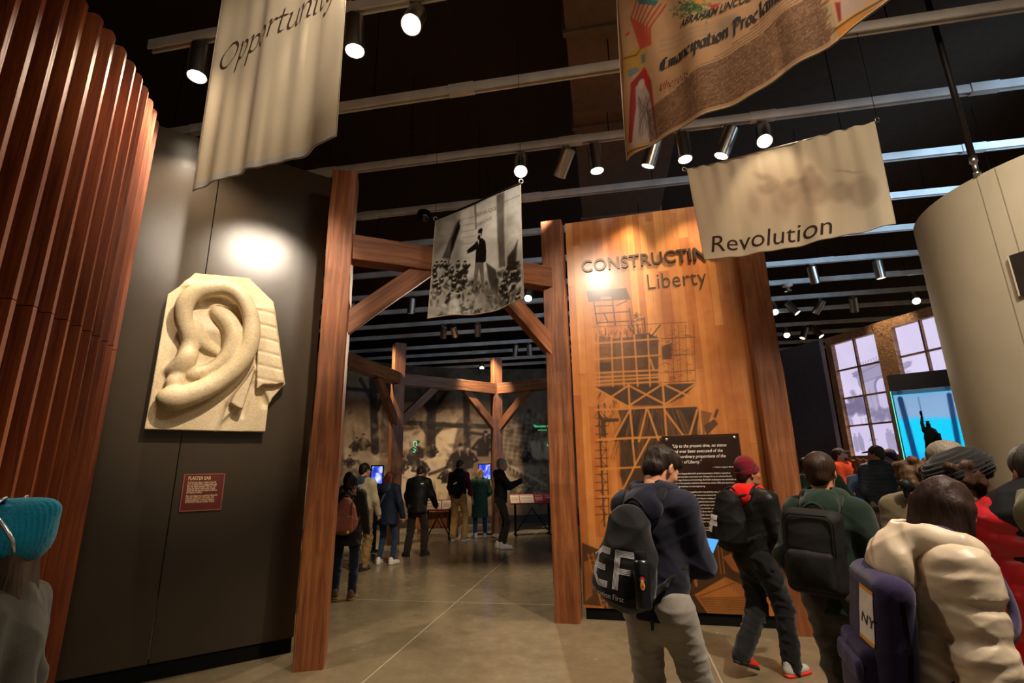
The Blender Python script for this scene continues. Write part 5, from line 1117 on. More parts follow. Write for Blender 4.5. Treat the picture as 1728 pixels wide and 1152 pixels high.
# -- Opportunity
b = Banner('tall cream cloth banner with Opportunity in italic script, upper left', (-2.34, 3.3, 5.75), (-1.09, 2.7, 5.75), (-1.07, 2.70, 3.63), (-2.33, 3.3, 3.63),
           [(.014, 2.2, .6, 0, .15), (.009, 4.3, 2, 0, -.2), (.006, 7, 1, .4, .1), (.03, .5, 0, 1.2, 0)], (-.03, .03))
cv = Canvas(b.w, b.h, 150, 230, 'd6c7ac'); cv.noise(2, .012, 3); cv.poly([(0, 0), (b.w, 0), (b.w, .05), (0, .05)], 'b9bcc4', .6, .01); cv.poly([(b.w*.86, 0), (b.w, 0), (b.w, b.h), (b.w*.9, b.h)], 'c3b39c', .5, .1)
b.cloth(cv, CLOTHM); b.hems(HEMM); b.rod(STEEL, wires=False)
x0, y0 = b.uv(371, 122); x1, y1 = b.uv(556, 4); me, L = script_mesh('Opportunity', .1, .17, 38, .26); sc = math.hypot(x1-x0, y1-y0)/L*1.08; ang = math.atan2(y1-y0, x1-x0)
b.deco(warp(me, lambda a: np.stack([x0+(a[:, 0]*math.cos(ang)-a[:, 1]*math.sin(ang))*sc, y0+(a[:, 0]*math.sin(ang)+a[:, 1]*math.cos(ang))*sc, a[:, 2]], 1)), INKB)
# -- Revolution
b = Banner('cream cloth banner printed Revolution with faint silhouettes, in front of the wood panel', (1.863, 4.6, 4.59), (3.32, 3.9, 4.585), (3.30, 3.9, 3.567), (1.93, 4.6, 3.567),
           [(.02, 3.2, .6, .3, .1), (.014, 6.3, 2, .2, -.15), (.012, 11, 1, -1.5, .1), (.02, 1.1, 2, 0, 0)], (-.02, .0))
cv = Canvas(b.w, b.h, 260, 180, 'cbbda2'); cv.noise(2, .015, 3)
def rp(pts, c='8b7763', a=.5, soft=.05): cv.poly([b.uv(1150+x/4.43, 190+y/4.43) for x, y in pts], c, a, soft)
def re(x, y, rx, ry, a=.4, c='7f6c5a', soft=.05, rot_=0): q = b.uv(1150+x/4.43, 190+y/4.43); cv.ell(q[0], q[1], rx/4.43*.0052, ry/4.43*.0052, c, a, soft, rot_)
re(780, 600, 330, 230, .55, 'b59a80', .3)
for q in ((925, 428, 34, 40, .55), (940, 520, 70, 95, .5), (985, 590, 80, 120, .4), (880, 500, 40, 16, .45), (790, 505, 40, 36, .45), (790, 590, 75, 90, .3), (640, 545, 85, 55, .4), (600, 470, 70, 26, .45, '7f6c5a', .05, -.6), (730, 660, 60, 140, .25), (530, 680, 40, 110, .3), (1160, 590, 75, 90, .35), (1330, 590, 95, 130, .35), (1210, 440, 75, 9, .4, '7f6c5a', .02, -.4), (960, 720, 26, 120, .25)): re(*q)
b.cloth(cv, CLOTHM); b.hems(HEMM); b.rod(STEEL)
x0, y0 = b.uv(1198, 427); x1, y1 = b.uv(1405, 392); me = text_mesh('Revolution', .2, shear=.18); n = len(me.vertices); a = np.empty(n*3, np.float32); me.vertices.foreach_get('co', a); W_ = a.reshape(-1, 3)[:, 0].max(); sc = math.hypot(x1-x0, y1-y0)/W_; ang = math.atan2(y1-y0, x1-x0)
b.deco(warp(me, lambda a: np.stack([x0+(a[:, 0]*math.cos(ang)-a[:, 1]*1.05*math.sin(ang))*sc, y0+(a[:, 0]*math.sin(ang)+a[:, 1]*1.05*math.cos(ang))*sc, a[:, 2]], 1)), INKB)
# -- crowd scene
b = Banner('black and white cloth banner of a man speaking to a crowd, hanging in the entrance', (-.80, 4.9, 4.23), (.106, 4.22, 4.23), (.09, 4.25, 3.1), (-.82, 4.9, 3.1), [(.018, 1.4, .6, .3, .1), (.01, 3.3, 2, .5, -.15), (.05, .5, 2.2, 2, 0)], (-.04, .02))
cv = Canvas(b.w, b.h, 190, 240, 'a89f93')
def bp(x, y): return b.uv(720+x/4.7, 300+y/4.7)
def bpoly(pts, c, a=.9, soft=.015): cv.poly([bp(*p) for p in pts], c, a, soft)
def bline(pts, w, c, a=.9): cv.line([bp(*p) for p in pts], w, c, a, .008)
bpoly([(270, 260), (620, 120), (620, 700), (270, 720)], 'c9bfb0', .9, .06); bpoly([(375, 205), (392, 195), (392, 400), (380, 400)], '7b7268', .8); bpoly([(560, 150), (620, 120), (620, 680), (565, 690)], '6d655c', .9, .02); bpoly([(620, 400), (680, 370), (735, 420), (735, 520), (630, 560)], 'b8ae9f', .8, .03); bpoly([(75, 330), (250, 260), (250, 420), (80, 620)], '877e74', .8, .08)
for y in range(5): bline([(280, 330+y*48), (390, 300+y*48)], .008, '8b8278', .6)
bline([(620, 200), (740, 150)], .01, '6d655c', .5); bpoly([(300, 560), (560, 520), (560, 700), (300, 780)], 'cdc4b6', .8, .05)
rr = random.Random(21)
for i in range(420):
    x = rr.uniform(55, 735); lim = 640+90*math.sin((x-60)/680*3.14)+(60 if 320 < x < 560 else 0); y = rr.uniform(lim, 1110); s_, z = bp(x, y); cv.ell(s_, z, rr.uniform(.008, .045), rr.uniform(.006, .025), rr.choice(('2a2520', '4c453d', '6d655b', 'bfb5a6', '8d8478', '2a2520')), rr.uniform(.4, .8), .012, rr.uniform(0, 3))
for i in range(46):
    x = rr.choice((rr.uniform(70, 310), rr.uniform(70, 310), rr.uniform(560, 730))); y = rr.uniform(650, 940); s_, z = bp(x, y); cv.ell(s_, z-.03, .028, .03, '3a342d', .85, .012); cv.ell(s_, z, .016, .02, 'b3a898', .9, .008); cv.ell(s_+.002, z+.014, .017, .01, '2a2520', .9, .006)
bpoly([(60, 880), (130, 900), (150, 1100), (40, 1110)], '998f82', .5, .04); bpoly([(200, 900), (240, 900), (270, 1080), (180, 1100)], 'cfc6b8', .7, .03); bpoly([(350, 900), (430, 860), (450, 960), (380, 1000)], 'bdb3a5', .6, .04)
bpoly([(250, 340), (268, 380), (215, 560), (180, 640), (130, 640), (170, 520), (225, 380)], '5d554c', .9, .015); bpoly([(255, 345), (262, 400), (190, 600), (200, 480)], '2e2822', .8, .015); bline([(262, 335), (175, 680)], .01, '2a2520')
bpoly([(720, 490), (700, 700), (640, 740), (640, 620), (690, 560)], '4b443c', .9, .02); bpoly([(470, 650), (540, 700), (555, 820), (545, 900), (500, 860), (480, 760)], '57504a', .9, .015); bpoly([(235, 760), (330, 660), (335, 675), (260, 790)], '3a342d', .9, .01)
bpoly([(330, 900), (420, 800), (520, 840), (620, 920), (620, 1000), (300, 1000)], '8d8478', .5, .05)
bpoly([(388, 500), (372, 660), (412, 650), (440, 655), (468, 640), (474, 560), (466, 490), (440, 468), (415, 470)], '332d27', 1, .008); bpoly([(395, 488), (330, 545), (300, 580), (312, 590), (350, 570), (400, 540)], '332d27', 1, .008); bpoly([(296, 575), (316, 568), (312, 590), (298, 592)], 'c9bfb0', 1, .006)
bpoly([(372, 650), (345, 860), (368, 866), (406, 690), (428, 840), (448, 836), (446, 650)], '7d7469', 1, .008); bpoly([(460, 640), (472, 520), (466, 490), (455, 500), (448, 600), (450, 650)], '26211c', 1, .006)
s_, z = bp(417, 438); cv.ell(s_, z, .034, .046, 'b8ad9d', 1, .008); cv.ell(s_+.012, z+.03, .034, .024, '2a2520', 1, .008); cv.ell(s_-.008, z-.03, .02, .024, '2a2520', 1, .008); cv.ell(s_+.027, z+.004, .009, .026, '2a2520', 1, .008); bpoly([(398, 486), (412, 478), (408, 520)], 'd8cfc1', .95, .005)
cv.noise(5, .035, 6); cv.noise(16, .03, 7); cv.c = np.clip((cv.c-.5)*1.3+.44, .03, 1)*np.array((.93, 1.0, 1.08))
b.cloth(cv, CLOTHM); b.hems(HEMM); b.rod(BLACK, .01)
FAINT = plain('faint_grey_print', '7b7266', .85)
for wd_, p0, p1 in (('RÉPUBLIQUE', (395, 312), (560, 258)), ('FRANÇAISE', (395, 385), (525, 330))):
    x0, y0 = bp(*p0); x1, y1 = bp(*p1); me = text_mesh(wd_, .08); n = len(me.vertices); a = np.empty(n*3, np.float32); me.vertices.foreach_get('co', a); W_ = a.reshape(-1, 3)[:, 0].max(); sc = math.hypot(x1-x0, y1-y0)/W_
    b.deco(warp(me, lambda a: np.stack([x0+a[:, 0]*sc, y0+a[:, 0]*sc*(y1-y0)/(x1-x0)+a[:, 1]*sc*1.2, a[:, 2]], 1)), FAINT)
# -- proclamation
TLp, BLp, BRp = Vector((.95, 3.38, 5.5)), Vector((.935, 3.4, 3.89)), Vector((2.03, 2.02, 3.89))
b = Banner('large tan cloth banner printed with a proclamation in dense old lettering, top right', TLp, (2.03, 2.0, 5.5), BRp, BLp, [(.03, 1.2, .5, .5, .2), (.018, 3.1, 1, .3, -.2), (.01, 6, 0, .2, .3), (.02, .5, 0, 1, 0)], (-.03, .02))
cv = Canvas(b.w, b.h, 300, 280, 'b98f68'); cv.noise(2, .02, 3)
def cp(x, y): return b.uv(1030+x/3.456, y/3.456)
def cpoly(pts, c, a=.9, soft=.01): cv.poly([cp(*p) for p in pts], c, a, soft)
def cline(pts, w, c, a=.9): cv.line([cp(*p) for p in pts], w, c, a, .006)
cpoly([(110, 905), (315, 825), (315, 865), (115, 945)], 'b3742f', .9); cline([(112, 908), (312, 828)], .012, '4a3a1c'); cline([(118, 940), (315, 862)], .012, '4a3a1c'); cline([(45, 0), (85, 330), (110, 930)], .014, '6a4a24', .8)
cpoly([(140, 500), (210, 400), (250, 480), (285, 820), (130, 850)], '8e2a2a', .9); cpoly([(165, 520), (200, 470), (240, 560), (280, 820), (150, 860), (170, 640)], 'a89488', 1, .01); s_, z = cp(195, 500); cv.ell(s_, z, .03, .045, 'b9a48f', 1, .01); cpoly([(200, 405), (225, 420), (228, 500), (215, 510)], 'c01f20', 1, .008)
for i in range(26): cline([(170+rr.uniform(0, 70), 560+rr.uniform(0, 60)), (160+rr.uniform(0, 110), 700+rr.uniform(0, 140))], .006, '5f5148', .5)
cpoly([(90, 350), (150, 300), (230, 230), (225, 330), (190, 420), (110, 470)], 'b5893a', .85, .015); cpoly([(120, 430), (165, 400), (185, 420), (130, 470)], '6a7f86', .9); cpoly([(190, 330), (215, 320), (215, 370), (195, 380)], '5f6f74', .9); cline([(90, 360), (165, 330), (225, 235)], .014, '6b4a1e'); cline([(100, 290), (150, 190), (60, 30)], .02, 'b09064', .6); cpoly([(100, 215), (120, 190), (122, 210), (105, 222)], 'c0392b', .9)
for i in range(7):                                    # flag
    cline([(160+i*26, 10+i*2), (130+i*18, 110+i*10), (190+i*9, 290-i*4)], .019, 'b5432f', .85)
cpoly([(165, 0), (280, 0), (265, 35), (175, 30)], '3d6a6e', .95)
for i in range(240): x, y = rr.gauss(480, 60), rr.gauss(50, 28); (y > 0 and abs(x-480) < 130) and cline([(x, y), (x+rr.uniform(-18, 18), y+rr.uniform(-14, 14))], .008, rr.choice(('3f5a34', '2c4327', '5d7444')), .8)
cpoly([(575, 20), (640, 0), (590, 45)], 'b3302a', .9); cpoly([(480, 0), (575, 0), (560, 12), (500, 14)], 'c9872f', .9)
for k in range(3): cline([(300, 300-k*30), (480, 230-k*30), (560, 190-k*26), (720, 110-k*22)], .03, '8d7662', .28)
cpoly([(620, 120), (720, 60), (760, 110), (700, 190), (640, 200)], '8d7662', .5, .04)
cpoly([(1240, 0), (1290, 0), (1330, 180), (1300, 200)], '9a8a6a', .8); cpoly([(1310, 145), (1660, 0), (1560, 60), (1330, 195)], 'b3742f', .95); cline([(1308, 145), (1640, -10)], .014, '55431f'); cpoly([(1310, 0), (1345, 0), (1350, 100), (1330, 110)], '7c2c2c', .9); cpoly([(1350, 0), (1500, 0), (1480, 40), (1350, 95)], 'a89488', .9)
INKC = '4a3226'; y = 0
xl0, yt0 = cp(330, 560)
lines_ = 46; ztop = cp(300, 560)[1]; zbot = .035
for li in range(lines_):                              # dense lines of small script
    z = ztop-(ztop-zbot)*(li/(lines_-1)); x = b.w*.125; z += 0
    rise = .10
    while x < b.w*.80:
        L = rr.uniform(.012, .045); top_ = cp(330, 560)[1]
        zz = z
        if not (li < 9 and x < b.w*(.32-.02*li)): cv.line([(x, zz), (x+L, zz+rr.uniform(-.002, .002))], .0085, INKC, rr.uniform(.35, .62), .004)
        if rr.random() < .3: cv.line([(x, zz), (x, zz+.012)], .004, INKC, .4, .004)
        x += L+rr.uniform(.006, .014)
ztop2 = ztop+.16
for li in range(6):
    z = ztop+.02+.022*li; x = b.w*(.36+.07*li)
    while x < b.w*.80:
        L = rr.uniform(.012, .045); cv.line([(x, z), (x+L, z)], .0085, INKC, rr.uniform(.3, .6), .004); x += L+rr.uniform(.006, .014)
cv.noise(9, .015, 8)
b.cloth(cv, CLOTHM); b.hems(HEMM); b.rod(BLACK, wires=False)
INKD = plain('black_brown_print', '1f1614', .85)
def place(me, p0, p1, mat, hs=1.):
    n = len(me.vertices); a = np.empty(n*3, np.float32); me.vertices.foreach_get('co', a); W_ = a.reshape(-1, 3)[:, 0].max(); (x0, y0), (x1, y1) = cp(*p0), cp(*p1); sc = math.hypot(x1-x0, y1-y0)/W_; an = math.atan2(y1-y0, x1-x0)
    b.deco(warp(me, lambda a: np.stack([x0+(a[:, 0]*math.cos(an)-a[:, 1]*hs*math.sin(an))*sc, y0+(a[:, 0]*math.sin(an)+a[:, 1]*hs*math.cos(an))*sc, a[:, 2]], 1)), mat)
place(script_mesh('Emancipation Proclamation', .1, .42, 35, .0, .25)[0], (300, 420), (1190, -120), INKD, 1.15)
place(text_mesh('ABRAHAM LINCOLN', .1, shear=.25, bold=.003), (410, 165), (850, -45), INKD, 1.25); place(script_mesh('Whereas', .1, .22, 40, .2)[0], (295, 545), (470, 445), plain('red_brown_print', '7a2a22', .85), 1.0)
# ================================================================ spotlights
LENS = emit('hot_lamp', 'fff2dc', 20); LENSOFF = emit('dim_lamp', 'ffe6c4', 2.5); INNER = plain('lamp_reflector', 'b8aea0', .35, .8)
def spot(px, py, target, label, power=0, angle=36, on=True, blend=.6):
    p = onz(px, py, 5.55); n_ = p.dot(RN); nr_ = min(RAILS, key=lambda q: abs(q-n_)); p = p*(nr_/n_) if abs(nr_-n_) < .6 else p; p.z = 5.55; rt = thing('spotlight', p, label, 'spotlight', 0, 'spotlights under the ceiling'); c = p+Vector((0, 0, -.16)); d = (Vector(target)-c).normalized(); M = frame(c, d.orthogonal(), z=d)
    mb = MB().box((-.05, -.02, -.03), (.05, .02, 0)).tube([(0, 0, -.02), (0, 0, -.16)], .012, 8); mb.build('stem', STEEL, rt, M=Matrix.Translation(p))
    MB().lathe([(.0, -.1), (.078, -.1), (.086, -.09), (.086, .255), (.08, .26), (.076, .255), (.074, .2), (.07, .2)], 28, caps=False).build('housing', STEEL, rt, smooth=False, M=M); smooth_by_angle(rt.children[-1], 35)
    MB().lathe([(.0, .2), (.07, .2), (.07, .206), (0, .206)], 24, caps=False).build('lens', LENS if on else LENSOFF, rt, M=M)
    if power:
        l = spot_light('lamp', c+d*.27, target, power, angle, (1, .80, .58), blend, .05, rt)
EAR = A0+EU*.3+Vector((0, 0, 2.75))
spot(343, 62, (-2.55, 3.5, 0), 'steel spotlight partly behind the Opportunity banner, left of it', 150, 120)
spot(601, 14, (-.95, 3.5, 0), 'steel spotlight just right of the Opportunity banner, pointing down', 70, 44)
spot(702, 8, (-.9, 1.2, 1.4), 'bright steel spotlight at the top shining toward the camera', 60, 34)
spot(879, 262, (-.1, 2.6, .2), 'lit spotlight above right corner of the crowd scene banner', 60, 40)
spot(955, 252, (-1.5, 9.8, .8), 'spotlight with tilted barrel, middle of the three over the entrance', 420, 36)
spot(1003, 243, (1.3, 5.4, .4), 'spotlight pointing down, right one of the three over the entrance', 40, 44)
spot(1102, 231, (1.3, 5.8, 3.9), 'spotlight half hidden under the proclamation banner corner', 120, 44)
spot(1150, 226, (2.1, 5.0, 2.6), 'slanted spotlight right beside the proclamation banner', 70, 46)
spot(1228, 218, (1.6, 5.7, 3.0), 'unlit looking spotlight pointing away above the Revolution banner', 110, 50)
spot(1286, 210, (1.5, 2.6, 1.0), 'glaring spotlight above the middle of the Revolution banner', 90, 44)
for px, py, tg, on, la in ((1369, 447, (7.6, 11, 0), 0, 'spotlight on the upper rail right of the wood panel, left of two'), (1479, 436, (7.8, 9.6, 0), 1, 'spotlight on the upper rail right of the wood panel, nearest the curved wall'), (1304, 510, (4.8, 8, 1), 1, 'lit spotlight just right of the wood panel post, leftmost of its row'),
                           (1331, 507, (9.2, 10, 1), 1, 'second spotlight from the wood panel post in the middle row'), (1383, 503, (5.8, 15, 1), 0, 'third spotlight from the wood panel post, pointing away'), (1438, 499, (9.8, 14, .5), 0, 'fourth spotlight from the wood panel post in the middle row'),
                           (1539, 492, (6.6, 6, 1), 1, 'bright spotlight above the projected windows next to the curved wall'), (1325, 553, (5.5, 9, 1), 1, 'lit spotlight in the lower far row, leftmost of three'), (1357, 550, (6.4, 14, 1), 0, 'spotlight in the lower far row, middle of three'), (1374, 548, (10.5, 12, 1), 1, 'spotlight in the lower far row, rightmost of three')):
    spot(px, py, tg, la, 300 if on else 0, 64, bool(on))
for px, py, tg, on, la in ((695, 503, (-2.8, 12, 1), 0, 'far spotlight behind the left diagonal brace'), (749, 549, (-2.6, 16, 2), 0, 'far spotlight below the crowd scene banner, leftmost of three'), (766, 547, (-1.2, 18, 2), 0, 'far spotlight below the crowd scene banner, middle of three'), (806, 545, (-1.2, 15.5, 1.5), 1, 'far lit spotlight below the crowd scene banner, rightmost of three'),
                           (870, 582, (-.3, 16.5, 2), 0, 'tilted far spotlight near the middle post'), (893, 580, (.8, 17, 1), 0, 'upright far spotlight close beside the middle post'), (893, 487, (-.6, 5.5, .3), 1, 'glaring far spotlight left of the middle post under the beam'), (813, 608, (-.6, 11, 0), 1, 'glaring far spotlight above the right workshop post'), (595, 508, (-3.2, 14, 1.2), 1, 'far lit spotlight just right of the left entrance post')):
    spot(px, py, tg, la, 430 if on else 0, 80, bool(on))
sd = thing('smoke_detector', onz(1328, 479, 5.56), 'round white ceiling detector right of the wood panel', 'detector'); MB().lathe([(.0, 0), (.1, -.01), (.11, -.05), (.07, -.075), (0, -.08)], 24, caps=False).build('cover', plain('white_plastic', 'c9bfb4', .5), sd, smooth=True); MB().lathe([(.02, -.07), (.05, -.15), (.08, -.16), (.08, -.17), (.0, -.175)], 20, caps=False).build('sensor_head', STEEL, sd, smooth=True)
qd = onz(715, 378, 5.5); nd = min(RAILS, key=lambda q: abs(q-qd.dot(RN))); qd = qd*(nd/qd.dot(RN)); qd.z = 5.5
dm = thing('dome_camera', qd, 'small dark dome security camera left of the crowd scene banner', 'camera'); MB().lathe([(.1, .05), (.1, 0), (.095, -.02)], 24).build('mount', BLACK, dm, smooth=True); MB().lathe([(.085, -.02)]+[(.085*math.cos(a), -.02-.085*math.sin(a)) for a in np.linspace(.1, 1.57, 8)], 24, caps=False).build('dome', plain('smoked_dome', '0a0a0a', .08, spec=.8), dm, smooth=True)
# ================================================================ workshop displays
def screen(px, py, Y, w, h, rz, label, seed):
    p = at(px, py, Y); rt = thing('touch_screen', (p.x, p.y, 0), label, 'screen', D2(rz)); z = p.z
    MB().box((-w/2-.025, 0, z-h/2-.025), (w/2+.025, .05, z+h/2+.025)).build('bezel', BLACK, rt, bevel=.006)
    cv = Canvas(w, h, 60, 90, '4a5cff'); rr = random.Random(seed); cv.noise(6, .12, seed)
    for i in range(26): cv.ell(rr.uniform(0, w), rr.uniform(0, h), rr.uniform(.01, .06), rr.uniform(.02, .09), rr.choice(('9fb2ff', '1c2c9a', 'd5ddff', '27389f')), .7, .02)
    cv.mesh('display', lambda X, Y_: np.stack([X-w/2, np.full(X.shape, -.003), Y_+z-h/2], 1), painted('lit_screen', .3, .6), rt)
    MB().box((-.04, .03, .0), (.04, .09, z-h/2)).box((-.2, -.12, 0), (.2, .2, .02)).build('stand', BLACK, rt)
screen(636, 801, 11.2, .23, .36, 8, 'blue lit touch screen on a stand beside the left workshop post', 1)
screen(818, 796, 13.8, .30, .38, -4, 'blue lit touch screen beside the right workshop post', 2)
MAROON = plain('maroon_panel', '5e1a26', .5)
def rail_desk(pa, pb, Y, label, seed, depth=.42):
    a, b = at(*pa, Y), at(*pb, Y+.1); d = (b-a); d.z = 0; L = d.length; rt = thing('reading_desk', (a.x, a.y, 0), label, 'display', math.atan2(d.y, d.x)); z = a.z; cv = Canvas(L, depth, 160, 50, '6a1f2b'); rr = random.Random(seed); x = .02
    while x < L-.2: w = rr.uniform(.2, .4); cv.poly([(x, .03), (x+w, .03), (x+w, depth-.04), (x, depth-.04)], rr.choice(('b9a48c', '6a1f2b', '8d7a64', '6a1f2b')), 1, .005); [cv.line([(x+.03, depth-.08-k*.04), (x+w-.04, depth-.08-k*.04)], .012, rr.choice(('e0cdb2', '3a2a22')), .8) for k in range(6)]; x += w+.02
    M = Matrix.Translation((0, 0, z))@Matrix.Rotation(D2(32), 4, 'X'); R = np.array(M)
    o = cv.mesh('printed_top', lambda X, Y_: np.stack([X, Y_, np.full(X.shape, .021)], 1)@R[:3, :3].T+R[:3, 3], painted('printed_desk', .5), rt)
    m = MB().box((0, 0, 0), (L, depth, .02), M); m.build('desk_board', MAROON, rt)
    for x in (L*.12, L*.88): MB().box((x-.025, .12, 0), (x+.025, .18, z+.06)).box((x-.03, -.1, 0), (x+.03, .4, .03)).build('leg', BLACK, rt)
    MB().tube([(L*.15, .15, .1), (L*.5, .15, z*.85), (L*.85, .15, .1)], .018, 6).build('cross_brace', BLACK, rt)
rail_desk((861, 851), (936, 851), 13.4, 'maroon slanted reading desk far right in the workshop', 1)
rail_desk((716, 862), (765, 858), 12.9, 'maroon slanted reading desk between the man in black and the man in khakis', 2)
cr = thing('wooden_trough', (at(735, 905, 13.2).x, 13.3, 0), 'orange old wooden trough under the middle reading desk', 'trough')
MB().box((-.55, 0, .25), (.55, .06, .62)).box((-.55, .5, .25), (.55, .56, .62)).box((-.55, .06, .25), (-.49, .5, .62)).box((.49, .06, .25), (.55, .5, .62)).box((-.55, 0, .22), (.55, .56, .26)).build('box', timber_mat('trough_wood', '7a431c', 'a8642c', 'bf7d3f'), cr)
for x in (-.45, .45): MB().box((x-.04, .05, 0), (x+.04, .5, .22)).build('foot', TIMBER_OLD, cr)
# glass case with a bronze figure before the windows
kc = at(1572, 700, 7.3); kz = math.atan2(-(-WN.x), -WN.y)
case = thing('display_case', (kc.x, kc.y, 0), 'tall glass display case with glowing cyan back before the projected windows', 'showcase', D2(-38)); CW_ = .42
MB().box((-CW_, -.3, 0), (CW_, .3, 1.05)).build('plinth', BLACK, case, bevel=.01)
MB().box((-CW_, -.3, 2.62), (CW_, .3, 2.86)).build('hood', plain('dark_bronze_hood', '2a211b', .4), case, bevel=.008)
cv = Canvas(.8, 1.56, 60, 110, '17c4f2'); cv.poly([(0, 0), (.8, 0), (.8, .5), (0, .6)], '2f7bf0', .9, .25); cv.poly([(0, 1.2), (.8, 1.15), (.8, 1.56), (0, 1.56)], '9aa0c8', .9, .08); cv.line([(.14, 0), (.08, 1.5)], .07, '0d2350', .85); cv.line([(.6, 0), (.66, 1.5)], .06, '0d2350', .8); cv.line([(.3, 0), (.3, 1.5)], .012, '0d2350', .5); cv.poly([(0, .06), (.8, .06), (.8, .3), (0, .34)], '6f8fff', .5, .06)
cv.mesh('glowing_back', lambda X, Y: np.stack([X-.4, np.full(X.shape, .27), Y+1.06], 1), painted('lit_screen_cyan', .3, .5), case)
t = NT('case_glass'); t.b.inputs['Transmission Weight'].default_value = 1; t.b.inputs['Roughness'].default_value = .02; t.b.inputs['IOR'].default_value = 1.1; t.b.inputs['Base Color'].default_value = (.85, 1, .97, 1)
for nm, lo, hi in (('glass_pane', (-CW_, -.3, 1.05), (CW_, -.292, 2.62)), ('glass_pane', (-CW_, -.29, 1.05), (-CW_+.008, .26, 2.62)), ('glass_pane', (CW_-.008, -.29, 1.05), (CW_, .26, 2.62))): MB().box(lo, hi).build(nm, t.m, case)
EDGE = emit('lit_glass_edge', '58ffe0', .5); mb = MB()
for x in (-CW_, CW_-.012): mb.box((x, -.303, 1.05), (x+.012, -.29, 2.62))
mb.build('lit_edge', EDGE, case)
sp = at(1557, 770, 7.2); MB().box((-.2, -.15, 1.05), (.2, .2, 1.62)).build('pedestal', BLACK, case)
st = thing('bronze_statuette', (kc.x-.06, kc.y+.03, 1.625), 'dark robed statuette with one raised arm inside the glowing case', 'statue', D2(-38)); S = Sdf((-.35, -.25, -.01), (.35, .25, 1.3), .012)
S.cap((0, 0, .02), (0, 0, .55), .19, .12, k=.05, flat=(0, 1, 0), f=.8).cap((0, 0, .55), (0, 0, .72), .12, .1, k=.05, flat=(0, 1, 0), f=.7).cap((-.09, 0, .72), (.09, 0, .72), .045, k=.04).ell((.005, -.01, .86), (.05, .06, .07), k=.02).cap((0, 0, .74), (0, 0, .83), .035, k=.02)
S.cap((-.1, 0, .73), (-.11, -.02, .92), .042, .035, k=.03).cap((-.11, -.02, .92), (-.085, -.03, 1.06), .034, .026, k=.01).cap((-.085, -.03, 1.06), (-.085, -.03, 1.14), .016, .03, k=.01).ell((-.085, -.03, 1.18), (.03, .03, .045), k=.01)
S.cap((.1, 0, .7), (.16, -.06, .56), .042, .036, k=.03).box((.15, -.12, .56), (.05, .015, .085), None, .008, .01)
for i in range(7): a = D2(-60+i*20); S.cap((.005, -.01, .91), (.005+.11*math.sin(a), -.01, .91+.11*math.cos(a)), .008, .003, k=.004)
S.box((0, 0, .02), (.22, .17, .03), None, .01, .01); st.scale = (.58, .58, .58); solid(S, 'figure', plain('dark_bronze', '2b211a', .4, .6), st, lambda V: .008*np.abs(np.sin(V[:, 0]*60+3*V[:, 2]))*np.clip(.75-V[:, 2], 0, 1))
# framed dark notice on the curved wall, cut by the picture edge
r = ray(1728, 470); dxy = Vector((r.x, r.y)).normalized(); bb_ = dxy.dot(CC); s_ = bb_-math.sqrt(max(bb_*bb_-CC.dot(CC)+CR*CR, 0)); Pn = dxy*s_; nr = (Pn-CC).normalized(); tt = Vector((-nr.y, nr.x)); zc = CAMZ+r.z*s_/math.hypot(r.x, r.y)
fr_ = thing('wall_notice', (Pn.x+nr.x*.03, Pn.y+nr.y*.03, zc-.16), 'dark notice board on the curved cream wall at the right picture edge', 'sign'); Mf = frame((Pn.x+nr.x*.03, Pn.y+nr.y*.03, zc), (tt.x, tt.y, 0), z=(nr.x, nr.y, 0)); sgn = 1 if proj_x(Mf@Vector((.2, 0, 0))) > 1728 else -1
MB().box(tuple(min(a_, b_) for a_, b_ in zip((-.045*sgn, -.14, -.02), (.5*sgn, .22, .0))), tuple(max(a_, b_) for a_, b_ in zip((-.045*sgn, -.14, -.02), (.5*sgn, .22, .0)))).build('board', plain('notice_brown', '241b14', .5), fr_, M=Mf)
MB().box(tuple(min(a_, b_) for a_, b_ in zip((-.05*sgn, -.14, -.03), (-.04*sgn, .22, .004))), tuple(max(a_, b_) for a_, b_ in zip((-.05*sgn, -.14, -.03), (-.04*sgn, .22, .004)))).build('edge_strip', plain('pale_edge', 'cfc3b0', .5), fr_, M=Mf)
# ================================================================ people
WSOLE = plain('white_rubber', 'cfc9bf', .6, var=.05); BSOLE = plain('black_rubber', '15130f', .7); GUM = plain('tan_gum_sole', '9a6b3c', .6)
def phone(p, i, label, loc, up, face, col='141416', lit=None, sz=(.075, .155, .009)):
    """phone in body coordinates of p: loc = centre, up = long axis, face = screen normal"""
    up = Vector(up).normalized(); f = Vector(face).normalized(); x = up.cross(f).normalized(); f = x.cross(up)
    Mr = Matrix.Rotation(p.yaw, 3, 'Z'); M = frame(p.W(loc), Mr@x, z=Mr@f); rt = thing('phone', p.W(loc), label, 'phone')
    MB().box((-sz[0]/2, -sz[1]/2, -sz[2]/2), (sz[0]/2, sz[1]/2, sz[2]/2)).build('case', plain('phone_case_'+col, col, .4), rt, M=M, bevel=.003)
    MB().box((-sz[0]/2+.004, -sz[1]/2+.006, sz[2]/2), (sz[0]/2-.004, sz[1]/2-.006, sz[2]/2+.0012)).build('screen', lit or plain('dark_glass', '0b0c10', .08), rt, M=M); return rt
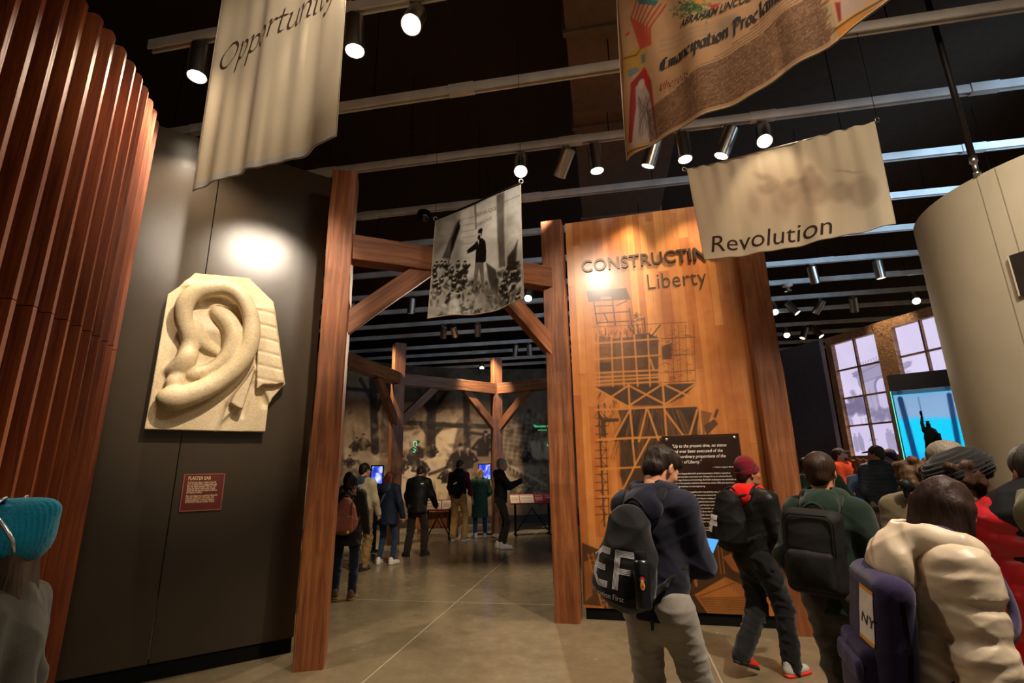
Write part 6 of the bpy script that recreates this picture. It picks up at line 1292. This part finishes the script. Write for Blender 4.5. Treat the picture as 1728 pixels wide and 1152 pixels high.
# ---------------- workshop visitors
p = Person('person in black jacket with furry hood and long dark hair, with a pink backpack', -2.29, 7.2, 1.60, 8, head=(4, 42, 0), lf=(-.12, .03), rf=(.12, -.06), toe=(24, -14), lh=(-.24, .12, .78), rh=(.26, .1, .78), fit=1.05, res=.013)
p.body('b98463').trousers(fab('1b2333'), (.09, .068, .062), .007).jacket(fab('17130f', .75), .02, .74, .006, skirt=.74, seed=3) if False else None
p.body('b98463'); p.trousers(fab('1b2333'), (.09, .068, .066), .008); p.jacket(fab('17130f', .75), .02, .72, .006, skirt=.72); p.hood(hair('1d1611'), 1.15, .2, .008, fur=.012); p.hair('long', '1a120d'); p.shoes(fab('5b4632'), GUM)
rt, ob, bv, c, Rm = pack(p, 'dusty pink rucksack on the back of the person in black', fab('8a5240', .7), fab('6d3f30'), .31, .46, .17, .1, shape='sack')
for x in (-.1, .1): S = Sdf(c+np.array([x-.06, -.2, -.28]), c+np.array([x+.06, .0, .28]), .01); S.cap(c+np.array([x, -.11, -.2]), c+np.array([x, -.11, .18]), .011, k=.004); solid(S, 'buckle_strap', fab('6d3f30'), rt)
MB().lathe([(0, -.012), (.02, -.004), (.02, .008), (0, .014)], 14, caps=False).build('yellow_charm', plain('yellow_enamel', 'd8d028', .4), rt, smooth=True, M=Matrix.Translation(Vector(rt.location)+Matrix.Rotation(p.yaw, 3, 'Z')@Vector(c+np.array([.07, -.155, -.19])))@Matrix.Rotation(1.57, 4, 'X'))
p = Person('person in black cap, cream fleece and baggy khaki trousers', -2.70, 9.2, 1.75, -12, head=(8, -10, 0), lf=(-.12, .05), rf=(.12, -.05), lh=(-.2, .2, .98), rh=(.25, .16, .9), fit=1.08)
p.body('c08d6d'); p.trousers(fab('7a6238'), (.1, .085, .085), .014, .04); p.jacket(fab('a69a80'), .02, .84, .007); p.hood(fab('3c4658', .9, 1), .9, .05); p.hair('short', '1d1510'); p.cap(fab('14120f')); p.shoes(fab('2a2219'), BSOLE)
p = Person('person with short auburn hair in dark navy parka and jeans, white sneakers', -2.36, 9.72, 1.60, -14, head=(10, -5, 0), lf=(-.13, .0), rf=(.13, .02), toe=(12, -20), lh=(-.2, .18, .95), rh=(.3, .02, .82), fit=1.08)
p.body('c08d6d'); p.trousers(fab('22354c'), (.088, .066, .054), .006); p.jacket(fab('182133', .6), .03, .74, .007, skirt=.74, elastic=True); p.hood(fab('1c2639', .6), 1.1, .16); p.hair('bob', '4c1f12'); p.shoes(plain('white_leather', 'd5cfc5', .5), WSOLE)
p.lump([(p.neck+p.r*.1-p.fw*.13, p.chest-p.fw*.15-p.r*.02, .016, .016), (p.chest-p.fw*.15-p.r*.02, p.pel-p.fw*.16-p.r*.16, .016, .016)], 'crossbody_strap', fab('4b4f58'))
p = Person('person in black quilted jacket and dark trousers bending over the reading desk', -1.97, 10.58, 1.72, -6, lean=10, head=(34, 0, 0), lf=(-.17, -.06), rf=(.15, .02), toe=(42, -20), lh=(-.28, .3, .93), rh=(.3, .3, .93), fit=1.12)
p.body('b07d5d'); p.trousers(fab('2a241d'), (.1, .085, .078), .014, .05); p.jacket(fab('141414', .55), .03, .82, .006, quilt=(.2, .008)); p.hood(fab('1a1a1a', .6), .85, .03); p.hair('short', '2a1c12'); p.shoes(fab('15120f'), BSOLE)
me = text_mesh('\u25E2', .05); q = p.W(p.sh[1]*.6+p.neck*.4-p.fw*.14-p.t*.07); MB().box((-.03, -.012, -.003), (.03, .012, .003)).build('jacket_badge', WHITE, p.root, M=Matrix.Translation(q)@Matrix.Rotation(p.yaw, 4, 'Z')@Matrix.Rotation(1.3, 4, 'X'), bevel=.002)
p = Person('tall person with shaved head, black vest over maroon sleeves and tan trousers', -1.37, 12.75, 1.87, -10, head=(12, -30, 0), lf=(-.15, .02), rf=(.15, -.02), toe=(14, -26), lh=(-.25, .2, 1.0), rh=(.36, .02, .86), fit=1.02)
p.body('b07a5a'); p.trousers(fab('a07c44'), (.095, .08, .075), .01); p.jacket(fab('5f1420'), .005, .95, .006, name='sweater', elastic=True); p.jacket(fab('191a1f', .6), .03, .86, .006, quilt=(.1, .008), name='vest', sleeve=(.03, .02, .02)) if False else None
S = p.sdf(lo=.8, pad=.3); k = p.k; S.cap(p.pel-p.t*.05, p.chest+p.t*.1, .178*k, .185*k, k=.05, flat=p.fw, f=.76).cap(p.chest+p.t*.1, p.neck, .17*k, .1*k, k=.05, flat=p.fw, f=.8); S.cut((0, 0, .9*k), (0, 0, -1)); p.mk(S, 'vest', fab('191a1f', .6), folds(.006, 26, 5))
p.lump([(p.neck+p.fw*.06-p.r*.06, p.neck+p.fw*.06+p.r*.06, .05, .05), (p.neck-p.fw*.05-p.r*.07, p.neck-p.fw*.05+p.r*.07, .045, .045)], 'scarf', fab('7a1420')); p.hair('buzz', '3a2a20'); p.shoes(fab('6d665a'), WSOLE)
rt, ob, bv, c, Rm = pack(p, 'black rucksack on the back of the tall person in tan trousers', fab('131313', .6), fab('131313', .6), .32, .5, .18, .02)
MB().box((-.045, -.004, -.016), (.045, .004, .016)).build('tag', WHITE, rt, M=Matrix.Translation(Vector(rt.location)+Matrix.Rotation(p.yaw, 3, 'Z')@Vector(c+np.array([.02, -.155, .02])))@Matrix.Rotation(p.yaw, 4, 'Z')@Matrix.Rotation(-.5, 4, 'Y'))
p = Person('person with short blonde hair in long dark green hooded coat', -.88, 13.15, 1.64, 4, head=(14, -8, 0), lf=(-.12, .04), rf=(.13, -.02), toe=(24, -10), lh=(-.18, .2, 1.0), rh=(.2, .2, 1.0), fit=1.06)
p.body('c79474'); p.trousers(fab('2b4460'), (.088, .066, .056), .007); p.jacket(fab('35503d', .6), .03, .52, .008, skirt=.5); p.hood(fab('35503d', .6), 1.1, .18); p.hair('bob', '9c6a35'); p.shoes(plain('white_leather', 'd5cfc5', .5), WSOLE)
Person.grip = {0: dict(dir=(.2, .9, .45), palm=(.4, .5, .2), thumb=(0, .2, 1), curl=.9), 1: dict(dir=(-.2, .9, .45), palm=(-.3, .6, 0), thumb=(-.2, .2, 1), curl=.9)}
p = Person('person with grey hair and glasses in dark jacket, photographing with a phone', -.306, 11.4, 1.84, -88, head=(6, 0, 0), lf=(-.1, -.04), rf=(.1, .05), lh=(-.06, .42, 1.36), rh=(.1, .42, 1.36), toe=(8, -6), epole=(0, -.3, -1))
p.body('c68e6c', eyes=True); p.trousers(fab('26241f'), (.088, .064, .052), .008, .08); p.jacket(fab('1f1d1c', .7), .025, .88, .007); p.hood(fab('1f1d1c', .7), 1.0, .08); p.hair('short', '8a8378'); p.shoes(plain('white_leather', 'd5cfc5', .5), WSOLE)
phone(p, 1, 'dark phone held up by the person with grey hair in the workshop', p.wr[1]+np.array([-.07, .1, .06]), (0, .1, 1), (0, -1, .1))
gl = thing('eyeglasses', p.W(p.hl(0, .1, .01)), 'thin eyeglasses on the person photographing in the workshop', 'glasses'); mb = MB()
for q in (-1, 1): mb.tube([p.W(p.hl(q*.034+.022*math.cos(a), .112, .006+.017*math.sin(a))) for a in np.linspace(0, 6.28, 14)], .0016, 5); mb.tube([p.W(p.hl(q*.056, .11, .01)), p.W(p.hl(q*.08, .05, .012)), p.W(p.hl(q*.084, -.01, .008))], .0018, 5)
o = mb.build('frame', BLACK, gl); o.matrix_world = Matrix.Identity(4)
Person.grip = {}
# ---------------- right-hand crowd, far
def far(label, px, Y, H, yaw, dx=0, **kw): q = at(px, 800, Y); return Person(label, q.x+dx, Y, H, yaw, **kw)
p = far('person in bright orange hooded sweatshirt, glasses and grey cap looking up', 1424, 9.75, 1.88, 196, head=(-12, 30, 0), fit=1.18, lh=(-.16, .26, 1.0), rh=(.16, .26, 1.0), res=.013)
p.body('c48a6a', eyes=True); p.trousers(fab('2a2622'), (.105, .08, .066), .008); p.jacket(fab('e8481a', .85), .03, .9, .008); p.hood(fab('e8481a', .85), 1.0, .1); p.hair('short', '3a2418'); p.cap(fab('4a4642')); p.shoes(fab('3a3a3a'), BSOLE)
p.lump([(p.hl(-.035, .07, -.085), p.hl(.035, .07, -.085), .03, .03)], 'beard', hair('5a3420'), folds(.003, 80, 2), .007)
gl = thing('eyeglasses', p.W(p.hl(0, .1, .01)), 'dark eyeglasses on the person in orange sweatshirt', 'glasses'); mb = MB()
for q in (-1, 1): mb.tube([p.W(p.hl(q*.034+.024*math.cos(a), .114, .006+.018*math.sin(a))) for a in np.linspace(0, 6.28, 14)], .002, 5); mb.tube([p.W(p.hl(q*.058, .11, .01)), p.W(p.hl(q*.08, .05, .012)), p.W(p.hl(q*.084, -.01, .008))], .002, 5)
o = mb.build('frame', BLACK, gl); o.matrix_world = Matrix.Identity(4)
p = far('person in dark padded jacket and blue grey cap seen from behind', 1486, 8.05, 1.85, -30, head=(0, 60, 0), fit=1.22, res=.012, lh=(-.2, .22, 1.05), rh=(.25, .2, .98))
p.body('b98463'); p.trousers(fab('8a7a68'), (.11, .085, .072), .009); p.jacket(fab('3a3e46', .5), .03, .84, .003, quilt=(.062, .014), collar=.06); p.hair('short', '3b2c20'); p.cap(fab('4a5a66')); p.shoes(fab('3a3a3a'), BSOLE)
p = far('person with curly ginger hair in grey blue sweater beside the padded jacket', 1455, 8.75, 1.66, -20, head=(0, -20, 0), fit=1.0, lh=(-.2, .2, 1.0), rh=(.22, .1, .9))
p.body('c99676'); p.trousers(fab('1b2634'), (.088, .064, .052), .006); p.jacket(fab('6d7688', .9), .005, .9, .006, name='sweater'); p.hair('curly', '9c4a1e'); p.shoes(fab('2a2a2a'), BSOLE)
S = p.sdf(lo=.5, hi=1.1, pad=.34); k = p.k
for i in range(6): z = .98-.062*i; S.cap((-.05-.01*i, -.05, z*k), (.08, -.05, z*k), .17+.008*i, k=.02, flat=(0, 1, 0), f=.8)
p.mk(S, 'jacket_round_waist', fab('1a8fc0', .5), folds(.006, 30, 3))
p = far('person with dark hair behind the padded jacket in front of the windows', 1510, 9.3, 1.83, 30, head=(5, 0, 0), fit=1.05)
p.body('9c6a4c'); p.trousers(fab('222222'), (.095, .075, .06), .006); p.jacket(fab('1a1818', .8), .01, .9, .006); p.hair('short', '241812'); p.shoes(fab('2a2a2a'), BSOLE)
Person.grip = {1: dict(dir=(.3, .9, -.2), palm=(-.5, -.4, .4), thumb=(0, .3, 1), curl=.6)}
p = far('person with auburn bun in dark green sweater behind the hooded backpacker', 1383, 6.9, 1.72, -24, head=(0, -18, 0), rh=(.3, .36, 1.12), lh=(-.22, .1, .9))
p.body('c08d6d'); p.trousers(fab('1f1d1c'), (.09, .068, .056), .006); p.jacket(fab('22382a', .9), .015, .86, .006, name='sweater', collar=.04); p.hair('bun', '5b2513'); p.shoes(fab('2a2a2a'), BSOLE)
bc = thing('brochure', p.W(p.wr[1]+np.array([.05, .12, .02])), 'folded red and white leaflet held by the person with auburn bun', 'leaflet', p.yaw); cvb = Canvas(.12, .22, 30, 50, 'd9d2c8'); cvb.poly([(0, .1), (.12, .06), (.12, .2), (0, .2)], 'a82a2a', .9); cvb.line([(.02, .04), (.1, .03)], .012, '555555')
for a_, nm in ((.35, 'front_leaf'), (-.35, 'back_leaf')): o = cvb.mesh(nm, lambda X, Y: np.stack([np.sin(a_)*X, np.cos(a_)*X, Y-.11], 1), painted('printed_paper', .7), bc); o.rotation_euler = (-.5, 0, 0)
Person.grip = {}
p = far('person in black jacket with white and blue knitted hat beside the timber post', 1334, 7.6, 1.62, -70, head=(0, 10, 0))
p.body('c99676', eyes=True); p.trousers(fab('1c1b1e'), (.09, .068, .056), .006); p.jacket(fab('15151a', .8), .03, .8, .006, collar=.05); p.hair('long', '2a1a12'); p.beanie(fab('b9c4d8', .9, 1), fab('2458b8', .9, 1)); p.shoes(fab('2a2a2a'), BSOLE)
p = far('person with dark hair in dark coat, mostly hidden, left of the auburn bun', 1363, 8.6, 1.70, -100, head=(0, 0, 0))
p.body('d09468', eyes=True); p.trousers(fab('1c1b1e'), (.09, .068, .056), .006); p.jacket(fab('3a352e', .8), .03, .8, .006, collar=.05); p.hair('short', '241812'); p.shoes(fab('2a2a2a'), BSOLE)
p = far('person with brown curly hair in olive coat behind the cream padded jacket', 1551, 3.5, 1.60, -30, head=(14, 10, 0), fit=1.1, lean=8, res=.011)
p.body('b98463'); p.trousers(fab('2c2a28'), (.095, .075, .06), .006); p.jacket(fab('5a4f3a', .8), .035, .8, .01, skirt=.75); p.hair('curly', '4a3320'); p.shoes(fab('2a2a2a'), BSOLE)
bw = []
for q in (-1, 1): a = p.neck-p.fw*.14+p.t*.03; bw += [(a, a+p.r*q*.09+p.t*.045, .02, .035), (a+p.r*q*.09+p.t*.045, a+p.r*q*.1-p.t*.03, .03, .02), (a, a+p.r*q*.06-p.t*.13, .014, .02)]
p.lump(bw, 'ribbon_bow', fab('121214', .5), folds(.006, 40, 2), .008)
# ---------------- foreground
Person.grip = {0: dict(dir=(.5, .8, .25), palm=(.4, -.2, 1), thumb=(0, .4, 1), curl=.7), 1: dict(dir=(-.5, .8, .25), palm=(-.4, -.2, 1), thumb=(0, .4, 1), curl=.75)}
q = at(1093, 800, 2.78)
p = Person('young person in navy hooded sweatshirt and grey sweatpants looking down at a phone', q.x, 2.78, 1.705, -42, lean=4, head=(32, -16, 0), lf=(-.13, -.06), rf=(.12, .1), lh=(-.03, .30, 1.08), rh=(.12, .33, 1.06), res=.0085, fit=.97, shw=.94, epole=(0, -.5, -1))
p.body('c9906e', eyes=True); p.trousers(fab('857f76', .95), (.1, .08, .068), .0055, .05, seed=4); p.jacket(fab('1c1c2b', .92), .022, .88, .009, seed=6, name='hooded_sweatshirt', elastic=True); p.hood(fab('1e1e2e', .92), 1.12, .16, .007); p.hair('quiff', '22150d'); p.shoes(fab('cfc9bf'), WSOLE)
p.lump([(np.array([.02, -.12, .87]), np.array([.025, -.13, .83]), .01, .008)], 'drawcord', BLACK)
phone(p, 1, 'phone with bright blue screen held by the young person in grey sweatpants', p.wr[1]+np.array([-.02, .13, .07]), (.1, .75, .62), (0, -.62, .78), lit=emit('blue_phone_screen', '3aa0ff', .55), sz=(.078, .16, .01))
rt, ob, bv, c, Rm = pack(p, 'black drawstring sack with large white striped letters on the young person in navy', fab('0f0f10', .75), fab('101011', .8), .30, .48, .18, .06, tilt=-6, shape='sack', pockets=False, sag=.02, shift=-.04)
Rb = Rm; x = Rb[:, 0]; y = Rb[:, 2]
# striped lettering: each letter is a stack of thin bars
def bar_letters(scale, word='EF'):
    mb = MB(); s_ = scale; X0 = 0
    for ch in word:
        for k in range(5):
            o_ = k*.036
            if ch == 'E':
                pts = [(X0+.62-o_*.0, 1-o_), (X0+.3, 1-o_), (X0+.04+o_, .74), (X0+.04+o_, .26), (X0+.3, o_), (X0+.62, o_)]
            else: pts = [(X0+.72, 1-o_), (X0+.04+o_, 1-o_), (X0+.04+o_, 0)]
            for (a, b_), (c_, d_) in zip(pts[:-1], pts[1:]):
                L = math.hypot(c_-a, d_-b_); nx, ny = -(d_-b_)/L*.011, (c_-a)/L*.011; mb.add([((a-nx)*s_, (b_-ny)*s_, 0), ((c_-nx)*s_, (d_-ny)*s_, 0), ((c_+nx)*s_, (d_+ny)*s_, 0), ((a+nx)*s_, (b_+ny)*s_, 0)], [(0, 1, 2, 3)])
        for k in range(4):
            y_ = .42+k*.04; w_ = .5; mb.add([((X0+.1)*s_, (y_-.011)*s_, 0), ((X0+w_)*s_, (y_-.011)*s_, 0), ((X0+w_)*s_, (y_+.011)*s_, 0), ((X0+.1)*s_, (y_+.011)*s_, 0)], [(0, 1, 2, 3)])
        X0 += .75
    return raw('bag_lettering', mb.v, mb.f)
LOGO = plain('white_bag_print', 'd2d2d6', .7, var=.03)
nx_ = Vector(x); o0 = c-x*.15-y*.14-Rb[:, 1]*.06
link('bag_lettering', stick(bar_letters(.17), bv, o0, x-Rb[:, 1]*-.25, y), LOGO, rt); link('bag_lettering', stick(text_mesh('Education First', .034, spacing=.95), bv, o0-y*.045, x-Rb[:, 1]*-.25, y), LOGO, rt)
bt = thing('water_bottle', p.W(p.chest-p.fw*.33+p.r*.1-p.t*.3), 'black bottle with small sticker tucked on the drawstring sack', 'bottle', p.yaw); MB().lathe([(.0, 0), (.034, 0), (.036, .01), (.036, .19), (.03, .205), (.0, .206)], 20, caps=False).build('flask', plain('black_bottle', '101419', .3, spec=.6), bt, smooth=True); MB().lathe([(.028, .205), (.028, .235), (.02, .24), (0, .24)], 20, caps=False).build('lid', BLACK, bt, smooth=True)
cvb = Canvas(.03, .07, 20, 44, '101419'); cvb.ell(.015, .05, .011, .013, 'd8443a'); cvb.ell(.015, .025, .011, .018, 'e8b23a'); cvb.ell(.014, .045, .005, .006, 'f2e9d8'); cvb.ell(.015, .02, .006, .008, 'd8443a')
cvb.mesh('sticker', lambda X, Y: np.stack([.0368*np.sin((X-.015)/.0368+.5), -.0368*np.cos((X-.015)/.0368+.5), Y+.075], 1), painted('sticker', .5), bt)
Person.grip = {}
p = Person('young person in maroon knitted hat with red hood and black windbreaker, walking', 1.97, 4.43, 1.62, -64, lean=3, head=(-2, -18, 0), lf=(-.06, -.22), rf=(.08, .16), lift=(.09, 0), toe=(4, -4), lh=(-.2, .2, .9), rh=(.22, .22, .92), res=.0095, fit=1.02)
p.body('a8714e'); p.trousers(fab('131315', .85), (.1, .088, .08), .012, .02, seed=3); p.jacket(fab('1a1917', .4), .03, .84, .010, seed=9, name='windbreaker', elastic=True); p.hood(fab('d8160f', .85), 1.08, .06, .006); p.hair('short', '20150f'); p.beanie(fab('6a1220', .95, 1))
RSH = plain('red_trainer', 'd8301a', .5); p.shoes(plain('grey_trainer', 'a8a49c', .6), RSH, (1,)); p.shoes(RSH, BSOLE, (0,))
for i, s_ in ((1, 1), (0, 1)):
    u = p.an[i]; p.lump([(u-np.array([0, 0, .02]), u-np.array([0, 0, -.03]), .036, .036)], 'sock', plain('white_sock', 'cfc9bf', .9) if i else fab('1a1a1a'))
rt, ob, bv, c, Rm = pack(p, 'black drawstring sack with small white block letters on the person in maroon hat', fab('111110', .7), fab('111110', .8), .31, .46, .17, .0, tilt=-4, shape='sack', pockets=False, shift=-.05)
x = Rm[:, 0]; y = Rm[:, 2]; f1 = Rm[:, 1]; xs = x*.8+f1*-.6*-1
me = text_mesh('EF', .17, bold=.012); link('bag_lettering', stick(me, bv, c-x*.17-y*.10-f1*.02, x*.75-f1*.66, y), LOGO, rt)
q = at(1381, 800, 3.0)
p = Person('young person in dark green hooded sweatshirt striding, large black backpack', q.x, 3.0, 1.645, -44, lean=3, head=(2, -2, 0), lf=(-.1, .2), rf=(.12, -.22), lift=(0, .08), lh=(-.23, .14, .9), rh=(.22, .1, .9), res=.0085, fit=.98, shw=.9)
p.body('c08763'); p.trousers(fab('3a3630', .9), (.098, .082, .074), .012, .05, seed=8); p.jacket(fab('17251d', .92), .012, .86, .009, seed=12, name='hooded_sweatshirt', elastic=True); p.hood(fab('1c2c23', .92), 1.05, .1, .007); p.hair('short', '2c1b10'); p.shoes(fab('3a3a3a'), BSOLE)
rt, ob, bv, c, Rm = pack(p, 'large black square backpack on the person in dark green sweatshirt', fab('1c1b18', .7), fab('1e2420', .8), .28, .43, .17, .04, tilt=-3, shift=-.03)
mb = MB(); zp = [c+Rm[:, 0]*a+Rm[:, 2]*b_-Rm[:, 1]*.1 for a, b_ in ((-.12, -.02), (-.12, .15), (-.09, .185), (.09, .185), (.12, .15), (.12, -.02))]; mb.tube(zp, .004, 6); mb.build('zip', BLACK, rt)
# cream padded jacket, right foreground
q = at(1522, 800, 1.88)
p = Person('person with dark bob hair in cream padded jacket with hood down', q.x+.02, 1.88, 1.53, -108, lean=6, head=(18, 40, 6), fit=.94, shw=.95, lh=(-.2, .12, .8), rh=(.25, .06, .76), res=.0075, lf=(-.1, 0), rf=(.1, .05))
p.body('b98463'); p.trousers(fab('27364a'), (.1, .08, .066), .008); p.jacket(fab('cbb9a0', .42, 0, .4), .04, .7, .006, quilt=(.135, .022), skirt=.68, seed=4, freq=44); p.hood(fab('cbb9a0', .42, 0, .4), 1.5, .2, .007, 6); p.hair('bob', '2a1710'); p.shoes(fab('2a2a2a'), BSOLE)
PURP = fab('2a2244', .85)
rt, ob, bv, c, Rm = pack(p, 'purple rucksack with white patch on the person in cream padded jacket', PURP, PURP, .33, .5, .12, .14, tilt=-4, bulge=.012)
S = Sdf(c-np.array([.3, .4, .4]), c+np.array([.3, .2, .3]), .008); S.box(c+Rm[:, 0]*.02-Rm[:, 1]*.105-Rm[:, 2]*.06, (.115, .012, .035), Rm, .012, .01); solid(S, 'pocket_flap', fab('3a315a', .85), rt, folds(.002, 40, 3))
x, y, f1 = Rm[:, 0], Rm[:, 2], Rm[:, 1]; ob_pts = [c+x*(.06)+y*(.22-.36*i/8)-f1*.155 for i in range(9)]; None
PATCH = plain('white_patch', 'd5d0c6', .8); ORG = plain('orange_trim', 'd08a2a', .8); SCR = plain('black_script', '1a1a20', .8)
fl = lambda w_, h_: raw('patch', [(0, 0, 0), (w_, 0, 0), (w_, h_, 0), (0, h_, 0)], [(0, 1, 2, 3)])
po = c+x*.085+y*.03-f1*.12; xa = x*.62+f1*.78; link('zip', stick(raw('zip', [(0, 0, 0), (.013, 0, 0), (.02, .24, 0), (.003, .4, 0), (-.01, .4, 0), (.007, .24, 0)], [(0, 1, 2, 5), (5, 2, 3, 4)]), bv, c+x*.1-y*.22+f1*.012, f1, y, .003), BLACK, rt)
link('patch', stick(fl(.075, .15), bv, po, xa, y), PATCH, rt); link('patch_trim', stick(fl(.075, .012), bv, po+y*.15, xa, y, .004), ORG, rt); link('patch_trim', stick(fl(.075, .012), bv, po-y*.01, xa, y, .004), ORG, rt); link('patch_lettering', stick(text_mesh('NY', .05, shear=.2), bv, po+y*.045+xa*.008, xa, y, .005), SCR, rt)
# red padded jacket at the right edge
q = at(1762, 800, 2.1)
p = Person('person with grey hair in red padded jacket with black yoke at the right edge', q.x, 2.1, 1.64, -40, lean=4, head=(12, 20, 0), fit=1.15, lh=(-.27, .18, .8), rh=(.26, .2, .84), res=.0085)
p.body('b98463'); p.trousers(fab('23262c'), (.11, .085, .07), .008); p.jacket(fab('a80f1c', .4, 0, .4), .05, .78, .005, quilt=(.1, .028), seed=5, freq=40); p.hair('short', '3a3733'); p.shoes(fab('2a2a2a'), BSOLE)
S = p.sdf(lo=1.0, pad=.34, res=.009); k = p.k; S.cap(p.chest-p.t*.1, p.chest+p.t*.12, .205*k*1.1, .2*k*1.1, k=.05, flat=p.fw, f=.8).cap(p.sh[0]*.75+p.neck*.25+p.t*.01, p.sh[1]*.75+p.neck*.25+p.t*.01, .108*k, k=.06); S.cut(p.chest-p.t*.02, (0, 0, -1)); p.mk(S, 'yoke', fab('16171a', .5), folds(.006, 30, 4))
p.hood(fab('55513a', .9), 1.35, .06, .006); p.lump([(p.neck-p.fw*.03-p.r*.07+p.t*.05, p.neck-p.fw*.03+p.r*.07+p.t*.05, .05, .05), (p.neck-p.fw*.03-p.r*.07+p.t*.05, p.neck+p.fw*.07-p.r*.05+p.t*.02, .045, .04)], 'sweatshirt_collar', fab('8f959c', .95))
# black slouchy knit hood between them
q = at(1662, 800, 2.5)
p = Person('person in slouchy black ribbed knit hat with curly brown hair', q.x, 2.5, 1.60, 60, lean=8, head=(20, 20, 0), fit=1.05, res=.0095)
p.body('b98463'); p.trousers(fab('23262c'), (.1, .08, .066), .006); p.jacket(fab('1c1b1a', .9, 1), .03, .8, .006, collar=.05); p.hair('curly', '3a2416'); p.shoes(fab('2a2a2a'), BSOLE)
S = Sdf(p.hc-.3, p.hc+.3, .0075); R = p.head_R; S.ell(p.hl(0, -.01, .04), np.array((.108, .125, .1)), R, .02).ell(p.hl(0, -.11, .05), np.array((.1, .11, .085)), R, .05); S.cut(p.hl(0, 0, -.005), -(R[:, 2]-R[:, 1]*.3)); hc = p.hl(0, -.05, 0); p.mk(S, 'slouch_hat', fab('131313', .95, 1), lambda V: .004*np.cos(((V-hc)@R[:, 2])*330)+folds(.01, 22, 3)(V))
p.lump([(p.hl(.1, -.02, .03), p.hl(.112, .03, .05), .004, .004), (p.hl(.112, .03, .05), p.hl(.1, .09, .02), .004, .004)], 'metal_clip', STEEL, res=.004)
# grey short hair, glasses, facing right
q = at(1597, 800, 2.85)
p = Person('person with cropped grey hair and glasses in profile, white collar', q.x, 2.85, 1.69, -122, head=(4, 12, 0), fit=1.1, res=.0095)
p.body('c08461', eyes=True); p.trousers(fab('23262c'), (.1, .08, .066), .006); p.jacket(fab('2a2a2c', .8), .03, .8, .006, collar=.03); p.hair('buzz', '6d6458'); p.shoes(fab('2a2a2a'), BSOLE)
p.lump([(p.neck-p.fw*.06-p.r*.06+p.t*.04, p.neck-p.fw*.06+p.r*.06+p.t*.04, .04, .04), (p.neck-p.fw*.06+p.r*.06+p.t*.04, p.neck+p.fw*.06+p.r*.05+p.t*.02, .038, .03), (p.neck-p.fw*.06-p.r*.06+p.t*.04, p.neck+p.fw*.06-p.r*.05+p.t*.02, .038, .03)], 'white_collar', fab('cfcac2'))
gl = thing('eyeglasses', p.W(p.hl(0, .1, .01)), 'black eyeglasses on the person with cropped grey hair', 'glasses'); mb = MB()
for s_ in (-1, 1): mb.tube([p.W(p.hl(s_*.034+.024*math.cos(a), .114, .006+.018*math.sin(a))) for a in np.linspace(0, 6.28, 14)], .002, 5); mb.tube([p.W(p.hl(s_*.058, .11, .01)), p.W(p.hl(s_*.082, .05, .014)), p.W(p.hl(s_*.088, -.01, .01))], .0026, 5)
o = mb.build('frame', BLACK, gl); o.matrix_world = Matrix.Identity(4)
# teal square hat, left edge
q = at(14, 800, 1.62)
p = Person('person in teal square knitted hat and grey fleece at the left edge', q.x+.095, 1.62, 1.475, 112, lean=4, head=(4, 0, 0), fit=.96, res=.0085)
p.body('b98463'); p.trousers(fab('23262c'), (.1, .08, .066), .006); p.jacket(fab('35332b', .95), .015, .7, .008, skirt=.7, collar=.04); p.hair('long', '3a2c20'); p.shoes(fab('2a2a2a'), BSOLE)
S = Sdf(p.hc-.24, p.hc+.26, .0065); R = p.head_R; S.ell(p.hl(0, -.01, .02), np.array((.105, .12, .09)), R, .03); S.cap(p.hl(0, -.09, .1), p.hl(0, .08, .11), .05, k=.06); S.cap(p.hl(0, -.06, .07), p.hl(0, -.142, .122), .058, .01, k=.06); S.cap(p.hl(0, .05, .08), p.hl(0, .13, .125), .05, .012, k=.05); S.cut(p.hl(0, 0, -.02), -(R[:, 2]-R[:, 1]*.55)); hc = p.hl(0, -.01, 0)
p.mk(S, 'square_hat', fab('0c6f8a', .95, 1), lambda V: ribs(.0018, 52, hc)(V)+folds(.003, 20, 3)(V))
sg = thing('sunglasses', p.W(p.hl(-.06, .06, .12)), 'shiny sunglasses pushed up on the teal hat', 'sunglasses'); mb = MB(); ml = MB()
for s_ in (-1, 1):
    rim = [p.hl(s_*.075+.036*math.cos(a), -.005-.03*math.sin(a), .155+.02*math.sin(a)-.02*abs(math.cos(a))) for a in np.linspace(0, 2*math.pi, 18)]; mb.tube([p.W(v) for v in rim], .0042, 6)
    ml.add([p.W(v) for v in rim[:-1]], [tuple(range(17))])
    mb.tube([p.W(p.hl(s_*.11, -.01, .14)), p.W(p.hl(s_*.138, -.04, .115)), p.W(p.hl(s_*.15, -.075, .075)), p.W(p.hl(s_*.15, -.1, .03)), p.W(p.hl(s_*.142, -.105, -.01))], [.006, .0065, .006, .0055, .004], 8)
o = mb.build('frame', plain('silver_frame', 'b9b9bd', .2, .8), sg, smooth=True); o.matrix_world = Matrix.Identity(4)
o = ml.build('lenses', plain('dark_lens', '0c0c10', .06), sg); o.matrix_world = Matrix.Identity(4)

if 0: pass
